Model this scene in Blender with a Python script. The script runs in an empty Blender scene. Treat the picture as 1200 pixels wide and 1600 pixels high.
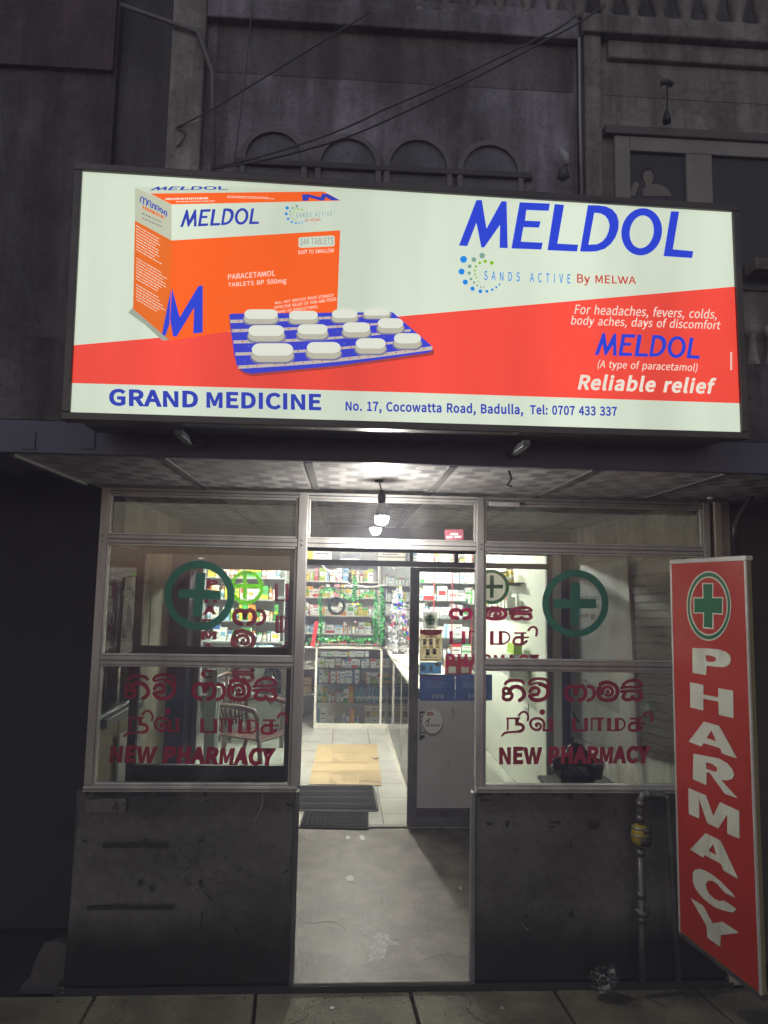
import bpy, bmesh, math, random
from mathutils import Vector, Matrix
from mathutils.geometry import tessellate_polygon
random.seed(17)
SC = bpy.context.scene
COL = SC.collection
PI = math.pi

# ------------------------------------------------------------------ camera
F_PX, YAW, PITCH, ROLL, DIST, EYE = 1104.47, 0.0556, 0.1069, 0.0187, 3.1547, 1.65
c, s = math.cos(YAW), math.sin(YAW)
_r0 = Vector((c, -s, 0)); _f0 = Vector((s, c, 0))
c, s = math.cos(PITCH), math.sin(PITCH)
FWD = c*_f0 + s*Vector((0, 0, 1)); _u0 = -s*_f0 + c*Vector((0, 0, 1))
c, s = math.cos(ROLL), math.sin(ROLL)
RGT = c*_r0 + s*_u0; UPV = -s*_r0 + c*_u0
EYEP = Vector((0, -DIST, EYE))
cam = bpy.data.cameras.new('camera')
cam.sensor_fit = 'HORIZONTAL'; cam.sensor_width = 36.0; cam.lens = 36.0*F_PX/1200.0
cam.clip_start = 0.05; cam.clip_end = 400
camo = bpy.data.objects.new('camera', cam); COL.objects.link(camo)
M = Matrix.Identity(4)
for i in range(3):
    M[i][0] = RGT[i]; M[i][1] = UPV[i]; M[i][2] = -FWD[i]; M[i][3] = EYEP[i]
camo.matrix_world = M
SC.camera = camo

# ------------------------------------------------------------------ world, dim sun added as street glow, exposure
SKY_STRENGTH = 3.4
w = bpy.data.worlds.new('World'); SC.world = w; w.use_nodes = True
nt = w.node_tree; bg = nt.nodes['Background']
sky = nt.nodes.new('ShaderNodeTexSky'); sky.sky_type = 'NISHITA'; sky.sun_disc = False
sky.sun_elevation = math.radians(-3.0); sky.sun_rotation = math.radians(200)
hs = nt.nodes.new('ShaderNodeHueSaturation'); hs.inputs['Saturation'].default_value = 0.6
nt.links.new(sky.outputs[0], hs.inputs['Color']); nt.links.new(hs.outputs[0], bg.inputs['Color'])
bg.inputs['Strength'].default_value = SKY_STRENGTH
sun = bpy.data.lights.new('sun', 'SUN'); sun.energy = 0.13; sun.angle = math.radians(50); sun.color = (.92, .92, 1.0)
suno = bpy.data.objects.new('sun', sun); COL.objects.link(suno)
suno.rotation_euler = (math.radians(48), 0, math.radians(-18))
SC.view_settings.view_transform = 'Standard'; SC.view_settings.look = 'None'
SC.view_settings.exposure = 0.0; SC.view_settings.gamma = 1.0
SC.render.engine = 'CYCLES'
cy = SC.cycles
cy.use_denoising = True; cy.max_bounces = 10; cy.diffuse_bounces = 4; cy.glossy_bounces = 4
cy.transparent_max_bounces = 24; cy.transmission_bounces = 6; cy.sample_clamp_indirect = 60.0
cy.caustics_reflective = False; cy.caustics_refractive = False

# ------------------------------------------------------------------ pixel -> point on a real plane
def ray(u, v): return FWD + RGT*((u-600)/F_PX) + UPV*((800-v)/F_PX)
class Plane:
    """a plane of the place; at() gives its point seen at a photo pixel, raised by `off` towards the street"""
    def __init__(self, p, n):
        self.p = Vector(p); self.n = Vector(n).normalized()
        if (EYEP-self.p).dot(self.n) < 0: self.n = -self.n
    def at(self, u, v, off=0.0):
        d = ray(u, v); p = self.p + self.n*off
        return EYEP + d*((p-EYEP).dot(self.n)/d.dot(self.n))
def YP(y): return Plane((0, y, 0), (0, 1, 0))
def ZP(z): return Plane((0, 0, z), (0, 0, 1))
def XP(x): return Plane((x, 0, 0), (1, 0, 0))
def Y(u, v, y=0.0): return YP(y).at(u, v)
def Zp(u, v, z=0.0): return ZP(z).at(u, v)
def zm(s_, ox, oy): return lambda pts: [(ox+x/s_, oy+y/s_) for x, y in pts]

# ------------------------------------------------------------------ materials
MATS = {}
def lin(r, g, b):
    f = lambda x: (x/255/12.92) if x/255 <= .04045 else ((x/255+.055)/1.055)**2.4
    return (f(r), f(g), f(b))
def mat(name, col, rough=.6, metal=0.0, var=.12, scale=6.0, bump=0.0, bscale=40.0, spec=.5, col2=None, thr=None, stretch=None, trans=0.0):
    """principled material with procedural variation of colour, roughness and relief"""
    if name in MATS: return MATS[name]
    m = bpy.data.materials.new(name); m.use_nodes = True
    nt = m.node_tree; N = nt.nodes; L = nt.links
    b = N['Principled BSDF']
    b.inputs['Metallic'].default_value = metal
    b.inputs['Specular IOR Level'].default_value = spec
    if trans: b.inputs['Transmission Weight'].default_value = trans
    tc = N.new('ShaderNodeTexCoord'); src = tc.outputs['Object']
    if stretch:
        mp = N.new('ShaderNodeMapping'); mp.inputs['Scale'].default_value = stretch
        L.new(src, mp.inputs[0]); src = mp.outputs[0]
    nz = N.new('ShaderNodeTexNoise'); nz.inputs['Scale'].default_value = scale
    nz.inputs['Detail'].default_value = 8; nz.inputs['Roughness'].default_value = .62
    L.new(src, nz.inputs['Vector'])
    cr = N.new('ShaderNodeValToRGB'); e = cr.color_ramp.elements
    e[0].position, e[1].position = thr if thr else (.3, .7)
    lo = col2 if col2 else tuple(max(0, x*(1-var)) for x in col)
    hi = col if col2 else tuple(min(1, x*(1+var)) for x in col)
    e[0].color = (*lo, 1); e[1].color = (*hi, 1)
    L.new(nz.outputs['Fac'], cr.inputs[0]); L.new(cr.outputs[0], b.inputs['Base Color'])
    mr = N.new('ShaderNodeMapRange'); mr.inputs['To Min'].default_value = max(.02, rough-.1); mr.inputs['To Max'].default_value = min(1, rough+.1)
    L.new(nz.outputs['Fac'], mr.inputs['Value']); L.new(mr.outputs[0], b.inputs['Roughness'])
    if bump:
        nb = N.new('ShaderNodeTexNoise'); nb.inputs['Scale'].default_value = bscale; nb.inputs['Detail'].default_value = 6
        L.new(src, nb.inputs['Vector'])
        bp = N.new('ShaderNodeBump'); bp.inputs['Strength'].default_value = bump; bp.inputs['Distance'].default_value = .01
        L.new(nb.outputs['Fac'], bp.inputs['Height']); L.new(bp.outputs[0], b.inputs['Normal'])
    MATS[name] = m
    return m
def lamp_mat(name, col, strength, var=0.0, stretch=(1, 1, 1), scale=1.2):
    """a surface that gives off light (lamp, or a backlit film)"""
    if name in MATS: return MATS[name]
    m = bpy.data.materials.new(name); m.use_nodes = True
    nt = m.node_tree; N = nt.nodes; L = nt.links
    b = N['Principled BSDF']; b.inputs['Base Color'].default_value = (*[x*.5 for x in col], 1)
    b.inputs['Roughness'].default_value = .45
    b.inputs['Emission Color'].default_value = (*col, 1); b.inputs['Emission Strength'].default_value = strength
    if var:
        tc = N.new('ShaderNodeTexCoord'); mp = N.new('ShaderNodeMapping'); mp.inputs['Scale'].default_value = stretch
        nz = N.new('ShaderNodeTexNoise'); nz.inputs['Scale'].default_value = scale; nz.inputs['Detail'].default_value = 4
        mr = N.new('ShaderNodeMapRange'); mr.inputs['From Min'].default_value = .3; mr.inputs['From Max'].default_value = .7
        mr.inputs['To Min'].default_value = strength*(1-var); mr.inputs['To Max'].default_value = strength*(1+var)
        L.new(tc.outputs['Object'], mp.inputs[0]); L.new(mp.outputs[0], nz.inputs['Vector'])
        L.new(nz.outputs['Fac'], mr.inputs['Value']); L.new(mr.outputs[0], b.inputs['Emission Strength'])
    MATS[name] = m
    return m
def glass_mat(name, tint=(.93, .96, .95), ior=1.45, dirt=.05):
    if name in MATS: return MATS[name]
    m = bpy.data.materials.new(name); m.use_nodes = True
    nt = m.node_tree; N = nt.nodes; L = nt.links
    for n in list(N): N.remove(n)
    out = N.new('ShaderNodeOutputMaterial'); tr = N.new('ShaderNodeBsdfTransparent'); tr.inputs[0].default_value = (*tint, 1)
    gl = N.new('ShaderNodeBsdfGlossy'); gl.inputs['Roughness'].default_value = .0
    fr = N.new('ShaderNodeFresnel'); fr.inputs['IOR'].default_value = ior
    mx = N.new('ShaderNodeMixShader'); L.new(fr.outputs[0], mx.inputs[0]); L.new(tr.outputs[0], mx.inputs[1]); L.new(gl.outputs[0], mx.inputs[2])
    df = N.new('ShaderNodeBsdfDiffuse'); df.inputs[0].default_value = (.5, .5, .5, 1)
    tc = N.new('ShaderNodeTexCoord'); nz = N.new('ShaderNodeTexNoise'); nz.inputs['Scale'].default_value = 5; nz.inputs['Detail'].default_value = 9
    mr = N.new('ShaderNodeMapRange'); mr.inputs['From Min'].default_value = .45; mr.inputs['From Max'].default_value = .8
    mr.inputs['To Min'].default_value = dirt*.2; mr.inputs['To Max'].default_value = dirt*2.5
    L.new(tc.outputs['Object'], nz.inputs['Vector']); L.new(nz.outputs['Fac'], mr.inputs['Value'])
    m2 = N.new('ShaderNodeMixShader'); L.new(mr.outputs[0], m2.inputs[0]); L.new(mx.outputs[0], m2.inputs[1]); L.new(df.outputs[0], m2.inputs[2])
    L.new(m2.outputs[0], out.inputs['Surface'])
    MATS[name] = m
    return m

def vinyl_mat(name, col, back=.5):
    """thin sign vinyl: partly lets through the light from behind"""
    if name in MATS: return MATS[name]
    m = bpy.data.materials.new(name); m.use_nodes = True
    nt = m.node_tree; N = nt.nodes; L = nt.links; b = N['Principled BSDF']; out = N['Material Output']
    tc = N.new('ShaderNodeTexCoord'); nz = N.new('ShaderNodeTexNoise'); nz.inputs['Scale'].default_value = 14; nz.inputs['Detail'].default_value = 6
    cr = N.new('ShaderNodeValToRGB'); cr.color_ramp.elements[0].position = .3; cr.color_ramp.elements[1].position = .7
    cr.color_ramp.elements[0].color = (*[x*.85 for x in col], 1); cr.color_ramp.elements[1].color = (*[x*1.1 for x in col], 1)
    L.new(tc.outputs['Object'], nz.inputs['Vector']); L.new(nz.outputs['Fac'], cr.inputs[0]); L.new(cr.outputs[0], b.inputs['Base Color'])
    b.inputs['Roughness'].default_value = .5
    t = N.new('ShaderNodeBsdfTranslucent'); L.new(cr.outputs[0], t.inputs[0])
    mx = N.new('ShaderNodeMixShader'); mx.inputs[0].default_value = back
    L.new(b.outputs[0], mx.inputs[1]); L.new(t.outputs[0], mx.inputs[2]); L.new(mx.outputs[0], out.inputs['Surface'])
    MATS[name] = m
    return m

# ------------------------------------------------------------------ mesh builder
class MB:
    def __init__(self): self.v = []; self.f = []; self.fm = []; self.mats = []; self.sm = []
    def mi(self, m):
        if m not in self.mats: self.mats.append(m)
        return self.mats.index(m)
    def add(self, vs, fs, m, smooth=False):
        o = len(self.v); k = self.mi(m); self.v += [tuple(p) for p in vs]
        for f in fs: self.f.append([o+i for i in f]); self.fm.append(k); self.sm.append(smooth)
        return self
    def box(self, x0, x1, y0, y1, z0, z1, m):
        vs = [(x, y, z) for x in (x0, x1) for y in (y0, y1) for z in (z0, z1)]
        return self.add(vs, [(0, 1, 3, 2), (4, 6, 7, 5), (0, 4, 5, 1), (2, 3, 7, 6), (0, 2, 6, 4), (1, 5, 7, 3)], m)
    def slab(self, quad, d, m):
        """four points of a face, thickened by vector d"""
        q = [Vector(p) for p in quad]; d = Vector(d)
        vs = q+[p+d for p in q]; n = len(q)
        return self.add(vs, [tuple(range(n)), tuple(range(2*n-1, n-1, -1))]+[(i, i+n, (i+1) % n+n, (i+1) % n) for i in range(n)], m)
    def bar(self, a, b, wv, dv, m):
        """bar from a to b with half-width vectors"""
        a, b, wv, dv = Vector(a), Vector(b), Vector(wv), Vector(dv)
        return self.slab([a-wv-dv, a+wv-dv, b+wv-dv, b-wv-dv], dv*2, m)
    def poly(self, pts, m, holes=()):
        loops = [[Vector(p) for p in pts]]+[[Vector(p) for p in h] for h in holes]
        tris = tessellate_polygon(loops); vs = [p for l in loops for p in l]
        return self.add(vs, [tuple(t) for t in tris], m)
    def strip(self, A, B, m, closed=False):
        n = len(A); vs = list(A)+list(B)
        fs = [(i, (i+1) % n, n+(i+1) % n, n+i) for i in range(n if closed else n-1)]
        return self.add(vs, fs, m)
    def tube(self, pts, r, m, n=8, cap=True):
        P = [Vector(p) for p in pts]; rs = r if isinstance(r, (list, tuple)) else [r]*len(P)
        vs = []; up = None
        for i, p in enumerate(P):
            t = (P[min(i+1, len(P)-1)]-P[max(i-1, 0)]).normalized()
            if up is None: up = t.orthogonal().normalized()
            up = (up-t*up.dot(t)); up = up.normalized() if up.length > 1e-5 else t.orthogonal().normalized()
            q = t.cross(up)
            for k in range(n):
                a = 2*PI*k/n; vs.append(p+(up*math.cos(a)+q*math.sin(a))*rs[i])
        fs = [(i*n+k, i*n+(k+1) % n, (i+1)*n+(k+1) % n, (i+1)*n+k) for i in range(len(P)-1) for k in range(n)]
        if cap: fs += [tuple(range(n-1, -1, -1)), tuple((len(P)-1)*n+k for k in range(n))]
        return self.add(vs, fs, m, True)
    def lathe(self, c0, prof, m, n=16, ax=None):
        c0 = Vector(c0); vs = []
        for r, z in prof:
            for k in range(n):
                a = 2*PI*k/n; vs.append(c0+Vector((r*math.cos(a), r*math.sin(a), z)))
        fs = [(i*n+k, i*n+(k+1) % n, (i+1)*n+(k+1) % n, (i+1)*n+k) for i in range(len(prof)-1) for k in range(n)]
        fs += [tuple(range(n-1, -1, -1)), tuple((len(prof)-1)*n+k for k in range(n))]
        return self.add(vs, fs, m, True)
    def ball(self, c0, r, m, n=12, sz=1.0):
        k = n//2
        return self.lathe(c0, [(max(1e-4, r*math.sin(PI*i/k)), -r*sz*math.cos(PI*i/k)) for i in range(k+1)], m, n)
    def build(self, name, parent=None, bevel=0.0, base=None):
        if base is not None: base = Vector(base)
        elif parent is not None: base = PAR[parent.name]
        else:
            lo = [min(p[i] for p in self.v) for i in range(3)]; hi = [max(p[i] for p in self.v) for i in range(3)]
            base = Vector(((lo[0]+hi[0])/2, (lo[1]+hi[1])/2, lo[2]))
        me = bpy.data.meshes.new(name)
        me.from_pydata([Vector(p)-base for p in self.v], [], self.f)
        for m in self.mats: me.materials.append(m)
        me.polygons.foreach_set('material_index', self.fm); me.polygons.foreach_set('use_smooth', self.sm)
        bm = bmesh.new(); bm.from_mesh(me)
        if bevel or any(self.sm): bmesh.ops.recalc_face_normals(bm, faces=bm.faces)
        bm.to_mesh(me); bm.free(); me.update()
        o = bpy.data.objects.new(name, me); COL.objects.link(o)
        if parent is not None:
            o.parent = parent
        else: o.location = base
        PAR[o.name] = base
        if bevel:
            b = o.modifiers.new('Bevel', 'BEVEL'); b.width = bevel; b.segments = 2; b.limit_method = 'ANGLE'
        return o
PAR = {}
def tag(o, label, cat, group=None):
    o['label'] = label; o['category'] = cat
    if group: o['group'] = group
    return o
def thing(name, loc, label, cat, group=None):
    o = bpy.data.objects.new(name, None); COL.objects.link(o); o.location = loc; o.empty_display_size = .1
    PAR[o.name] = Vector(loc)
    return tag(o, label, cat, group)
def struct(o): o['kind'] = 'structure'; return o
def ell(cx, cy, rx, ry, n=48, a0=0, a1=2*PI):
    full = abs(a1-a0-2*PI) < 1e-6
    return [(cx+rx*math.cos(a0+(a1-a0)*i/(n if full else n-1)), cy+ry*math.sin(a0+(a1-a0)*i/(n if full else n-1))) for i in range(n)]

# ------------------------------------------------------------------ flat artwork on a plane: shapes and lettering
class Art:
    """coplanar-safe artwork: every shape sits a hair above the one before it"""
    def __init__(self, plane, off=.0015, step=.00003, flip=1):
        self.mb = MB(); self.pl = plane; self.off = off; self.step = step
    def _p(self, pts): return [self.pl.at(u, v, self.off) for u, v in pts]
    def poly(self, pts, m, holes=()):
        self.off += self.step; self.mb.poly(self._p(pts), m, [self._p(h) for h in holes])
    def ring(self, cx, cy, rx, ry, ix, iy, m, n=48):
        self.off += self.step; self.mb.strip(self._p(ell(cx, cy, rx, ry, n)), self._p(ell(cx, cy, ix, iy, n)), m, True)
    def disc(self, cx, cy, rx, ry, m, n=32): self.poly(ell(cx, cy, rx, ry, n), m)
    def stroke(self, pts, wd, m, rnd=True):
        """a brush stroke: smooth ribbon of one width with round ends"""
        self.off += self.step
        P = [Vector(p) for p in pts]
        if len(P) > 2 and rnd:
            Q = []
            for i in range(len(P)-1):
                a, b, c_, d = P[max(i-1, 0)], P[i], P[i+1], P[min(i+2, len(P)-1)]
                for k in range(4):
                    t = k/4; Q.append(.5*((2*b)+(c_-a)*t+(2*a-5*b+4*c_-d)*t*t+(3*b-a-3*c_+d)*t**3))
            P = Q+[P[-1]]
        Lf, Rt = [], []
        for i, p in enumerate(P):
            t = (P[min(i+1, len(P)-1)]-P[max(i-1, 0)])
            t = t.normalized() if t.length > 1e-6 else Vector((1, 0)); nrm = Vector((-t.y, t.x))*wd/2
            Lf.append(p+nrm); Rt.append(p-nrm)
        self.mb.strip(self._p(Lf), self._p(Rt), m)
        if rnd:
            for e in (P[0], P[-1]): self.disc(e.x, e.y, wd/2, wd/2, m, 12)
    def text(self, st, quad, m, bold=0, shear=0.0, space=0, mirror=False):
        """lettering stretched to the quad TL, TR, BR, BL of its ink"""
        shp = []; x = 0
        for ch in st:
            if ch == ' ': x += 280+space; continue
            adv, loops = GL[ch]
            shp.append([[(px+x, py) for px, py in embolden(l, bold)] for l in loops]); x += adv+space+bold*1.6
        shp = [[[(px+py*shear, py) for px, py in l] for l in g] for g in shp]
        al = [p for g in shp for l in g for p in l]
        x0, x1 = min(p[0] for p in al), max(p[0] for p in al); y0, y1 = min(p[1] for p in al), max(p[1] for p in al)
        tl, tr, br, bl = [Vector(q) for q in quad]
        def mp(p):
            a = (p[0]-x0)/(x1-x0); b = (y1-p[1])/(y1-y0)
            if mirror: a = 1-a
            q = (tl*(1-a)+tr*a)*(1-b)+(bl*(1-a)+br*a)*b
            return (q.x, q.y)
        for g in shp: self.glyph([[mp(p) for p in l] for l in g], [area(l) for l in g], m)
    def glyph(self, loops, ar, m):
        s0 = max(ar, key=abs)
        solids = [l for l, a in zip(loops, ar) if a*s0 > 0]; hol = [l for l, a in zip(loops, ar) if a*s0 < 0]
        for sld in solids:
            xs = [p[0] for p in sld]; ys = [p[1] for p in sld]
            mine = [h for h in hol if min(xs) <= h[0][0] <= max(xs) and min(ys) <= h[0][1] <= max(ys)]
            self.poly(sld, m, mine)
    def words(self, x0, y0, x1, y1, rows, m, slope=0.0, fill=.55):
        """fine print too small to read in the photo: rows of short broken dashes"""
        h = (y1-y0)/rows
        for r in range(rows):
            x = x0; yy = y0+r*h
            end = x1-random.random()*(x1-x0)*.25
            while x < end:
                l = random.uniform(1.2, 4.5)
                self.poly([(x, yy+slope*(x-x0)), (min(x+l, end), yy+slope*(min(x+l, end)-x0)), (min(x+l, end), yy+h*fill+slope*(min(x+l, end)-x0)), (x, yy+h*fill+slope*(x-x0))], m)
                x += l+random.uniform(.6, 1.4)
    def build(self, name, parent): return self.mb.build(name, parent)
def area(l): return .5*sum(l[i][0]*l[(i+1) % len(l)][1]-l[(i+1) % len(l)][0]*l[i][1] for i in range(len(l)))
def embolden(l, d):
    if not d: return l
    n = len(l); out = []
    for i in range(n):
        a, b, c_ = Vector(l[i-1]), Vector(l[i]), Vector(l[(i+1) % n])
        e1 = (b-a); e2 = (c_-b)
        if e1.length < 1e-6 or e2.length < 1e-6: out.append(tuple(b)); continue
        e1.normalize(); e2.normalize()
        n1 = Vector((-e1.y, e1.x)); n2 = Vector((-e2.y, e2.x)); nn = n1+n2
        k = 1+n1.dot(n2)
        nn = nn/k if k > .35 else nn.normalized()*1.4 if nn.length > 1e-4 else n1
        out.append((b.x+nn.x*d, b.y+nn.y*d))
    return out
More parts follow.
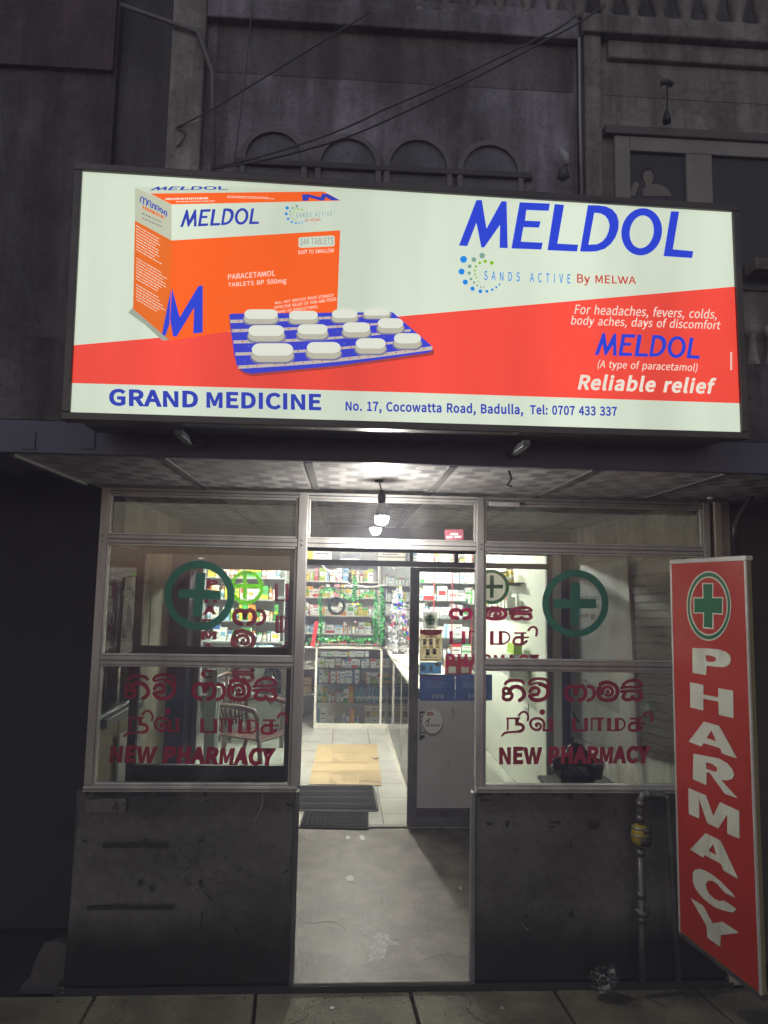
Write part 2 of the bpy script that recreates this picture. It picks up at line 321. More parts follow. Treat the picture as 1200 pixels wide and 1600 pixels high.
# letter outlines used for all lettering
GLYPHS = {
'A': (469, '194,565 273,565 465,0 390,0 336,173 129,173 75,0 3,0|318,229 234,507 231,507 147,229'),
'B': (506, '78,565 245,565 323,557 385,533 425,490 439,427 434,386 418,351 392,323 357,304 357,300 403,285 439,257 463,217 471,166 456,93 412,41 344,10 257,0 78,0|233,325 295,331 337,350 361,379 369,418 361,460 336,488 294,504 236,508 149,508 149,325|247,57 312,64 361,84 391,118 401,168 391,213 362,245 313,264 247,270 149,270 149,57'),
'C': (492, '193,10 115,67 63,159 45,282 64,405 116,497 195,555 295,575 344,569 386,554 422,531 450,505 411,459 387,481 361,498 330,508 296,512 223,496 167,451 131,379 118,284 130,188 165,115 221,69 293,52 332,57 366,69 396,89 424,116 464,71 428,36 388,11 342,-5 290,-10'),
'D': (530, '78,565 219,565 333,546 417,492 467,404 485,284 467,164 417,75 335,19 222,0 78,0|213,59 300,74 362,118 399,189 411,284 399,379 362,449 300,492 213,507 149,507 149,59'),
'E': (454, '78,565 403,565 403,505 149,505 149,327 363,327 363,267 149,267 149,61 411,61 411,0 78,0'),
'F': (426, '78,565 403,565 403,505 149,505 149,314 364,314 364,253 149,253 149,0 78,0'),
'G': (531, '197,10 116,67 64,159 45,282 64,405 118,497 200,555 304,575 357,569 402,553 438,530 466,505 428,459 404,480 377,497 345,508 306,512 228,496 169,451 131,379 118,284 130,188 167,115 226,69 307,52 364,61 389,72 408,86 408,233 288,233 288,293 474,293 474,55 442,29 401,9 354,-5 300,-10'),
'H': (561, '78,565 149,565 149,328 412,328 412,565 484,565 484,0 412,0 412,267 149,267 149,0 78,0'),
'I': (226, '78,565 149,565 149,0 78,0'),
'J': (412, '133,-4 90,13 55,41 27,79 78,116 98,87 121,67 147,56 176,52 216,59 244,80 261,118 267,173 267,565 338,565 338,166 329,97 302,41 253,4 183,-10'),
'K': (498, '78,565 149,565 150,281 387,565 468,565 290,350 495,0 415,0 246,294 149,179 149,0 78,0'),
'L': (419, '78,565 149,565 149,61 396,61 396,0 78,0'),
'M': (626, '78,565 163,565 312,145 315,145 462,565 548,565 548,0 481,0 481,313 491,479 488,479 336,57 288,57 136,479 132,479 142,313 142,0 78,0'),
'N': (557, '78,565 150,565 357,209 418,92 421,92 411,271 411,565 479,565 479,0 406,0 200,357 139,473 136,473 145,297 145,0 78,0'),
'O': (572, '188,11 112,69 62,162 45,284 62,406 112,497 188,555 286,575 383,555 459,497 509,406 527,284 509,162 459,69 383,11 286,-10|355,69 408,115 442,189 454,284 442,379 408,451 355,496 286,512 217,496 164,451 130,379 118,284 130,189 164,115 217,69 286,52'),
'P': (488, '78,565 239,565 325,556 392,528 435,477 450,399 435,321 392,267 327,235 242,225 149,225 149,0 78,0|233,283 297,290 343,311 370,347 379,399 370,451 342,484 295,502 230,507 149,507 149,283'),
'Q': (572, '355,66 408,113 442,187 454,284 442,379 408,451 355,496 286,512 217,496 164,451 130,379 118,284 130,187 164,113 217,66 286,49|387,-132 328,-104 282,-61 251,-8 167,22 102,83 60,171 45,284 62,406 112,497 188,555 286,575 383,555 459,497 509,406 527,284 513,173 472,86 409,24 327,-7 351,-40 383,-63 422,-78 466,-82 525,-74 539,-129 505,-138 458,-142'),
'R': (489, '243,297 302,303 345,324 372,358 381,407 372,454 345,485 302,502 243,507 149,507 149,297|250,240 149,240 149,0 78,0 78,565 254,565 333,556 396,530 437,481 451,407 442,347 416,301 376,268 324,247 468,0 387,0'),
'S': (459, '176,-4 124,13 77,39 37,73 79,122 112,94 150,72 192,57 235,52 285,59 322,78 346,107 354,144 346,181 326,208 296,227 138,301 101,330 74,371 63,425 77,485 114,533 170,564 241,575 290,570 334,555 374,533 407,505 370,460 342,482 312,498 278,509 241,512 198,507 164,490 143,464 136,431 144,395 166,369 196,351 310,301 355,277 392,246 417,205 426,150 413,87 374,37 314,2 234,-10'),
'T': (462, '195,505 24,505 24,565 438,565 438,505 267,505 267,0 195,0'),
'U': (556, '198,2 133,43 91,118 75,233 75,565 146,565 146,231 157,146 184,91 226,61 278,52 331,61 373,91 402,146 412,231 412,565 481,565 481,233 465,118 422,43 358,2 278,-10'),
'V': (443, '1,565 75,565 222,72 225,72 371,565 443,565 263,0 181,0'),
'W': (677, '20,565 93,565 186,74 189,74 230,257 307,565 373,565 451,257 491,74 496,74 527,257 588,565 656,565 539,0 453,0 367,340 340,469 337,469 224,0 139,0'),
'X': (442, '178,292 24,565 102,565 224,337 227,337 267,421 343,565 418,565 263,288 429,0 350,0 218,244 215,244 89,0 13,0'),
'Y': (409, '169,219 -1,565 75,565 203,281 206,281 336,565 410,565 240,219 240,0 169,0'),
'Z': (465, '39,43 337,505 65,505 65,565 424,565 424,522 126,61 428,61 428,0 39,0'),
'a': (434, '119,-2 80,21 55,58 45,109 61,169 107,213 187,245 302,265 298,304 285,338 258,362 216,371 180,367 147,357 90,326 63,374 134,411 178,424 227,429 293,417 338,382 364,328 372,257 372,0 314,0 306,50 275,27 241,8 205,-5 167,-10|216,50 244,61 272,78 302,102 302,218 213,202 155,180 123,150 113,113 119,83 135,62 158,51 187,47'),
'b': (476, '225,-6 195,4 133,43 127,0 71,0 71,613 142,613 139,371 201,412 235,424 270,429 342,414 394,371 426,304 437,216 422,120 382,49 324,5 255,-10|291,61 329,93 355,145 364,215 358,278 338,327 304,359 253,370 226,366 199,355 142,313 142,92 169,72 221,51 243,49'),
'c': (393, '158,5 96,47 55,116 40,209 56,302 100,371 164,414 241,429 279,425 311,414 339,399 363,380 327,334 289,360 244,370 191,358 150,325 122,275 112,209 122,143 148,93 189,60 242,49 270,52 296,61 340,90 371,42 341,21 308,4 273,-6 236,-10'),
'd': (478, '142,5 88,47 53,116 41,209 56,300 96,370 153,414 222,429 256,426 285,416 313,401 340,381 336,452 336,613 407,613 407,0 349,0 343,49 314,26 284,8 250,-5 213,-10|257,53 284,63 310,81 336,106 336,326 310,346 285,360 234,370 187,358 149,325 123,275 113,210 121,142 144,92 180,60 229,49'),
'e': (427, '162,5 98,48 56,116 40,209 56,301 98,370 158,414 227,429 299,415 351,376 383,314 394,233 391,193 109,193 122,132 151,86 194,57 248,46 277,48 304,55 353,79 377,32 316,2 280,-7 240,-10|333,243 326,299 305,340 273,364 229,373 186,364 150,339 123,298 109,243'),
'f': (251, '25,414 82,418 82,485 90,543 112,586 150,614 204,623 242,620 274,610 259,555 212,567 186,562 167,546 156,520 153,418 241,418 241,361 153,361 153,0 82,0 82,361 25,361'),
'g': (435, '142,-185 87,-164 52,-129 39,-81 43,-54 55,-29 75,-6 101,14 101,18 86,29 74,44 66,63 63,86 67,111 78,132 109,164 72,213 59,244 55,280 67,342 101,389 151,419 211,429 270,418 416,418 416,364 330,364 344,348 355,328 362,304 364,278 353,218 320,172 271,143 211,132 180,136 149,147 130,126 122,97 126,79 138,65 161,55 278,52 341,46 387,28 414,-3 424,-48 409,-103 366,-149 300,-181 212,-193|245,187 274,207 293,238 300,280 293,321 275,352 246,371 211,377 177,371 149,352 129,321 122,280 130,238 149,207 177,187 211,180|277,-137 318,-118 345,-91 354,-59 349,-34 333,-18 306,-9 197,-6 143,0 124,-17 103,-53 101,-71 109,-101 133,-124 171,-139 222,-144'),
'h': (468, '71,613 142,613 139,359 169,386 201,408 237,424 277,429 334,418 374,387 398,335 405,265 405,0 335,0 335,256 330,306 316,341 292,361 256,367 226,363 198,351 142,304 142,0 71,0'),
'i': (212, '71,418 142,418 142,0 71,0|87,508 73,517 63,532 60,552 63,570 73,584 87,594 106,597 125,594 140,584 150,570 153,552 150,532 140,517 125,508 106,505'),
'j': (212, '-34,-176 -20,-122 20,-130 46,-124 61,-108 69,-82 72,-48 72,418 142,418 142,-48 136,-105 116,-149 80,-177 27,-186|87,508 72,517 63,532 59,552 63,570 72,584 87,594 106,597 125,594 140,584 150,570 153,552 150,532 140,517 125,508 106,505'),
'k': (426, '71,613 140,613 140,198 143,198 320,418 399,418 260,250 418,0 341,0 219,202 140,110 140,0 71,0'),
'l': (219, '111,-4 88,14 75,44 71,83 71,613 142,613 142,79 147,55 153,50 176,50 186,-4 145,-10'),
'm': (714, '71,418 129,418 137,357 166,386 197,408 231,424 267,429 310,423 343,407 367,382 383,349 416,381 449,407 484,423 521,429 577,418 617,387 640,335 648,265 648,0 578,0 578,256 573,306 559,341 535,361 500,367 475,364 450,352 423,332 394,304 394,0 324,0 324,256 320,306 305,341 281,361 246,367 222,364 196,352 170,332 142,304 142,0 71,0'),
'n': (470, '71,418 129,418 137,357 168,386 201,408 237,424 277,429 334,418 374,387 398,335 405,265 405,0 335,0 335,256 330,306 316,341 292,361 256,367 226,363 198,351 142,304 142,0 71,0'),
'o': (467, '160,5 98,47 56,116 40,209 56,302 98,371 160,414 233,429 307,414 368,371 411,302 427,209 411,116 368,47 307,5 233,-10|283,60 321,93 346,143 355,209 346,275 321,325 283,358 233,370 184,358 146,325 121,275 112,209 121,143 146,93 184,60 233,49'),
'p': (478, '71,418 129,418 137,370 200,411 234,424 270,429 342,414 394,371 426,304 437,216 422,120 382,49 324,5 255,-10 226,-7 197,2 139,39 142,-176 71,-176|291,61 329,93 355,145 364,215 358,278 338,327 304,359 253,370 226,366 199,355 142,313 142,92 169,72 221,51 243,49'),
'q': (478, '336,-28 340,49 312,25 282,7 249,-6 213,-10 142,5 88,47 53,116 41,209 56,300 96,370 153,414 222,429 256,426 287,416 344,379 350,418 407,418 407,-176 336,-176|257,53 284,63 310,81 336,106 336,326 310,346 285,360 234,370 187,358 149,325 123,275 113,210 121,142 144,92 180,60 229,49'),
'r': (299, '71,418 129,418 137,342 161,378 190,405 222,423 256,429 300,420 287,359 246,366 219,361 192,344 165,314 142,269 142,0 71,0'),
's': (361, '136,-6 95,6 57,25 25,48 59,95 86,74 116,58 147,48 183,45 219,50 245,64 260,85 265,110 257,138 235,159 204,176 126,207 87,231 59,264 48,310 57,357 85,395 131,420 192,429 229,425 264,415 295,400 321,381 287,337 266,352 219,372 193,374 158,370 134,356 119,337 115,314 122,288 142,269 171,254 250,223 291,199 321,164 332,114 322,66 293,27 246,0 180,-10'),
't': (291, '146,0 109,28 89,72 83,129 83,361 21,361 21,414 87,418 95,536 153,536 153,418 267,418 267,361 153,361 153,127 157,93 167,68 187,52 218,47 266,59 280,5 242,-5 202,-10'),
'u': (468, '136,0 96,31 72,83 65,153 65,418 136,418 136,162 140,112 154,77 178,57 214,51 244,55 272,68 299,90 327,122 327,418 397,418 397,0 339,0 334,65 269,11 233,-5 193,-10'),
'v': (402, '10,418 83,418 200,57 204,57 322,418 391,418 243,0 161,0'),
'w': (618, '21,418 92,418 155,176 179,60 183,60 211,176 277,418 345,418 440,60 444,60 469,176 530,418 598,418 485,0 399,0 310,346 307,346 219,0 137,0'),
'x': (384, '149,218 22,418 99,418 196,257 200,257 288,418 361,418 234,211 372,0 295,0 188,173 184,173 86,0 12,0'),
'y': (402, '29,-172 42,-116 75,-122 107,-116 133,-97 153,-68 169,-32 178,-1 10,418 83,418 210,68 213,68 247,186 323,418 391,418 234,-35 209,-93 176,-138 133,-169 78,-180'),
'z': (366, '27,38 247,361 51,361 51,418 337,418 337,381 116,57 344,57 344,0 27,0'),
'0': (428, '141,8 86,63 51,155 39,284 51,412 86,503 141,557 214,575 287,557 342,503 377,412 390,284 377,155 342,63 287,8 214,-10|258,61 292,104 314,177 322,284 314,390 292,464 258,506 214,519 170,506 136,464 114,390 106,284 114,177 136,104 170,61 214,47'),
'1': (428, '68,59 194,59 194,480 93,480 93,525 159,541 210,565 264,565 264,59 377,59 377,0 68,0'),
'2': (428, '34,42 149,150 230,245 277,330 293,406 286,451 267,486 235,509 189,518 155,513 125,499 97,478 72,452 31,492 66,526 104,552 147,569 197,575 266,563 317,529 350,477 362,409 346,324 301,237 231,148 140,55 233,61 389,61 389,0 34,0'),
'3': (428, '143,-4 93,14 54,38 22,68 59,113 85,89 117,68 154,54 198,49 245,56 281,77 304,110 313,153 304,200 274,236 220,258 137,267 137,320 211,329 259,352 286,386 293,428 287,465 268,493 238,511 198,518 165,514 135,502 106,485 81,463 43,508 76,534 113,556 154,570 200,575 266,565 319,538 353,493 365,434 358,387 338,348 306,318 265,298 265,294 312,276 350,246 375,204 384,151 370,83 331,33 274,1 203,-10'),
'4': (428, '262,156 15,156 15,202 250,565 328,565 328,212 404,212 404,156 328,156 328,0 262,0|262,385 266,488 263,488 217,404 89,212 262,212'),
'5': (428, '142,-4 93,13 53,37 21,65 56,111 82,88 113,68 150,54 195,49 242,58 280,84 306,126 315,182 307,236 283,276 246,302 198,310 172,308 149,302 104,277 66,301 85,565 359,565 359,505 146,505 132,341 171,358 216,364 282,353 337,320 373,264 387,183 371,101 330,40 271,3 202,-10'),
'6': (428, '157,7 97,60 57,147 43,270 60,411 106,505 173,558 252,575 293,570 328,558 359,540 384,517 344,474 326,492 304,505 280,514 255,517 200,505 154,465 122,393 109,283 138,311 170,332 204,346 237,350 302,339 352,306 383,251 394,173 381,99 346,41 294,3 232,-10|123,149 148,92 184,57 232,45 270,55 300,80 320,121 327,173 321,225 302,264 271,289 226,298 198,294 169,282 140,260 111,226'),
'7': (428, '166,148 194,275 242,391 312,505 38,505 38,565 391,565 391,522 311,400 262,280 237,151 226,0 153,0'),
'8': (428, '143,1 86,32 49,80 35,140 44,193 68,236 101,271 139,297 85,353 69,388 62,430 74,488 107,534 156,563 217,573 282,562 331,531 361,484 372,424 365,382 347,344 323,312 297,288 297,284 333,260 363,228 384,188 392,136 379,78 343,32 288,1 216,-10|279,333 297,361 308,390 312,421 305,460 287,492 257,513 216,521 180,514 152,496 133,467 126,430 137,386 165,353 206,327 254,307|261,49 295,69 317,99 325,138 313,187 280,223 233,250 176,274 144,249 120,220 104,185 98,146 107,105 132,72 169,50 216,42'),
'9': (428, '138,-6 102,6 71,25 45,48 83,92 103,74 126,60 152,51 179,49 231,61 274,100 306,172 320,283 291,254 259,233 225,219 189,214 126,225 76,259 45,315 34,391 47,466 82,524 133,561 196,575 271,558 332,508 371,424 386,307 369,161 323,62 258,7 181,-10|307,419 282,475 245,509 196,520 158,511 128,485 107,444 100,391 106,340 125,301 157,275 201,267 230,271 260,284 290,307 319,342'),
'(': (261, '137,-63 101,30 79,131 71,240 79,348 101,448 137,542 184,630 227,610 184,524 153,432 135,337 129,240 135,142 153,46 184,-46 227,-132 184,-151'),
')': (261, '32,-132 76,-46 107,46 126,142 132,240 126,337 107,432 76,524 32,610 76,630 124,542 159,448 182,348 189,240 182,131 159,30 124,-63 76,-151'),
'.': (214, '87,-6 71,5 60,22 56,43 60,65 71,82 87,93 107,97 127,93 143,82 154,65 158,43 154,22 143,5 127,-6 107,-10'),
',': (214, '41,-105 73,-86 97,-62 112,-34 118,-1 90,2 73,12 62,27 58,48 62,68 74,84 91,94 111,97 136,91 154,75 166,49 170,15 162,-38 140,-83 105,-119 58,-146'),
':': (214, '87,304 71,315 60,332 56,354 60,376 71,393 87,404 107,408 127,404 143,393 154,376 158,354 154,332 143,315 127,304 107,300|87,-6 71,5 60,22 56,43 60,65 71,82 87,93 107,97 127,93 143,82 154,65 158,43 154,22 143,5 127,-6 107,-10'),
'+': (428, '186,258 29,258 29,310 186,310 186,479 242,479 242,310 399,310 399,258 242,258 242,89 186,89'),
'-': (268, '35,243 233,243 233,189 35,189'),
"'": (214, '71,515 69,594 143,594 142,515 129,372 85,372'),
}
GL = {k: (a, [[tuple(map(int, t.split(","))) for t in l.split()] for l in d.split("|")]) for k, (a, d) in GLYPHS.items()}
GL['M'] = (600, [[(70, 0), (70, 535), (158, 535), (300, 190), (442, 535), (530, 535), (530, 0), (462, 0), (462, 385), (326, 72), (274, 72), (138, 385), (138, 0)]])
GL['W'] = (720, [[(10, 535), (88, 535), (205, 120), (325, 535), (395, 535), (515, 120), (632, 535), (710, 535), (560, 0), (470, 0), (360, 380), (250, 0), (160, 0)]])
GL['N'] = (540, [[(70, 0), (70, 535), (150, 535), (402, 130), (402, 535), (470, 535), (470, 0), (390, 0), (138, 405), (138, 0)]])
_x1, _h = max(p[0] for p in GL['v'][1][0]), max(p[1] for p in GL['v'][1][0])
GL['v'] = (GL['v'][0], [[(8, _h), (80, _h), (_x1/2+4, 92), (_x1-72, _h), (_x1, _h), (_x1/2+42, 0), (_x1/2-34, 0)]])
_x1 = max(p[0] for p in GL['V'][1][0])
GL['V'] = (GL['V'][0], [[(4, 565), (82, 565), (_x1/2+2, 100), (_x1-78, 565), (_x1, 565), (_x1/2+44, 0), (_x1/2-40, 0)]])

# ------------------------------------------------------------------ palette
ALU = mat('aluminium', (.30, .29, .28), .42, .55, .25, 9, .08, 60, stretch=(1, 1, .25))
ALUB = mat('bright_aluminium', (.42, .41, .39), .36, .55, .25, 9, .08, 60, stretch=(1, 1, .25))
DSTEEL = mat('dark_steel', (.075, .077, .085), .45, .3, .3, 8, .1, 50)
GSTEEL = mat('grey_steel', (.16, .165, .17), .45, .4, .2, 8, .08, 50)
BLACK = mat('black', (.012, .012, .013), .5)
SHEET = mat('painted_sheet', (.15, .15, .137), .34, .45, .3, 2.0, .8, 2.4, col2=(.085, .085, .08), thr=(.35, .65))
SHEETP = mat('bare_patch', (.012, .012, .012), .7)
SHEETW = mat('scratch', (.22, .22, .2), .6)
NAVY = mat('navy_paint', (.072, .07, .115), .5, 0, .3, 3, .1, 30)
NAVYC = mat('navy_column', (.03, .042, .10), .45, 0, .25, 4)
PLAST = mat('old_plaster', (.30, .285, .345), .85, 0, .2, 1.7, .35, 14, col2=(.125, .12, .138), thr=(.36, .6), stretch=(1, 1, .6))
PLASTL = mat('pale_plaster', (.33, .32, .305), .85, 0, .2, 1.6, .35, 14, col2=(.20, .195, .185), thr=(.34, .6))
PLASTD = mat('grimy_plaster', (.10, .095, .107), .9, 0, .3, 1.5, .3, 12)
PLASTR = mat('maroon_plaster', (.10, .075, .082), .9, 0, .25, 1.5, .3, 12)
WALLW = mat('white_wall', (.74, .74, .67), .7, 0, .12, 1.1, .12, 25, col2=(.44, .43, .37), thr=(.26, .5), stretch=(1, 1, .5))
WALLI = mat('shop_wall', (.60, .61, .54), .6, 0, .06, 1.5, .05, 30)
WALLB = mat('beige_wall', (.56, .50, .37), .75, 0, .2, 2.0, .3, 18, col2=(.28, .25, .19), thr=(.3, .55), stretch=(1, 1, .4))
WOOD = mat('plywood', (.36, .28, .17), .6, 0, .2, 5, .1, 40, col2=(.22, .165, .095), stretch=(6, 6, .6))
GLASS = glass_mat('clear_glass', (.96, .98, .97), 1.4, .006)
GLASSF = glass_mat('front_glass', (.95, .97, .96), 1.5, .032)
GLASSD = glass_mat('door_glass', (.95, .97, .96), 1.4, .015)
MAROON = vinyl_mat('maroon_vinyl', (.25, .018, .048), .4)
MAROONB = vinyl_mat('crimson_vinyl', (.32, .012, .06), .5)
GREEN = mat('green_vinyl', (.012, .115, .08), .5)
LEAF = mat('leaf_green_vinyl', (.03, .17, .05), .5)
LIME = vinyl_mat('lime_vinyl', (.20, .72, .02), .6)
def sheet_dirt():
    nt = SHEET.node_tree; N = nt.nodes; L = nt.links; b = N['Principled BSDF']; old = b.inputs['Base Color'].links[0].from_socket
    tc = N.new('ShaderNodeTexCoord'); sp = N.new('ShaderNodeSeparateXYZ'); L.new(tc.outputs['Object'], sp.inputs[0])
    nz = N.new('ShaderNodeTexNoise'); nz.inputs['Scale'].default_value = 5; nz.inputs['Detail'].default_value = 10; nz.inputs['Roughness'].default_value = .7; L.new(tc.outputs['Object'], nz.inputs['Vector'])
    a1 = N.new('ShaderNodeMath'); a1.operation = 'MULTIPLY_ADD'; a1.inputs[1].default_value = .22; L.new(nz.outputs['Fac'], a1.inputs[0]); L.new(sp.outputs[2], a1.inputs[2])
    mr = N.new('ShaderNodeMapRange'); mr.inputs['From Min'].default_value = .26; mr.inputs['From Max'].default_value = .42; L.new(a1.outputs[0], mr.inputs['Value'])
    fine = N.new('ShaderNodeTexNoise'); fine.inputs['Scale'].default_value = 34; fine.inputs['Detail'].default_value = 10; fine.inputs['Roughness'].default_value = .75; L.new(tc.outputs['Object'], fine.inputs['Vector'])
    fr = N.new('ShaderNodeValToRGB'); fr.color_ramp.elements[0].position = .36; fr.color_ramp.elements[0].color = (.74, .73, .71, 1); fr.color_ramp.elements[1].position = .62; fr.color_ramp.elements[1].color = (1.1, 1.1, 1.1, 1); L.new(fine.outputs['Fac'], fr.inputs[0])
    m1 = N.new('ShaderNodeMix'); m1.data_type = 'RGBA'; m1.blend_type = 'MULTIPLY'; m1.inputs[0].default_value = 1; L.new(old, m1.inputs[6]); L.new(fr.outputs[0], m1.inputs[7])
    m2 = N.new('ShaderNodeMix'); m2.data_type = 'RGBA'; m2.inputs[6].default_value = (.026, .025, .022, 1); L.new(mr.outputs[0], m2.inputs[0]); L.new(m1.outputs[2], m2.inputs[7])
    L.new(m2.outputs[2], b.inputs['Base Color'])
sheet_dirt()
WHITE = mat('white_paint', (.72, .72, .68), .5, 0, .06)
PAPER = mat('paper_white', (.66, .66, .62), .6, 0, .05)

def weather(m, lo=.5):
    """rain streaks, patches and fine pitting on old plaster"""
    nt = m.node_tree; N = nt.nodes; L = nt.links; b = N['Principled BSDF']; col = b.inputs['Base Color'].links[0].from_socket
    tc = N.new('ShaderNodeTexCoord')
    for scl, st, p0, p1, l_ in ((7, (1, 1, .10), .40, .62, lo), (2.6, (1, 1, 1), .44, .56, .74), (38, (1, 1, 1), .34, .5, .72)):
        mp = N.new('ShaderNodeMapping'); mp.inputs['Scale'].default_value = st; L.new(tc.outputs['Object'], mp.inputs[0])
        nz = N.new('ShaderNodeTexNoise'); nz.inputs['Scale'].default_value = scl; nz.inputs['Detail'].default_value = 9; nz.inputs['Roughness'].default_value = .68; L.new(mp.outputs[0], nz.inputs['Vector'])
        cr = N.new('ShaderNodeValToRGB'); cr.color_ramp.elements[0].position = p0; cr.color_ramp.elements[0].color = (l_, l_*.98, l_*.96, 1); cr.color_ramp.elements[1].position = p1; cr.color_ramp.elements[1].color = (1.08, 1.08, 1.08, 1)
        L.new(nz.outputs['Fac'], cr.inputs[0]); mx = N.new('ShaderNodeMix'); mx.data_type = 'RGBA'; mx.blend_type = 'MULTIPLY'; mx.inputs[0].default_value = 1
        L.new(col, mx.inputs[6]); L.new(cr.outputs[0], mx.inputs[7]); col = mx.outputs[2]
    L.new(col, b.inputs['Base Color'])
for m_ in (PLAST, PLASTL, PLASTD, PLASTR): weather(m_)
weather(WALLW, .72)

# ------------------------------------------------------------------ ground: soil, pavement, road, veranda slab, shop floor
FLOOR = mat('veranda_concrete', (.170, .150, .133), .47, 0, .2, 2.6, .15, 60, col2=(.068, .054, .047), thr=(.30, .70), spec=.3)
def floor_nodes():
    nt = FLOOR.node_tree; N = nt.nodes; L = nt.links; b = N['Principled BSDF']
    old = b.inputs['Base Color'].links[0].from_socket
    tc = N.new('ShaderNodeTexCoord'); nz = N.new('ShaderNodeTexNoise'); nz.inputs['Scale'].default_value = 9; nz.inputs['Detail'].default_value = 10
    L.new(tc.outputs['Object'], nz.inputs['Vector'])
    cr = N.new('ShaderNodeValToRGB'); cr.color_ramp.elements[0].position = .38; cr.color_ramp.elements[0].color = (.45, .43, .40, 1); cr.color_ramp.elements[1].position = .66; cr.color_ramp.elements[1].color = (1.2, 1.2, 1.15, 1)
    L.new(nz.outputs['Fac'], cr.inputs[0])
    mx = N.new('ShaderNodeMix'); mx.data_type = 'RGBA'; mx.blend_type = 'MULTIPLY'; mx.inputs[0].default_value = 1
    L.new(old, mx.inputs[6]); L.new(cr.outputs[0], mx.inputs[7]); L.new(mx.outputs[2], b.inputs['Base Color'])
floor_nodes()
PAVE = mat('pavement_concrete', (.19, .172, .115), .62, 0, .25, 4.5, 1.0, 150, col2=(.06, .056, .04), thr=(.32, .64))
ASPH = mat('asphalt', (.05, .05, .05), .8, 0, .3, 20, .5, 120)
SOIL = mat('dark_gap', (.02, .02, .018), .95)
m = MB(); m.box(-9.5, 9.5, -9.5, 7.5, -.5, -.16, ASPH); struct(m.build('road'))
m = MB(); m.box(-9.2, 9.2, -1.75, 7.2, -.158, -.075, SOIL); struct(m.build('ground'))
PZ = -.028
joints = [((124, 1600), (152, 1549)), ((395, 1600), (400, 1550)), ((655, 1600), (641, 1549)), ((900, 1600), (865, 1545)), ((1150, 1600), (1088, 1545))]
jl = [(Zp(*a, PZ), Zp(*b, PZ)) for a, b in joints]
m = MB()
edges = [(-9.0, -9.0)]
for near, far in jl:
    t = (far.x-near.x)/(far.y-near.y)
    edges.append((near.x+t*(-1.72-near.y), far.x+t*(-.012-far.y)))
edges.append((9.0, 9.0))
for i in range(len(edges)-1):
    (n0, f0), (n1, f1) = edges[i], edges[i+1]
    for y0, y1 in ((-1.72, -.87), (-.86, -.012)):
        k0 = (y0+1.72)/1.708; k1 = (y1+1.72)/1.708; g = .007
        q = [(n0+(f0-n0)*k0+g, y0), (n1+(f1-n1)*k0-g, y0), (n1+(f1-n1)*k1-g, y1), (n0+(f0-n0)*k1+g, y1)]
        m.slab([(x, y, PZ+random.uniform(-.002, .002)) for x, y in q], (0, 0, -.045), PAVE)
struct(m.build('pavement', bevel=.006))
m = MB(); m.box(-9, 9, -1.9, -1.735, -.157, PZ-.004, PAVE); struct(m.build('kerb', bevel=.015))
m = MB(); m.box(-1.14, 1.72, .0, 1.93, -.076, 0, FLOOR); struct(m.build('veranda_floor', bevel=.008))
m = MB(); m.box(-1.14, 1.72, -.011, -.001, -.074, -.006, SOIL); struct(m.build('riser_shade'))  # black strip added so the slab's lit front face reads as dark
# tiled shop floor
TILE = bpy.data.materials.new('white_tiles'); TILE.use_nodes = True
nt = TILE.node_tree; N = nt.nodes; L = nt.links; b = N['Principled BSDF']; b.inputs['Roughness'].default_value = .22
tc = N.new('ShaderNodeTexCoord'); br = N.new('ShaderNodeTexBrick'); br.offset = 0; br.squash = 1
br.inputs['Scale'].default_value = 1; br.inputs['Brick Width'].default_value = .4; br.inputs['Row Height'].default_value = .4
br.inputs['Mortar Size'].default_value = .004; br.inputs['Color1'].default_value = (.42, .42, .385, 1); br.inputs['Color2'].default_value = (.38, .38, .35, 1); br.inputs['Mortar'].default_value = (.15, .14, .12, 1)
nz = N.new('ShaderNodeTexNoise'); nz.inputs['Scale'].default_value = 4; nz.inputs['Detail'].default_value = 7
cr = N.new('ShaderNodeValToRGB'); cr.color_ramp.elements[0].color = (.78, .77, .72, 1); cr.color_ramp.elements[0].position = .3; cr.color_ramp.elements[1].position = .6
mx = N.new('ShaderNodeMix'); mx.data_type = 'RGBA'; mx.blend_type = 'MULTIPLY'; mx.inputs[0].default_value = 1
L.new(tc.outputs['Object'], br.inputs['Vector']); L.new(tc.outputs['Object'], nz.inputs['Vector']); L.new(nz.outputs['Fac'], cr.inputs[0])
L.new(br.outputs['Color'], mx.inputs[6]); L.new(cr.outputs[0], mx.inputs[7]); L.new(mx.outputs[2], b.inputs['Base Color'])
m = MB(); m.box(-1.75, 1.6, 1.935, 6.5, -.07, .006, TILE); struct(m.build('shop_floor'))
# paint spill and chips on the veranda slab
FLECK = mat('white_fleck', (.40, .40, .38), .6, 0, .15, 30)
def blob(cx, cy, r, n=16, ir=.35):
    ph = [random.uniform(-ir, ir) for _ in range(n)]
    return [(cx+r*(1+ph[i])*math.cos(2*PI*i/n), cy+r*(1+ph[i])*math.sin(2*PI*i/n)*.8) for i in range(n)]
z8 = zm(3.2, 440, 1100)
a = Art(ZP(0), .0012, .0002)
SPILL = mat('dried_paint', (.235, .235, .235), .5, 0, .2, 26, .3, 60, col2=(.10, .09, .083), thr=(.40, .56))
a.poly(z8([(460, 1150), (500, 1140), (535, 1150), (545, 1180), (585, 1190), (590, 1205), (560, 1212), (530, 1200), (525, 1235), (515, 1265), (490, 1290), (470, 1275), (455, 1285), (430, 1300), (405, 1312), (400, 1300), (430, 1285), (440, 1250), (420, 1235), (435, 1215), (455, 1205)]), SPILL)
p = tag(a.build('paint_spill', None), 'dried pale paint splash on the concrete entrance floor', 'paint splash')
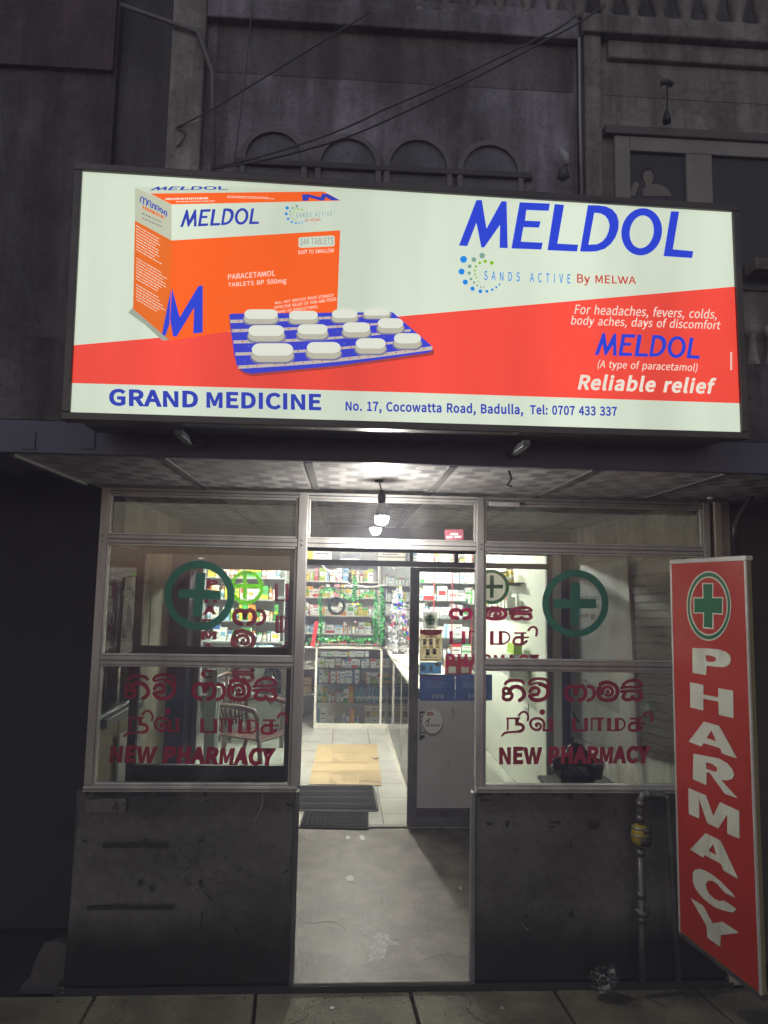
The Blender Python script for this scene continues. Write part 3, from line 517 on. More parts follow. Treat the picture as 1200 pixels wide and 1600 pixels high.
for (x, y, r), lb in (((340, 872, 20), 'faint pale paint blot near the middle of the entrance floor'), ((895, 920, 10), 'small white paper scrap on the dark right side of the entrance floor'),
                  ((405, 668, 16), 'larger flat white scrap near the mats at the back of the entrance floor'), ((330, 668, 9), 'smaller white scrap beside a larger one near the mats at the back of the floor'),
                  ((375, 1097, 9), 'white chip in the middle of the entrance floor, above the paint splash'), ((415, 1150, 7), 'tiny white chip touching the upper left of the paint splash')):
    a = Art(ZP(0), .003, .0002); a.poly(z8(blob(x, y, r, 9, .4)), FLECK); o = a.build('paper_scrap', None); tag(o, lb, 'litter')
a = Art(ZP(0), .003, .0002); a.poly(z8([(598, 708), (625, 710), (643, 707), (645, 717), (622, 718), (600, 716)]), BLACK)
tag(a.build('black_strip', None), 'thin black rubber scrap lying on the concrete floor near the door', 'litter')

# ------------------------------------------------------------------ upper storey of the shop's own building
WY = .05
BLD = thing('terraced_building', (0, 1, 2.2), 'dark grey plastered upper storey with arched openings behind the lit signboard', 'building')
m = MB(); m.box(Y(277, 200, WY).x, Y(902, 200, WY).x, WY, WY+.3, 2.13, 6.2, PLAST); m.build('wall', BLD)
m = MB(); m.box(Y(272, 200, WY).x-.02, Y(318, 200, WY).x, WY-.05, WY+.25, 2.9, 4.48, PLASTL); m.build('pilaster', BLD, .006)
zc = Y(600, 40, WY).z
m = MB(); m.box(Y(318, 200, WY).x, Y(902, 200, WY).x, WY-.05, WY+.01, zc-.05, zc+.06, PLAST); m.box(Y(318, 200, WY).x, Y(900, 200, WY).x, WY-.03, WY+.01, zc+.06, zc+.12, PLAST); m.build('cornice', BLD, .008)
zb = Y(600, 128, WY).z
m = MB(); m.box(Y(333, 200, WY).x, Y(896, 200, WY).x, WY-.002, WY+.01, zb, zc-.05, mat('grey_band', (.15, .145, .15), .85, 0, .2, 1.5, .3, 14)); m.build('plaster_band', BLD)
RIM = mat('arch_rim', (.17, .165, .18), .8, 0, .2, 6); ARCH = mat('arch_panel', (.12, .12, .145), .5, 0, .3, 3)
for uc, hw, ut in ((428, 52, 190), (544, 51, 200), (653, 53, 204), (765, 51, 211)):
    ctr = Y(uc, ut+62, WY); r = (Y(uc+hw, ut+62, WY)-Y(uc-hw, ut+62, WY)).length/2
    prof = [(ctr.x+r*math.cos(a_), ctr.z+(r*1.02)*math.sin(a_)) for a_ in [PI*i/20 for i in range(21)]]
    bot = ctr.z-.75
    arch = MB(); o3 = [(prof[0][0], bot)]+prof+[(prof[-1][0], bot)]
    inn = [(ctr.x+(x-ctr.x)*.84, (z if z == bot else ctr.z+(z-ctr.z)*.84)) for x, z in o3]
    A_ = [(x, WY-.025, z) for x, z in o3]; B_ = [(x, WY-.025, z) for x, z in inn]; A2 = [(x, WY+.01, z) for x, z in o3]; B2 = [(x, WY-.008, z) for x, z in inn]
    arch.strip(A_, B_, RIM); arch.strip(A2, A_, RIM); arch.strip(B_, B2, RIM)
    wdw = arch.build('arched_window', BLD)
    pn = MB(); pn.poly(B2, ARCH)
    pn.build('pane', wdw)
m = MB(); zl = Y(600, 249, WY).z
m.box(Y(370, 250, WY).x, Y(830, 250, WY).x, WY-.03, WY+.004, zl-.075, zl-.045, mat('ledge_dark', (.085, .083, .095), .8)); m.build('ledge', BLD, .004)
m = MB(); m.tube([Y(190, 8, -.02), Y(240, 26, -.02), Y(308, 49, -.02), Y(314, 62, -.02), Y(332, 112, -.02), Y(334, 268, -.02)], .011, mat('grey_pipe', (.15, .145, .15), .5)); m.build('drain_pipe', BLD)
m = MB(); m.tube([Y(905, 60, -.0), Y(906, 180, -.0), Y(909, 315, -.0)], .008, mat('conduit', (.32, .32, .33), .4)); m.build('conduit', BLD)
# left neighbour
LB = thing('neighbour_house', (-2.5, 1, 0), 'almost black grimy house wall left of the shopfront', 'house')
xl = Y(277, 200, WY).x-.001
m = MB(); m.box(-9, Y(176, 200, .3).x, .3, .7, 2.2, 6.2, PLASTD); m.box(Y(176, 200, .3).x+.004, xl, .34, .7, 2.2, 6.2, mat('slate_plaster', (.095, .095, .11), .9, 0, .25, 1.6, .3, 12)); m.build('wall', LB)
m = MB(); m.box(-9, Y(176, 200, .3).x-.01, .27, .31, Y(80, 110, .3).z, 6.2, PLASTR); m.build('parapet', LB)
m = MB(); m.box(-9, -1.16, .62, .9, -.05, 2.2, mat('black_wall', (.016, .016, .018), .8, 0, .4, 3, .3, 12)); m.build('ground_floor_wall', LB)
m = MB()
for i in range(9): m.box(-2.6+i*.09, -2.592+i*.09, .585, .595, .9, 1.9, DSTEEL)
for i in range(14): m.box(-2.62, -1.86, .595, .605, .9+i*.075, .906+i*.075, DSTEEL)
m.build('window_grille', LB)
# right neighbour: paler house with balustrade and timber window
RB = thing('corner_house', (3, 1, 0), 'pale plastered house with balustrade and timber window right of the signboard', 'house')
RY = .04
x0 = Y(906, 200, RY).x
m = MB(); m.box(x0+.012, 9, RY, RY+.4, 2.1, Y(1000, 60, RY).z, PLASTL)
m.box(1.80, 9, .22, .6, -.05, 2.1, mat('brown_wall', (.055, .045, .038), .8, 0, .3, 2, .2, 20)); m.box(Y(600, 0, RY).x-.2, 9, .55, .7, Y(1000, 62, RY).z, 6.2, PLASTD); m.build('wall', RB)  # last box: dark wall added behind the balusters to keep the gaps dark
m = MB(); m.box(x0+.012, Y(936, 200, RY).x, RY-.045, RY+.01, 2.1, Y(920, 42, RY).z, PLASTL); m.build('pilaster', RB, .006)
zc = Y(1000, 62, RY).z
m = MB(); m.box(x0, 9, RY-.07, RY+.3, zc-.03, zc+.07, PLASTL); m.box(x0+.14, 9, RY-.03, RY+.01, zc-.13, zc-.032, PLASTL); m.build('cornice', RB, .01)
m = MB(); zt = Y(1000, 152, RY).z
m.box(Y(937, 200, RY).x, 9, RY-.002, RY+.01, zt, zc-.132, mat('dull_band', (.26, .25, .235), .85, 0, .2, 2, .3, 14)); m.build('plaster_band', RB)
x = Y(612, 20, RY).x; k = 0
while x < 2.4:
    r = .75 if x < x0 else 1.0
    bl_ = MB(); z0 = (Y(600, 24, RY).z if x < x0 else zc+.07)
    bl_.lathe((x, RY+.0, z0), [(.035*r, 0), (.04*r, .03), (.022*r, .05), (.03*r, .09), (.048*r, .16), (.046*r, .22), (.026*r, .34), (.022*r, .40), (.036*r, .43), (.036*r, .46)], PLASTL, 12)
    bl_.build('baluster', RB); x += .135
m = MB(); m.box(Y(600, 0, RY).x-.2, 9, RY-.06, RY+.06, zc+.53, zc+.62, PLASTL); m.build('rail', RB, .01)
WTIM = mat('grey_timber', (.25, .24, .23), .7, 0, .2, 5, .2, 30)
wx0, wx1, wz1 = Y(957, 220, RY).x, Y(1270, 220, RY).x, Y(957, 217, RY).z
m = MB(); zlow = wz1-.75
m.box(wx0, wx0+.075, RY-.03, RY+.005, zlow, wz1, WTIM); m.box(wx0+.0755, wx1, RY-.03, RY+.005, wz1-.075, wz1, WTIM)
xm = Y(1090, 280, RY).x
m.box(xm-.07, xm+.06, RY-.03, RY+.005, zlow, wz1-.0755, WTIM)
m.box(wx0-.05, wx1, RY-.045, RY+.004, wz1+.002, wz1+.045, mat('lintel', (.12, .115, .11), .8)); 
win = m.build('window', RB, .004)
m = MB(); m.box(wx0+.076, xm-.071, RY-.012, RY-.004, zlow, wz1-.076, mat('dark_pane', (.03, .031, .034), .2)); m.box(xm+.061, wx1, RY-.012, RY-.004, zlow, wz1-.076, MATS['dark_pane']); m.build('pane', win)
a = Art(YP(RY-.014), .001, .0001)
SK = mat('poster_skin', (.22, .19, .165), .7); CL = mat('poster_cloth', (.20, .18, .16), .7); HR = mat('poster_hair', (.02, .018, .018), .7)
a.poly([(1005, 306), (1004, 296), (1012, 290), (1024, 287), (1036, 290), (1044, 296), (1050, 306)], CL)
a.poly([(983, 306), (990, 285), (996, 283), (999, 288), (992, 306)], SK)
a.disc(1012, 271, 11, 11, HR); a.disc(1013, 276, 8, 10.5, SK); a.poly([(1009, 284), (1018, 284), (1020, 291), (1008, 291)], SK)
a.poly(ell(1012, 267, 10, 5.5, 16, PI, 2*PI), HR); a.disc(1010, 275, 1.3, .8, HR, 8); a.disc(1017, 275, 1.3, .8, HR, 8); a.disc(1013.5, 281, 2, .7, HR, 8)
a.disc(981, 272, 4.5, 6, SK, 12)
tag(a.build('poster', None), 'faded picture of a dark haired person in a pale top stuck inside the upper window', 'poster')
m = MB(); m.tube([Y(1042, 128, -.03), Y(1043, 150, -.03), Y(1042, 172, -.03)], .004, BLACK); m.tube([Y(1032, 130, -.02), Y(1042, 127, -.03), Y(1050, 133, -.02)], .014, DSTEEL)
m.lathe(Y(1042, 192, -.03), [(.018, 0), (.02, .02), (.012, .05), (.006, .07)], BLACK); tag(m.build('hanging_socket', None), 'empty lamp socket hanging on a short wire above the timber window', 'lamp socket')
m = MB(); m.tube([Y(874, 232, 0), Y(883, 244, -.02), Y(886, 258, -.02)], [.01, .02, .012], mat('pale_plastic', (.4, .4, .42), .4)); m.lathe(Y(880, 283, -.02), [(.005, 0), (.03, .02), (.02, .06), (.005, .08)], DSTEEL); tag(m.build('wall_bracket', None), 'pale curved cable bracket on the wall beside the conduit', 'bracket')
# details right of the sign: small stone balusters and ledges
RD = thing('stone_balustrade', (2.05, .0, 3.1), 'small shadowy stone balustrade just right of the signboard', 'balustrade')
m = MB(); p = Y(1188, 420, 0); m.box(p.x-.06, 2.9, -.06, .04, p.z-.03, p.z+.03, PLASTL); m.build('upper_rail', RD, .005)
m = MB(); p = Y(1188, 632, 0); m.box(p.x-.06, 2.9, -.06, .04, p.z-.035, p.z+.03, PLASTL); m.build('lower_rail', RD, .005)
for i in range(5):
    p = Y(1180+i*28, 630, -.01); p2 = Y(1180+i*28, 520, -.01)
    h = p2.z-p.z; m = MB(); m.lathe((p.x, -.01, p.z+.03), [(.026, 0), (.018, h*.12), (.034, h*.3), (.03, h*.45), (.016, h*.65), (.014, h*.85), (.03, h*.9), (.03, h)], PLASTL, 12); m.build('baluster', RD)
for k_ in ('grey_band', 'dull_band', 'slate_plaster', 'arch_panel'): weather(MATS[k_], .6)
# service cables across the wall
CBL = mat('cable_black', (.085, .085, .095), .7)
def cable(pts, r, lb, sag=0):
    m = MB(); P = [Y(u, v, yy) for u, v, yy in pts]; Q = []
    for i in range(len(P)-1):
        for k in range(6):
            t = k/6; q = P[i].lerp(P[i+1], t); q.z -= sag*4*t*(1-t); Q.append(q)
    m.tube(Q+[P[-1]], r, CBL, 6); tag(m.build('cable', None), lb, 'cable')
cable([(275, 200, 0), (330, 172, -.05), (580, 18, -.3)], .0042, 'single black cable rising from the pilaster to the top edge of the wall', .0)
cable([(330, 262, -.05), (480, 222, -.1), (600, 171, -.15), (850, 55, -.2), (900, 24, -.2)], .0048, 'upper of two parallel cables crossing above the arches', .01)
cable([(330, 264, -.02), (485, 232, -.06), (600, 190, -.1), (858, 60, -.2), (945, 8, -.2)], .0048, 'lower of two parallel cables crossing above the arches', .01)
cable([(395, 0, -.02), (382, 130, -.02), (366, 258, -.02)], .0035, 'thin wire hanging straight down left of the first arch')
cable([(0, 140, -.3), (8, 260, -.3), (22, 390, -.3), (60, 503, -.3)], .0035, 'thin pale wire dangling at the far left edge beside the signboard')
cable([(275, 200, 0), (290, 206, -.02), (287, 218, -.02), (276, 230, 0)], .004, 'short loop of cable at the pilaster edge')

# ------------------------------------------------------------------ canopy
CAN = thing('canopy', (.2, -.3, 2.1), 'shallow canopy with patterned ceiling boards and dark blue fascia over the shopfront', 'canopy')
CEIL = bpy.data.materials.new('patterned_board'); CEIL.use_nodes = True
nt = CEIL.node_tree; N = nt.nodes; L = nt.links; b = N['Principled BSDF']; b.inputs['Roughness'].default_value = .6
tc = N.new('ShaderNodeTexCoord')
def mth(op, a_, b_=None):
    n = N.new('ShaderNodeMath'); n.operation = op
    for i, x in enumerate((a_, b_)):
        if x is None: continue
        if isinstance(x, (int, float)): n.inputs[i].default_value = x
        else: L.new(x, n.inputs[i])
    return n.outputs[0]
sp = N.new('ShaderNodeSeparateXYZ'); L.new(tc.outputs['Object'], sp.inputs[0])
wv = mth('MULTIPLY', mth('SINE', mth('MULTIPLY', sp.outputs[1], 2*PI/.17)), .016)
ux = mth('ADD', sp.outputs[0], wv)
ck = mth('MULTIPLY', mth('SINE', mth('MULTIPLY', ux, 2*PI/.14)), mth('SINE', mth('MULTIPLY', sp.outputs[1], 2*PI/.17)))
st_ = N.new('ShaderNodeMapRange'); st_.inputs['From Min'].default_value = -.12; st_.inputs['From Max'].default_value = .12; L.new(ck, st_.inputs['Value'])
nz = N.new('ShaderNodeTexNoise'); nz.inputs['Scale'].default_value = 1.3; nz.inputs['Detail'].default_value = 9; L.new(tc.outputs['Object'], nz.inputs['Vector'])
cr = N.new('ShaderNodeValToRGB'); cr.color_ramp.elements[0].position = .35; cr.color_ramp.elements[0].color = (.20, .185, .175, 1); cr.color_ramp.elements[1].position = .6; cr.color_ramp.elements[1].color = (.46, .445, .44, 1); L.new(nz.outputs['Fac'], cr.inputs[0])
mx = N.new('ShaderNodeMix'); mx.data_type = 'RGBA'; mx.blend_type = 'MULTIPLY'; nk = N.new('ShaderNodeTexNoise'); nk.inputs['Scale'].default_value = 2.3; nk.inputs['Detail'].default_value = 5; L.new(tc.outputs['Object'], nk.inputs['Vector']); mk = N.new('ShaderNodeMapRange'); mk.inputs['From Min'].default_value = .34; mk.inputs['From Max'].default_value = .62; mk.inputs['To Min'].default_value = .25; mk.inputs['To Max'].default_value = 1; L.new(nk.outputs['Fac'], mk.inputs['Value']); L.new(mth('MULTIPLY', st_.outputs[0], mk.outputs[0]), mx.inputs[0]); L.new(cr.outputs[0], mx.inputs[6]); mx.inputs[7].default_value = (.40, .39, .41, 1)
L.new(mx.outputs[2], b.inputs['Base Color'])
bp = N.new('ShaderNodeBump'); bp.inputs['Strength'].default_value = .25; bp.inputs['Distance'].default_value = .002; L.new(st_.outputs[0], bp.inputs['Height']); L.new(bp.outputs[0], b.inputs['Normal'])
CZ = 2.09
seams = [-1.145, -.645, -.133, .385, .905, 1.40, 1.9]
BAT = mat('batten', (.13, .125, .12), .6, 0, .2, 6)
m = MB()
for i in range(len(seams)-1): m.box(seams[i]+.004, seams[i+1]-.004, -.675, 1.93, CZ+random.uniform(-.002, .003), CZ+.02, CEIL)
m.build('ceiling_boards', CAN)
for sx in seams[1:-1]:
    bm_ = MB(); bm_.box(sx-.016, sx+.016, -.672, 1.92, CZ-.005, CZ+.006, BAT); bm_.build('batten', CAN, .003)
m = MB(); m.box(-1.165, -1.146, -.672, .05, CZ-.012, CZ+.03, BAT); m.build('edge_trim', CAN)
# fascia: boards left and right run past the sign
m = MB(); m.box(-3.2, 2.9, -.71, -.678, CZ-.004, 2.20, NAVY); m.box(-3.2, 2.9, -.70, -.68, 2.203, 2.50, PLASTD); m.build('fascia', CAN, .003)
m = MB(); m.box(-3.2, 2.9, -.676, .045, 2.14, 2.165, NAVY); m.build('roof_slab', CAN)
for u in (45, 138): m = MB(); p = Y(u, 688, -.712); m.box(p.x-.022, p.x+.022, -.716, -.7105, p.z-.03, p.z+.03, NAVY); m.build('patch_plate', CAN)
m = MB(); p = Zp(795, 735, CZ); m.tube([p, p+Vector((.01, 0, -.03)), p+Vector((-.005, 0, -.055)), p+Vector((.012, 0, -.06))], .004, BLACK); m.build('hook', CAN)

# ------------------------------------------------------------------ lit signboard
SGN = thing('lightbox_sign', (.24, -.85, 2.14), 'large lit medicine signboard with blue lettering and a red band above the shopfront', 'signboard')
bl_, br_, tl_ = Vector((-.867, -.999, 2.140)), Vector((1.347, -.901, 2.168)), Vector((-.877, -1.008, 2.964))
ex = (br_-bl_).normalized(); ez = (tl_-bl_); SW = (br_-bl_).length; ez -= ex*ez.dot(ex); SH = ez.length; ez.normalize(); ey = ez.cross(ex).normalized()
if ey.y < 0: ey = -ey
SP = Plane(bl_, ey)
def sl(a_, b_, d): return bl_+ex*a_+ez*b_+ey*d
FRM = mat('sign_frame', (.085, .078, .075), .4, .5, .25, 6, .05, 40)
FRB = mat('sign_box', (.10, .10, .14), .45, .3, .2, 4)
ft = .024
m = MB()
for (a0, a1, b0, b1) in ((0, SW, 0, ft), (0, SW, SH-ft, SH), (0, ft, ft+.0005, SH-ft-.0005), (SW-ft, SW, ft+.0005, SH-ft-.0005)):
    m.slab([sl(a0, b0, 0), sl(a1, b0, 0), sl(a1, b1, 0), sl(a0, b1, 0)], ey*.05, FRM)
m.build('frame', SGN, .003)
m = MB(); m.slab([sl(.03, .01, .052), sl(SW-.03, .01, .052), sl(SW-.03, SH-.01, .052), sl(.03, SH-.01, .052)], ey*.19, FRB); m.build('box', SGN, .004)
for u in (300, 800):
    p = Y(u, 690, -.73); m = MB(); m.box(p.x-.012, p.x+.012, -.93, -.69, 2.116, 2.136, DSTEEL); m.box(p.x+.0125, p.x+.04, -.76, -.725, 2.118, 2.137, DSTEEL); m.build('bracket', SGN, .002)
E_ = lambda n, r, g, b, k=1.0, var=0.06: lamp_mat('film_'+n, lin(r, g, b), k*.9, var, (1, 1, .12), 3.0)
fW = E_('white', 212, 224, 203, 1.0, .16); fR = E_('red', 240, 72, 56, 1.0, .2); fB = E_('blue', 30, 62, 208); fO = E_('orange', 252, 97, 6, 1, .08)
fT = E_('cream', 238, 228, 212, 1, 0); fD = E_('deep_blue', 36, 58, 175, 1, 0); fOs = E_('orange_side', 228, 106, 18, 1, .06); fWs = E_('white_side', 190, 196, 170); fWt = E_('white_top', 204, 214, 190)
fG = E_('grey_text', 150, 150, 140, 1, 0); fAz = E_('azure', 10, 135, 225, 1, 0); fSg = E_('sage', 125, 165, 150, 1, 0); fLm = E_('lime', 130, 190, 20, 1, 0); fRd = E_('brick', 200, 72, 60, 1, 0)
fP1 = E_('pill_top', 226, 229, 214, 1, 0); fP2 = E_('pill_side', 186, 184, 166, 1, 0); fP3 = E_('pill_shade', 120, 118, 150, 1, 0); fSv = E_('foil', 198, 186, 176, 1, .1); fBl = E_('blister_blue', 52, 62, 200, 1, .12); fSh = E_('shadow_print', 165, 60, 52, 1, 0); fTl = E_('teal', 40, 130, 150, 1, 0); fShg = E_('grey_print', 160, 168, 152, 1, 0)
m = MB(); m.poly([sl(ft-.002, ft-.002, .012), sl(SW-ft+.002, ft-.002, .012), sl(SW-ft+.002, SH-ft+.002, .012), sl(ft-.002, SH-ft+.002, .012)], fW); m.build('lit_panel', SGN)
D0 = -.0118
def sart(k): return Art(SP, D0+.0003*k, .00003)
z1 = zm(1.967, 90, 240); z2 = zm(2.143, 640, 270); zM = zm(2.927, 700, 300); zB = zm(3.529, 200, 280); zL = zm(3.4286, 340, 460)
a = sart(1)
a.poly([(104.5, 540.4), (1157.6, 447), (1164.2, 630.3), (640, 613.2), (103, 598.2)], fR); a.build('red_band', SGN)
# big word, traced once and stretched wherever it returns
WORD = [([(50, 245), (130, 37), (155, 37), (176, 168), (245, 42), (268, 43), (273, 257), (236, 255), (238, 150), (165, 254), (152, 252), (130, 140), (88, 247)], []),
        ([(328, 47), (466, 53), (460, 86), (358, 82), (352, 131), (424, 134), (416, 163), (345, 160), (333, 227), (433, 232), (427, 263), (290, 258)], []),
        ([(488, 55), (531, 59), (500, 236), (595, 241), (590, 272), (455, 266)], []),
        ([(640, 60), (685, 61), (722, 66), (752, 80), (772, 104), (781, 135), (779, 170), (766, 207), (744, 238), (716, 260), (680, 271), (645, 273), (604, 272)], [[(669, 95), (695, 97), (718, 108), (732, 126), (739, 150), (735, 178), (724, 205), (706, 226), (682, 239), (642, 241)]]),
        ([(886+93*math.cos(t)+6*math.sin(-t), 182+108*math.sin(t)) for t in [2*PI*i/36 for i in range(36)]], [[(886+55*math.cos(t)+6*math.sin(-t), 182+75*math.sin(t)) for t in [2*PI*i/36 for i in range(36)]]]),
        ([(1020, 88), (1057, 90), (1028, 262), (1122, 271), (1116, 302), (986, 293)], [])]
def word(a, quad, m):
    tl, tr, br, bl = [Vector(q) for q in quad]
    def mp(p):
        x = (p[0]-50)/1072; y = (p[1]-.0543*(p[0]-50)-33)/212
        q = (tl*(1-x)+tr*x)*(1-y)+(bl*(1-x)+br*x)*y; return (q.x, q.y)
    for o, hs_ in WORD: a.poly([mp(p) for p in o], m, [[mp(p) for p in h] for h in hs_])
a = sart(3)
for o, hs_ in WORD: a.poly(zM(o), fB, [zM(h) for h in hs_])
a.build('brand_word', SGN); a = sart(3)
word(a, [(929.3, 520), (1093.6, 527.5), (1093.6, 561), (929.3, 554.5)], fB); a.build('brand_word', SGN)
def dots(a, T, k):
    for L_, mm in (([(71, 308, 16), (62, 364, 14), (79, 412, 12), (112, 442, 10), (148, 454, 9), (178, 454, 7), (202, 447, 6), (221, 436, 5), (236, 423, 4.5)], fAz), ([(156, 291, 13), (118, 309, 11), (99, 340, 9), (97, 371, 8), (105, 398, 6.5), (119, 414, 5.5), (134, 427, 4.5), (150, 434, 4), (164, 436, 3.5)], fSg), ([(200, 324, 9), (170, 317, 8), (145, 324, 6.5), (128, 341, 5.5), (122, 359, 5), (123, 376, 4.5), (129, 391, 4), (139, 408, 3)], fLm)):
        for x, y, r in L_:
            q = T((x, y)); a.disc(q[0], q[1], r*k, r*k, mm, 14)
a = sart(2); dots(a, lambda p: zM([p])[0], 1/2.927)
a.build('dot_swirl', SGN); a = sart(2)
a.text('SANDS ACTIVE', [(756.4, 423), (891.3, 428.3), (891.3, 443.2), (756.4, 437.5)], fAz, bold=8, space=430)
a.build('maker_mark', SGN); a = sart(2)
a.text('By MELWA', [(901.6, 428), (993.8, 432), (993.8, 447.3), (901.6, 446)], fRd, bold=14)
a.build('maker_mark', SGN)
a = sart(4)
a.text('GRAND', [(170.3, 607), (309.5, 610.4), (309.5, 637.6), (170.3, 634)], fD, bold=34, space=-16)
a.build('shop_name', SGN); a = sart(4)
a.text('MEDICINE', [(322.5, 611), (501.8, 615.2), (501.8, 641.6), (322.5, 637.4)], fD, bold=34, space=-16)
a.build('shop_name', SGN); a = sart(4)
a.text('No. 17, Cocowatta Road, Badulla,', [(540, 625.5), (817.5, 631.4), (817.5, 651.2), (540, 645.2)], fD, bold=26, space=-6)
a.build('address', SGN); a = sart(4)
a.text('Tel: 0707 433 337', [(828, 631.8), (964, 634.6), (964, 650.2), (828, 647.6)], fD, bold=26, space=-6)
a.build('address', SGN)
a = sart(4)
a.text('For headaches, fevers, colds,', [(897.6, 474.5), (1119.7, 483), (1119.7, 501.5), (897.6, 494)], fT, bold=5, shear=.2)
a.text('body aches, days of discomfort', [(892, 492.5), (1126, 500.5), (1126, 518.5), (892, 511)], fT, bold=5, shear=.2)
a.build('slogan', SGN); a = sart(4)
a.text('(A type of paracetamol)', [(934, 561.6), (1090, 567.5), (1090, 583.5), (934, 578)], fT, bold=4, shear=.2)
a.build('slogan', SGN); a = sart(4)
a.text('Reliable relief', [(902.7, 583.2), (1119.7, 590.5), (1119.7, 616), (902.7, 609)], fT, bold=30, shear=.2)
a.build('slogan', SGN); a = sart(4)
for i in range(9): a.poly([(1141, 550+i*3.2), (1144, 550.1+i*3.2), (1144, 552.2+i*3.2), (1141, 552.1+i*3.2)], fT)
a.build('fine_print', SGN)
# printed carton
a = sart(2)
a.poly(zB([(0, 735), (28, 705), (240, 885), (190, 890), (90, 800)]), fShg)
a.poly(zB([(38, 45), (560, 38), (1040, 60), (1172, 120), (240, 140)]), fWt)
a.poly(zB([(122, 79), (1080, 68), (1172, 118), (240, 139)]), fO)
a.poly(zB([(38, 45), (240, 140), (240, 338), (38, 228)]), fWs)
a.poly(zB([(38, 228), (240, 338), (230, 890), (28, 715)]), fOs)
a.poly(zB([(240, 140), (1172, 120), (1170, 282), (240, 338)]), fW)
a.poly(zB([(240, 338), (1170, 282), (1152, 745), (230, 890)]), fO)
a.poly(zB([(243, 602), (285, 762), (388, 590), (412, 584), (412, 845), (360, 852), (365, 708), (268, 868), (248, 866), (232, 770)]), fB)
a.poly(zB([(237, 606), (228, 800), (205, 865), (187, 855)]), fB)
a.poly(zB([(960, 83), (998, 83), (1062, 100), (1070, 80), (1100, 80), (1168, 116), (1122, 117), (1090, 98), (1082, 117), (1064, 118), (1000, 100), (992, 119), (962, 119)]), fD)
word(a, [(281.6, 328.2), (404.6, 325), (404.6, 350), (281.6, 354.8)], fD)
word(a, [(238, 291.6), (352, 290.8), (357, 296.4), (234, 297.4)], fD)
q0 = lambda p: (zB([(863+(p[0]-47)*.62, 145+(p[1]-285)*.58+0)])[0])
dots(a, q0, .17)
a.text('SANDS ACTIVE', [(463, 332.4), (518.5, 330.5), (518.5, 337.6), (463, 340)], fTl, space=380)
a.text('By MELWA', [(477.5, 341.5), (501, 340.6), (501, 346.5), (477.5, 347.5)], fRd, bold=4)
rr = [(940, 326), (952, 320), (1128, 310), (1140, 316), (1140, 362), (1132, 370), (952, 379), (940, 372)]
a.poly(zB(rr), fW)
a.text('144 TABLETS', [(469.5, 373), (521, 370.7), (521, 381), (469.5, 383)], fG, bold=2)
a.text('EASY TO SWALLOW', [(466.4, 391.2), (522, 387.8), (522, 394.2), (466.4, 397.4)], fT, bold=6)
a.text('PARACETAMOL', [(356.2, 428.6), (430, 422.3), (430, 430.8), (356.2, 437)], fT, bold=6)
a.text('TABLETS BP 500mg', [(356.2, 442), (447.5, 434.2), (447.5, 444.5), (356.2, 450)], fT, bold=6)
a.text('WILL NOT IRRITATE YOUR STOMACH', [(429, 471.5), (521, 458.5), (521, 463.7), (429, 475.5)], fT, bold=6)
a.text('EFFECTIVE RELIEF OF PAIN AND FEVER', [(429, 478.6), (525.5, 464.5), (525.5, 469.8), (429, 483)], fT, bold=6)
a.text('BRAND OF PARACETAMOL', [(429, 486), (497, 476.3), (497, 481.2), (429, 490)], fT, bold=6)
# side-face print: title strokes and fine rows
tz = zm(3.529, 200, 280)
for st in ([(70, 125), (68, 105), (78, 98), (86, 112), (84, 138)], [(86, 112), (96, 106), (104, 122), (102, 145)], [(112, 140), (108, 125), (118, 118), (126, 132), (124, 152), (136, 156)], [(138, 155), (136, 135), (150, 150), (148, 165)], [(156, 168), (152, 145), (168, 152), (166, 172)], [(178, 180), (176, 158), (190, 172), (186, 186), (196, 184)], [(204, 195), (200, 175), (213, 182), (211, 205)]): a.stroke(tz(st), 1.6, fD)
a.words(223, 321, 258, 334, 1, fOs, .5, .35)
a.words(222, 332, 258, 346, 2, fG, .45, .4)
for r in range(26):
    u0, v0 = 212.5+r*.0, 352+r*4.6
    if r in (9, 10, 19): continue
    a.words(213, v0, 262-random.random()*14, v0+4, 1, fT, .58, .36)
a.words(258, 309.5, 330, 314.5, 1, fT, -.02, .6); a.words(355, 306, 430, 310, 2, fT, .03, .45); a.words(275, 314.5, 350, 318, 1, fT, -.02, .4)
a.build('carton_picture', SGN)
# blister strip
a = sart(6)
a.poly(zL([(60, 140), (105, 400), (140, 428), (185, 440), (640, 396), (1158, 325), (1160, 300), (1100, 250), (900, 300)]), fSh)
a.poly(zL([(62, 108), (78, 103), (780, 96), (920, 92), (940, 98), (1150, 278), (1153, 298), (1130, 312), (640, 382), (180, 425), (140, 415), (105, 385), (88, 320)]), fBl)
for l, r in (((67, 145), (930, 104)), ((75, 195), (985, 150)), ((85, 255), (1035, 192)), ((95, 320), (1090, 240)), ((108, 390), (1150, 287))):
    n = 22; w0, w1 = 17, 11 if r[0] < 1100 else 20
    up, dn = [], []
    for i in range(n):
        t = i/(n-1); x = l[0]+(r[0]-l[0])*t; y = l[1]+(r[1]-l[1])*t+14*math.sin(PI*t)*(1 if l[1] > 200 else .4)
        hw = (w0+(w1-w0)*t)/2; up.append((x, y-hw)); dn.append((x, y+hw))
    a.poly(zL(up+dn[::-1]), fSv)
    for i in range(30):
        t = random.random(); k = int(t*(n-1)); x, y = up[k]; a.poly(zL([(x, y+3), (x+9, y+3), (x+9, y+10), (x, y+11)]), E_('foil_print', 190, 120, 105, 1, 0))
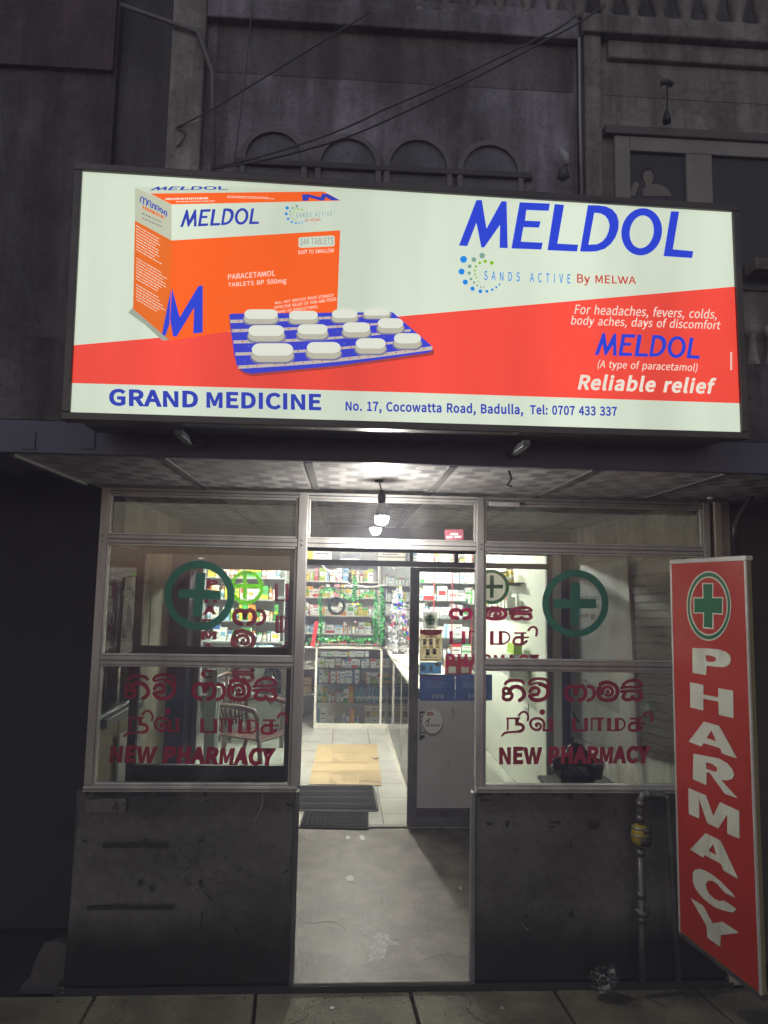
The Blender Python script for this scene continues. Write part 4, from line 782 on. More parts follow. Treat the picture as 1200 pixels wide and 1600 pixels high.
def pill(b):
    x0, x1, y0, y1 = b; h = y1-y0; w_ = x1-x0
    def rr(ya, yb, ins=0):
        hh = (yb-ya)/2; r = min(hh, w_*.2); P = []
        for cx, cy, a0 in ((x1-ins-r*1.3, ya+hh, -PI/2), (x0+ins+r*1.3, ya+hh, PI/2)):
            for i in range(9):
                t = a0+PI*i/8; P.append((cx+r*1.3*math.cos(t), cy+hh*math.sin(t)))
        return zL(P)
    a.poly(rr(y0+h*.36, y1+h*.10, -6), fP3)
    a.poly(rr(y0+h*.26, y1), fP2); a.poly(rr(y0, y0+h*.66, 3), fP1)
for b in ((780, 925, 80, 130), (610, 752, 82, 150), (380, 540, 88, 158), (140, 325, 80, 158), (855, 998, 128, 208), (668, 820, 150, 230), (425, 592, 160, 240), (162, 360, 165, 252), (942, 1092, 208, 290), (737, 903, 235, 318), (475, 662, 255, 345), (180, 408, 262, 362)): pill(b)
for i in range(70):
    x = random.uniform(130, 1060); y = random.uniform(130, 390)
    if (x-60)*-.12+405 < y: continue
    a.disc(*zL([(x, y)])[0], .45, .45, fP1, 6)
a.build('blister_picture', SGN)

# ------------------------------------------------------------------ red standing sign at the right post
RSX = [Vector((1.398, -.20, 0)), Vector((1.4655, -.65, 0))]
rd = (RSX[1]-RSX[0]).normalized(); rn = Vector((rd.y, -rd.x, 0))
if rn.x > 0: rn = -rn
RP = Plane(RSX[0], rn)
RS = thing('standing_sign', (1.44, -.42, 0), 'tall narrow red sign with a green cross and white vertical lettering beside the right post', 'sign')
RZ0, RZ1 = .285, 1.788
REDF = mat('red_film', (.38, .032, .024), .34, 0, .08, 1.5, .04, 20); REDW = mat('worn_white_film', (.56, .57, .49), .5, 0, .15, 12, .1, 30, col2=(.36, .37, .30), thr=(.28, .5), stretch=(1, 1, .3))
GRF = mat('green_film', (.010, .12, .052), .45); TRIM = mat('sign_trim', (.50, .49, .46), .4, .3, .15, 8); YEL = mat('yellowed_side', (.20, .165, .075), .5, 0, .2, 5)
def rq(t, z, d=0): 
    p = RSX[0].lerp(RSX[1], t)-rn*d; return Vector((p.x, p.y, z))
m = MB(); m.slab([rq(.0, RZ0), rq(1, RZ0), rq(1, RZ1), rq(0, RZ1)], -rn*.022, YEL); m.build('box', RS, .002)
m = MB(); m.poly([rq(.012, RZ0+.006, -.0012), rq(.985, RZ0+.006, -.0012), rq(.985, RZ1-.012, -.0012), rq(.012, RZ1-.012, -.0012)], REDF); m.build('red_face', RS)
m = MB()
m.slab([rq(-.01, RZ1-.014, -.004), rq(1.01, RZ1-.014, -.004), rq(1.01, RZ1+.004, -.004), rq(-.01, RZ1+.004, -.004)], -rn*.03, TRIM)
m.slab([rq(.982, RZ0, -.004), rq(1.006, RZ0, -.004), rq(1.006, RZ1-.0145, -.004), rq(.982, RZ1-.0145, -.004)], -rn*.008, TRIM)
m.slab([rq(-.01, RZ0, -.004), rq(.012, RZ0, -.004), rq(.012, RZ1-.0145, -.004), rq(-.01, RZ1-.0145, -.004)], -rn*.03, TRIM)
m.build('edge_trim', RS, .002)
m = MB(); m.slab([rq(-.01, RZ0-.012, -.004), rq(1.02, RZ0-.012, -.004), rq(1.02, RZ0-.001, -.004), rq(-.01, RZ0-.001, -.004)], -rn*.03, DSTEEL); m.build('bottom_rail', RS)
for z in (.5, 1.6):
    m = MB(); m.tube([rq(.0, z, .03), Vector((1.69, -.02, z))], .012, DSTEEL); m.build('hinge_arm', RS)
z6 = zm(4.444, 1040, 860); z2b = zm(4, 1000, 1200)
a = Art(RP, .0028, .00005)
cx, cy = z6([(300, 386)])[0]
for rx, ry, ix, iy, mm in ((155, 242, 0, 0, REDW), (148, 232, 0, 0, GRF), (132, 206, 0, 0, REDW), (124, 196, 0, 0, REDF)): a.disc(cx, cy, rx/4.444, ry/4.444, mm, 56)
a.poly(z6([(253, 226), (332, 226), (330, 324), (400, 324), (398, 448), (333, 442), (333, 547), (258, 541), (260, 437), (193, 437), (193, 325), (256, 325)]), REDW)
a.poly(z6([(261, 234), (325, 234), (323, 332), (393, 332), (391, 439), (325, 433), (325, 537), (265, 532), (267, 430), (200, 430), (200, 333), (263, 333)]), GRF)
a.build('cross_emblem', RS)
a = Art(RP, .0028, .00005)
a.poly(z6([(185, 678), (300, 681), (370, 688), (418, 703), (447, 727), (455, 757), (447, 785), (425, 803), (400, 811), (350, 808), (285, 800), (283, 866), (188, 850)]), REDW, [z6([(278, 727), (318, 731), (345, 742), (352, 757), (343, 770), (325, 775), (282, 769)])])
a.poly(z6([(168, 915), (263, 935), (262, 1000), (365, 1020), (365, 955), (470, 975), (472, 1165), (368, 1142), (367, 1050), (262, 1030), (262, 1112), (172, 1090)]), REDW)
a.poly(z6([(265, 1188), (372, 1218), (497, 1445), (390, 1410), (378, 1373), (263, 1338), (250, 1362), (160, 1328)]), REDW, [z6([(318, 1250), (350, 1325), (285, 1302)])])
a.poly([(1083.1, 1177.5), (1123, 1185), (1136, 1192), (1145, 1203), (1147.5, 1211), (1144, 1217), (1136, 1219.5), (1127, 1219), (1153, 1247.5), (1132, 1240), (1113, 1213), (1109, 1207), (1104, 1206.5), (1103.9, 1226.7), (1082.7, 1217.5)], REDW, [[(1103.2, 1191), (1113, 1193.7), (1119.5, 1199), (1120.8, 1204), (1117, 1206), (1103.6, 1201.5)]])
a.poly(z2b([(302, 125), (412, 170), (458, 300), (500, 213), (620, 268), (622, 443), (545, 410), (545, 290), (490, 378), (420, 345), (370, 195), (370, 315), (305, 288)]), REDW)
a.poly(z2b([(410, 407), (505, 455), (615, 693), (520, 640), (507, 600), (405, 545), (395, 560), (313, 510)]), REDW, [z2b([(457, 475), (478, 545), (428, 517)])])
a.poly(z2b([(597, 812), (575, 780), (540, 745), (495, 700), (450, 665), (405, 640), (370, 630), (343, 636), (330, 655), (330, 710), (343, 748), (365, 780), (395, 815), (430, 845), (475, 875), (520, 890), (560, 900), (585, 900), (603, 882), (560, 850), (522, 828), (495, 832), (462, 815), (432, 785), (415, 755), (412, 722), (425, 705), (450, 704), (480, 722), (530, 780)]), REDW)
a.poly(z2b([(315, 812), (395, 860), (455, 972), (515, 960), (620, 1030), (505, 1045), (502, 1118), (420, 1060), (415, 985)]), REDW)
a.build('lettering', RS)

# ------------------------------------------------------------------ glazed front partition
PT = thing('glazed_partition', (.3, 0, 0), 'aluminium framed glass front with dark sheet metal lower panels and maroon lettering', 'shopfront')
XL, XC0, XC, XR, XR1, XE, XE1 = -1.066, -.205, -.163, .593, .628, 1.66, 1.695
ZT, ZTR0, ZTR1, ZM0, ZM1, ZS0, ZS1 = 2.066, 1.823, 1.860, 1.303, 1.340, .780, .803
def post(x0, x1, z0, z1, mm, y0=-.02, y1=.025):
    m = MB(); m.box(x0, x1, y0, y1, z0, z1, mm); return m.build('post', PT, .003)
post(XL, XL+.034, ZS1, ZT, ALU); post(XC0, XC, ZS1+.0, ZT, ALU); post(XR, XR1, ZS1, ZT, ALU); post(XE-.02, XE+.012, ZS1, ZT, ALU)
m = MB(); m.box(1.69, 1.722, -.03, .03, .0, 2.07, mat('tan_post', (.30, .26, .21), .6, 0, .2, 6)); m.build('post', PT, .003)
def rail(x0, x1, z0, z1, mm=ALU, y0=-.017, y1=.022):
    m = MB(); m.box(x0, x1, y0, y1, z0, z1, mm); zc_ = (z0+z1)/2
    m.box(x0, x1, y0-.003, y0-.0005, zc_-.002, zc_+.002, DSTEEL); return m.build('rail', PT, .003)
for x0, x1 in ((XL+.035, XC0-.001), (XC+.001, XR-.001), (XR1+.001, XE-.021)):
    rail(x0, x1, ZT-.026, ZT, ALUB if x0 > -.5 and x0 < .5 else ALU); rail(x0, x1, ZTR0, ZTR1, ALUB if x0 > -.5 and x0 < .5 else ALU)
for x0, x1 in ((XL+.035, XC0-.001), (XR1+.001, XE-.021)):
    rail(x0, x1, ZM0, ZM1); rail(x0-.034, x1+.03, ZS0, ZS1-.001, ALUB, -.03, .03)
def bead(x0, x1, z0, z1):
    m = MB(); 
    m.box(x0, x0+.010, -.012, .016, z0, z1, ALUB); m.box(x1-.010, x1, -.012, .016, z0, z1, ALUB)
    m.box(x0+.0105, x1-.0105, -.012, .016, z0, z0+.008, ALUB); m.box(x0+.0105, x1-.0105, -.012, .016, z1-.008, z1, ALUB)
    b_ = m.build('glazing_bead', PT, .002)
    g = MB(); g.box(x0+.009, x1-.009, .002, .006, z0+.007, z1-.007, GLASSF); g.build('glass_pane', PT)
for x0, x1 in ((XL+.035, XC0-.001), (XR1+.001, XE-.021)):
    bead(x0, x1, ZM1+.001, ZTR0-.001); bead(x0, x1, ZS1, ZM0-.001)
for x0, x1 in ((XL+.035, XC0-.001), (XC+.001, XR-.001), (XR1+.001, XE-.021)): bead(x0, x1, ZTR1+.001, ZT-.027)
# screws on the joints
m = MB()
for x in (XL+.017, XC0+.02, XR+.018):
    for z in (ZTR0+.008, ZTR1-.008): m.lathe((x, -.0225, z), [(.003, -.003), (.003, .003)], DSTEEL, 8)
m.build('screw', PT)
def lower_panel(q, name='lower_panel'):
    """dented sheet: a fine grid with shallow dents"""
    m = MB(); (x0t, x1t, zt), (x0b, x1b, zb_) = q; nx, nz_ = 34, 34
    dn = [(random.random(), random.random(), random.uniform(.08, .22), random.uniform(-.010, .006)) for _ in range(16)]
    def pt(i, k):
        a_, b_ = i/nx, k/nz_; x = (x0t+(x1t-x0t)*a_)*(1-b_)+(x0b+(x1b-x0b)*a_)*b_; z = zt+(zb_-zt)*b_
        y = sum(d*math.exp(-((a_-cx_)**2+(b_-cz_)**2)/(r*r)) for cx_, cz_, r, d in dn)*min(1, 8*min(a_, 1-a_, b_, 1-b_))
        return (x, -.012-y*.9, z)
    vs = [pt(i, k) for k in range(nz_+1) for i in range(nx+1)]
    fs = [(k*(nx+1)+i, k*(nx+1)+i+1, (k+1)*(nx+1)+i+1, (k+1)*(nx+1)+i) for k in range(nz_) for i in range(nx)]
    m.add(vs, fs, SHEET, True); o = m.build(name, PT)
    return o
lower_panel(((XL-.012, XC0+.02, ZS0-.002), (XL-.035, XC0+.034, .012)))
lower_panel(((XR+.004, XE+.03, ZS0-.002), (XR+.002, XE+.03, .012)))
m = MB(); m.box(XL-.035, XC0+.03, .012, .03, .0, ZS0-.002, DSTEEL); m.box(XR+.005, XE+.03, .012, .03, .0, ZS0-.002, DSTEEL); m.build('panel_back', PT)
m = MB(); m.box(XC0+.021, XC0+.04, -.02, .03, .0, ZS0-.002, DSTEEL); m.box(XR-.016, XR+.001, -.02, .03, .0, ZS0-.002, GSTEEL); m.build('panel_edge', PT, .003)
m = MB(); m.box(XL-.03, XC0+.03, -.01, .03, -.07, .001, BLACK); m.box(XR, XE+.03, -.01, .03, -.07, .001, BLACK); m.build('plinth', PT)
# bare patches, scratches and a stencilled number on the sheet
z4 = zm(2.5, 0, 1200); z3 = zm(3.75, 740, 1200)
PA = YP(-.024)
def patchy(a, T, shp, mm):
    for p in shp: a.poly(T(p), mm)
def jit(x0, y0, x1, y1, j=3):
    P = []; n = max(2, int((x1-x0)/18)); 
    for i in range(n+1): P.append((x0+(x1-x0)*i/n, y0+random.uniform(-j, j)))
    for i in range(n+1): P.append((x1-(x1-x0)*i/n, y1+random.uniform(-j, j)))
    return P
a = Art(PA, .0, .00003)
patchy(a, z4, [jit(365, 97, 575, 110), jit(605, 96, 692, 110), jit(400, 292, 655, 312), jit(340, 536, 677, 554, 2), jit(796, 92, 808, 110, 2), jit(775, 280, 795, 292, 2), jit(540, 436, 556, 460, 2), jit(582, 458, 602, 486, 4), jit(777, 436, 790, 460, 2), jit(752, 626, 768, 640, 2), jit(916, 626, 934, 640, 2), jit(322, 282, 340, 292, 2), jit(555, 275, 575, 288, 3), jit(334, 92, 348, 108, 3), jit(1118, 138, 1148, 150, 2), jit(800, 124, 818, 134, 3), jit(1112, 604, 1122, 650, 1)], SHEETP)
for q in (((793, 480), (826, 516)), ((766, 358), (773, 336)), ((785, 640), (790, 560)), ((1134, 372), (1136, 348)), ((1104, 411), (1128, 400))): a.stroke(z4(q), 2.0, SHEETP, False)
for _ in range(70):
    x = random.gauss(760, 110); y = 400+(x-760)*.35+random.gauss(0, 55); a.poly(z4(blob(x, y, random.uniform(3, 9), 8, .5)), mat('stain', (.045, .043, .04), .6))
a.stroke(z4([(1018, 85), (1026, 118), (1018, 160), (992, 208)]), 1.1, SHEETW)
a.poly(z4(jit(335, 120, 492, 172, 4)), mat('label_ghost', (.085, .08, .072), .6, 0, .25, 30))
a.text('4', [(175, 1253), (187, 1253), (187, 1268.5), (175, 1268.5)], BLACK, bold=26)
a.stroke(z4([(470, 150), (492, 138), (488, 168), (474, 160)]), 1.6, BLACK)
a.build('worn_patch', PT)
a = Art(PA, .0, .00003)
patchy(a, z3, [[(25, 135), (70, 132), (110, 150), (90, 160), (60, 158), (40, 172), (25, 165)], jit(38, 183, 110, 193, 2), jit(190, 138, 215, 170, 5), jit(548, 120, 580, 178, 6), jit(455, 150, 495, 166, 5), jit(670, 134, 706, 172, 5), [(672, 330), (690, 308), (735, 312), (738, 345), (720, 362), (676, 360)], [(184, 312), (216, 308), (196, 360)], jit(72, 318, 112, 335, 5), jit(448, 310, 508, 326, 4), jit(450, 342, 475, 352, 3), jit(566, 430, 575, 476, 2), jit(830, 245, 838, 284, 2), [(580, 810), (588, 870), (562, 878), (560, 850), (574, 845)], [(290, 862), (328, 862), (308, 882)]], SHEETP)
a.stroke(z3([(260, 150), (275, 178), (300, 186), (325, 160)]), 1.2, SHEETP); a.stroke(z3([(228, 320), (236, 340), (228, 362)]), 1.0, SHEETP)
a.stroke(z3([(286, 912), (305, 940), (315, 952)]), 1.0, SHEETW); a.stroke(z3([(310, 945), (340, 948)]), .7, SHEETW)
for _ in range(26): a.poly(z3(blob(random.uniform(60, 860), random.uniform(380, 1000), random.uniform(2, 6), 7, .5)), SHEETP)
a.build('worn_patch', PT)

# Sinhala and Tamil brush-stroke glyphs, traced once (right pane) in a 1200 x 711 frame
SIN = [(24, [(118, 142), (122, 118), (142, 112), (160, 130), (152, 150)]), (24, [(132, 150), (118, 166), (122, 186), (148, 194), (172, 182), (178, 160), (166, 140)]), (28, [(158, 132), (180, 108), (212, 102), (244, 116), (262, 148), (256, 178), (232, 196)]), (22, [(132, 82), (150, 64), (196, 57), (240, 62), (258, 76)]),
       (24, [(302, 138), (316, 116), (346, 110), (366, 130), (352, 156), (318, 158)]), (28, [(302, 166), (322, 190), (362, 196), (404, 184), (428, 150), (424, 112), (398, 92), (372, 84)]), (20, [(296, 76), (318, 54), (368, 46), (420, 56), (434, 92)]), (14, [(300, 88), (350, 76), (384, 80)]),
       (28, [(600, 196), (566, 180), (552, 146), (562, 112), (592, 98), (616, 112), (622, 150)]), (28, [(622, 140), (634, 106), (664, 98), (684, 122), (688, 152), (674, 184), (644, 196)]), (24, [(706, 100), (736, 108), (750, 142), (738, 180), (704, 198)]),
       (28, [(786, 108), (776, 148), (794, 184), (842, 196), (888, 184), (910, 146), (902, 104), (868, 80), (828, 72), (792, 84)]), (22, [(804, 150), (806, 122), (834, 104), (866, 114), (876, 142), (858, 164), (832, 158)]), (14, [(836, 138), (846, 130), (850, 142)]),
       (22, [(950, 92), (976, 68), (1020, 58), (1062, 66), (1080, 92)]), (18, [(936, 110), (988, 104), (1040, 106), (1082, 96)]), (20, [(938, 136), (990, 132), (1040, 134), (1076, 128)]), (24, [(962, 150), (948, 174), (968, 192), (1000, 190), (1014, 172)]), (24, [(1014, 176), (1036, 194), (1066, 188), (1080, 164), (1066, 148)])]
TAM = [(13, [(148, 320), (148, 404)], 0), (13, [(138, 322), (236, 322)], 0), (26, [(212, 318), (212, 372)], 0), (22, [(212, 362), (238, 364), (256, 380), (252, 402), (226, 414)]), (15, [(232, 412), (190, 416), (150, 418), (124, 426), (110, 442)]), (15, [(226, 302), (240, 284), (262, 277), (282, 290), (290, 312), (286, 336)]),
       (18, [(350, 376), (344, 364), (362, 358), (378, 374), (370, 396), (342, 402), (314, 384), (306, 352), (326, 326), (362, 322), (390, 336), (402, 364), (396, 404)]), (15, [(392, 404), (462, 404)], 0), (26, [(450, 320), (450, 410)], 0),
       (26, [(608, 320), (608, 410)], 0), (13, [(598, 405), (704, 405)], 0), (26, [(692, 320), (692, 410)], 0), (12, [(732, 320), (732, 410)], 0), (13, [(726, 323), (816, 323)], 0), (26, [(786, 320), (786, 410)], 0),
       (28, [(852, 320), (852, 410)], 0), (13, [(840, 405), (928, 405)], 0), (28, [(906, 320), (906, 410)], 0), (13, [(906, 324), (940, 328), (960, 350), (956, 382), (926, 405)]),
       (13, [(996, 323), (1078, 323)], 0), (26, [(1050, 320), (1050, 396)], 0), (20, [(1050, 356), (1012, 356), (992, 376), (996, 400), (1024, 408), (1056, 402), (1078, 384)]), (13, [(1050, 356), (1096, 354)], 0), (18, [(1094, 302), (1106, 284), (1130, 278), (1148, 294), (1150, 318), (1146, 340)])]
def glyphs(a, tbl, T, k, m, sel=None):
    for g in tbl:
        pts = g[1]
        if sel and not (sel[0] <= sum(p[0] for p in pts)/len(pts) <= sel[1]): continue
        a.stroke([T(p) for p in pts], g[0]*k, m, len(g) < 3)
FG = YP(.0015)
def vinyl(T, k, dot, npq, name='window_lettering'):
    a = Art(FG, .0004, .00003); glyphs(a, SIN, T, k, MAROON); a.build(name, PT)
    a = Art(FG, .0004, .00003); glyphs(a, TAM, T, k, MAROON); a.disc(*T((388, 278)), 20*k, 20*k, MAROON); a.build(name, PT)
    a = Art(FG, .0004, .00003); a.text('NEW PHARMACY', npq, MAROON, bold=52, space=-30); a.build(name, PT)
TR_ = lambda p: (760+p[0]/4.444, 1050+p[1]/4.444)
vinyl(TR_, 1/4.444, 1, [(780, 1166.2), (1017.5, 1165), (1015.5, 1193), (780, 1195)])
def TL_(p):   # left pane: the same words, slightly wider and tilted
    x = (p[0]-108)/(1090-108); q = p[1]
    u = 160+(140+(1132-140)*x)/4.138; v = 1040+(40+(q-32)*1.02+x*18)/4.138
    return (u, v)
vinyl(TL_, 1.01/4.444, 1, [(173.5, 1163.5), (432, 1168.5), (428, 1197), (170, 1191.7)])
a = Art(FG, .0004, .00003); a.ring(311.3, 930.3, 55, 54.6, 43.7, 42.8, GREEN, 64)
a.poly(zm(5.217, 240, 860)([(345, 185), (425, 185), (412, 320), (548, 330), (545, 403), (404, 400), (392, 540), (318, 535), (330, 392), (200, 390), (200, 318), (338, 318)]), GREEN); a.build('cross_emblem', PT)
a = Art(FG, .0004, .00003); a.ring(899, 943, 51.8, 52.5, 41.3, 41.8, GREEN, 64)
a.poly(zm(2.857, 640, 740)([(720, 487), (760, 487), (760, 560), (832, 560), (832, 602), (758, 602), (756, 676), (720, 676), (722, 602), (642, 602), (642, 560), (722, 560)]), GREEN); a.build('cross_emblem', PT)
a = Art(FG, .0004, .00003); z6c = zm(4, 460, 740)
a.poly(z6c([(942, 350), (1052, 348), (1056, 356), (1056, 408), (1050, 414), (946, 414), (940, 406), (939, 358)]), mat('pink_sticker', (.34, .10, .13), .5, 0, .1, 20))
a.poly(z6c([(975, 372), (1022, 371), (1022, 384), (975, 385)]), PAPER); a.poly(z6c([(950, 390), (988, 389), (988, 403), (950, 404)]), PAPER); a.poly(z6c([(1000, 389), (1042, 388), (1042, 401), (1000, 402)]), PAPER)
a.build('warning_sticker', PT)
m = MB(); m.box(XR1+.02, XR1+.16, -.028, -.021, 2.025, 2.045, mat('worn_plate', (.36, .35, .33), .5, 0, .3, 20)); m.build('hinge_plate', PT, .002)
# sliding sash just behind the left panes
SS = thing('window_sash', (-.6, .12, .78), 'black framed sliding window sash just behind the left front glass', 'window sash')
sx0, sx1, sz0, sz1 = -.932, -.222, .782, 1.835
DS = mat('black_sash', (.030, .030, .033), .4, .4, .3, 8)
for n_, b_ in (('stile', (sx0, sx0+.036, sz0, sz1)), ('stile', (sx1-.022, sx1, sz0, sz1)), ('rail', (sx0+.0365, sx1-.0225, sz1-.05, sz1)), ('rail', (sx0+.0365, sx1-.0225, sz0, sz0+.075)), ('rail', (sx0+.0365, sx1-.0225, 1.30, 1.372))):
    m = MB(); m.box(b_[0], b_[1], .10, .135, b_[2], b_[3], DS); m.build(n_, SS, .003)
g = MB(); g.box(sx0+.03, sx1-.02, .115, .118, sz0+.05, sz1-.04, GLASS); g.build('glass', SS)
# latch bolt, cable trunk at far right post
m = MB(); m.tube([Y(1150, 872, -.05), Y(1148, 820, -.05), Y(1158, 800, -.06), Y(1200, 735, -.15), Y(1215, 712, -.2)], .016, mat('black_pipe', (.02, .02, .022), .25, 0, .2)); tag(m.build('bent_pipe', None), 'glossy black bent pipe above the red sign', 'pipe')
m = MB(); p = Y(1110, 770, -.04); m.lathe(p+Vector((0, 0, -.03)), [(.012, 0), (.018, .015), (.026, .03), (.02, .05), (.008, .055)], PAPER, 10); tag(m.build('cable_gland', None), 'crumpled white plastic wad at the top of the right post', 'plastic wad')

# ------------------------------------------------------------------ veranda walls
m = MB(); m.box(1.655, 1.80, .045, 2.07, -.05, 2.088, WALLW); tag(m.build('side_wall', None), 'dirty white plaster side wall of the entrance, right of the shop glass', 'wall')
LW = thing('side_wall', (-1.15, 1.4, 0), 'streaked beige side wall of the entrance on the left', 'wall')
m = MB(); m.box(-1.26, -1.155, .63, 1.93, -.05, 2.12, WALLB); m.build('masonry', LW)
SR = thing('side_counter', (-1.1, .5, 0), 'low plank counter with a grey ledge behind the leftmost glass', 'counter')
m = MB()
for i in range(4): m.box(-1.065, -1.042-.002*(i % 2), .06+i*.14, .06+(i+1)*.14-.004, 0, 1.02, WOOD)
m.build('plank_front', SR)
m = MB(); m.box(-1.064, -1.005, .05, .625, 1.021, 1.06, GSTEEL); m.build('ledge', SR, .003)
m = MB(); m.box(-1.064, -1.02, .05, .625, 1.82, 1.86, GSTEEL); m.box(-1.06, -1.03, .60, .625, 1.0605, 1.8195, DSTEEL); m.build('frame', SR, .003)
m = MB(); m.box(-1.045, -1.041, .06, .599, 1.061, 1.819, GLASS); m.build('glass', SR)
a = Art(XP(-1.039), .0005, .0001)
for T_ in (lambda p: (150+(1090-p[0])*.055-2, 946+(p[1]-40)*.19), lambda p: (153+(1080-p[0])*.06, 1040+(p[1]-50)*.17)):
    glyphs(a, SIN, T_, .075, mat('ghost_letter', (.07, .05, .055), .6), (540, 900) if T_((0, 0))[1] < 950 else (930, 1100)); a.build('mirrored_lettering', SR); a = Art(XP(-1.039), .0006, .0001)
a = Art(XP(-1.033), .0005, .0002)
q = [(196, 903), (217, 899), (213, 1016), (187, 1023)]
a.poly(q, PAPER); a.ring(201, 928, 9, 11, 5.5, 7, mat('pale_blue', (.20, .33, .48), .5), 24); a.disc(202, 927, 2.5, 3, PAPER)
PFT = mat('poster_grey', (.16, .17, .20), .6)
a.poly([(198, 955), (201, 942), (206, 954), (206, 985), (197, 988)], PFT)
for u in (193.5, 208.5): a.poly(ell(u, 984, 3.2, 9), PFT); a.disc(u, 994, 3.6, 4, PFT)
a.words(189, 1001, 211, 1004, 1, PFT, -.05, .5); a.text('Not in any care', [(189.5, 1015.5), (210, 1011), (210, 1015), (189.5, 1019.5)], BLACK, bold=14)
tag(a.build('poster', None), 'white leaflet with a pale blue ring and grey foot pictures on the leftmost glass', 'poster')
m = MB(); m.slab([(-1.035, .30, .0), (-1.0, .55, .0), (-1.0, .55, .95), (-1.035, .30, .95)], (.012, 0, 0), PAPER); o = m.build('leaning_board', None); tag(o, 'off white board with black scribbles leaning on the plank counter', 'board')
# neighbour's green lit sign seen through the side glass
GS = thing('shop_sign', (-1.9, 1.6, 1.6), 'small green neighbour sign with yellow lamps seen through the leftmost glass', 'sign')
m = MB(); p0, p1 = Y(120, 885, 1.2), Y(235, 950, 1.2); m.box(p0.x, p1.x, 1.2, 1.23, p1.z, p0.z, mat('sign_green', (.06, .22, .03), .5, 0, .5, 9)); m.build('board', GS)
m = MB(); p2 = Y(120, 1040, 1.21); m.box(p0.x, p1.x, 1.205, 1.225, p2.z, p1.z, mat('grey_board', (.16, .165, .15), .6, 0, .3, 8)); m.build('lower_board', GS)
YL = lamp_mat('yellow_lamp', (1, .62, .08), 5.0)
for u, v in ((174, 897), (188, 902), (200, 903), (185, 909), (198, 909), (211, 903), (170, 903)):
    m = MB(); m.ball(Y(u, v, 1.18), .009, YL, 8); m.build('lamp', GS)

# ------------------------------------------------------------------ inner shopfront
IY = 1.95
IS = thing('inner_shopfront', (.3, IY, 0), 'dark steel inner shopfront with door leaf, glazing and blue columns', 'shopfront')
def ib(name, x0, x1, z0, z1, mm, y0=IY-.02, y1=IY+.03, bev=.003):
    m = MB(); m.box(x0, x1, y0, y1, z0, z1, mm); return m.build(name, IS, bev)
ib('lintel', -1.25, 1.66, 1.925, 2.086, NAVY, IY-.015, IY+.12)
ib('upper_wall', -1.30, 1.70, 2.087, 2.5, WALLI, IY+.0, IY+.10, 0)
ib('header_rail', -.30, 1.52, 1.905, 1.9245, BLACK)
ib('header_rail', -.30, 1.49, 1.805, 1.845, GSTEEL)
ib('jamb', -.33, -.285, 0, 1.9045, GSTEEL)
ib('jamb', 1.478, 1.515, 0, 1.9045, GSTEEL)
ib('mullion', .80, .83, 1.8455, 1.9045, DSTEEL); ib('mullion', .475, .50, 1.8455, 1.9045, DSTEEL)
ib('reveal', 1.516, 1.575, 0, 1.9245, WALLI, IY-.05, IY+.11)
ib('column', 1.576, 1.654, 0, 1.9245, NAVYC, IY-.06, IY+.11)
ib('column', -1.154, -1.03, 0, 1.9245, NAVYC, IY-.25, IY+.11)
for x0, x1, z0, z1 in ((-1.029, -.99, 0, 1.83), (-.36, -.331, 0, 1.83)): ib('window_post', x0, x1, z0, z1, GSTEEL)
ib('window_head', -1.029, -.331, 1.84, 1.9245, mat('pale_steel', (.26, .265, .27), .5, .3, .15, 6)); ib('window_head', -.989, -.361, 1.76, 1.8395, MATS['pale_steel'])
ib('window_sill', -.989, -.361, 0, .10, GSTEEL); ib('window_rail', -.989, -.361, 1.085, 1.11, GSTEEL)
m = MB(); m.box(-.988, -.362, IY+.004, IY+.008, .101, 1.759, GLASSD); m.build('glass', IS)
ib('white_stile', -.94, -.865, .10, 1.06, WALLI, IY+.012, IY+.03)
# door leaf (closed, right of the opening) and fixed glazing beside it
DSTL = mat('door_steel', (.15, .15, .155), .4, .4, .25, 8, .08, 50)
DR = MB(); DR.box(.482, .548, IY-.025, IY+.02, .012, 1.80, DSTL); DR.box(.5485, .95, IY-.025, IY+.02, .012, .07, DSTL); DR.box(.5485, .95, IY-.025, IY+.02, 1.77, 1.80, DSTL); DR.box(.951, .985, IY-.025, IY+.02, .012, 1.80, DSTL)
DR.box(.51, .516, IY-.029, IY-.0255, .02, 1.79, GSTEEL)
door = DR.build('door', IS, .003)
m = MB(); m.box(.5485, .95, IY-.012, IY+.004, .0705, .868, mat('grey_door_panel', (.48, .48, .47), .45, .1, .12, 3, .1, 8)); m.build('panel', door, .002)
m = MB(); m.box(.5485, .95, IY-.014, IY-.0125, .0715, .13, mat('scuffed_kick', (.075, .07, .068), .5, 0, .5, 12)); m.build('kick_plate', door)
m = MB(); m.box(.5485, .95, IY-.003, IY+.001, .869, 1.769, GLASSD); m.build('glass', door)
m = MB(); m.box(.496, .512, IY-.05, IY-.0255, .95, 1.06, GSTEEL); m.build('handle', door, .004)
m = MB(); m.box(.986, 1.477, IY+.0, IY+.004, .05, 1.804, GLASSD); m.box(.501, .799, IY+.006, IY+.009, 1.846, 1.904, GLASSD); m.box(.831, 1.477, IY+.006, IY+.009, 1.846, 1.904, GLASSD); m.build('glass', IS)
ib('bottom_rail', .986, 1.477, 0, .05, GSTEEL)
m = MB(); m.box(-.284, .481, IY-.03, IY+.02, -.03, .012, mat('sill_stone', (.12, .115, .10), .6)); m.build('threshold', IS, .003)
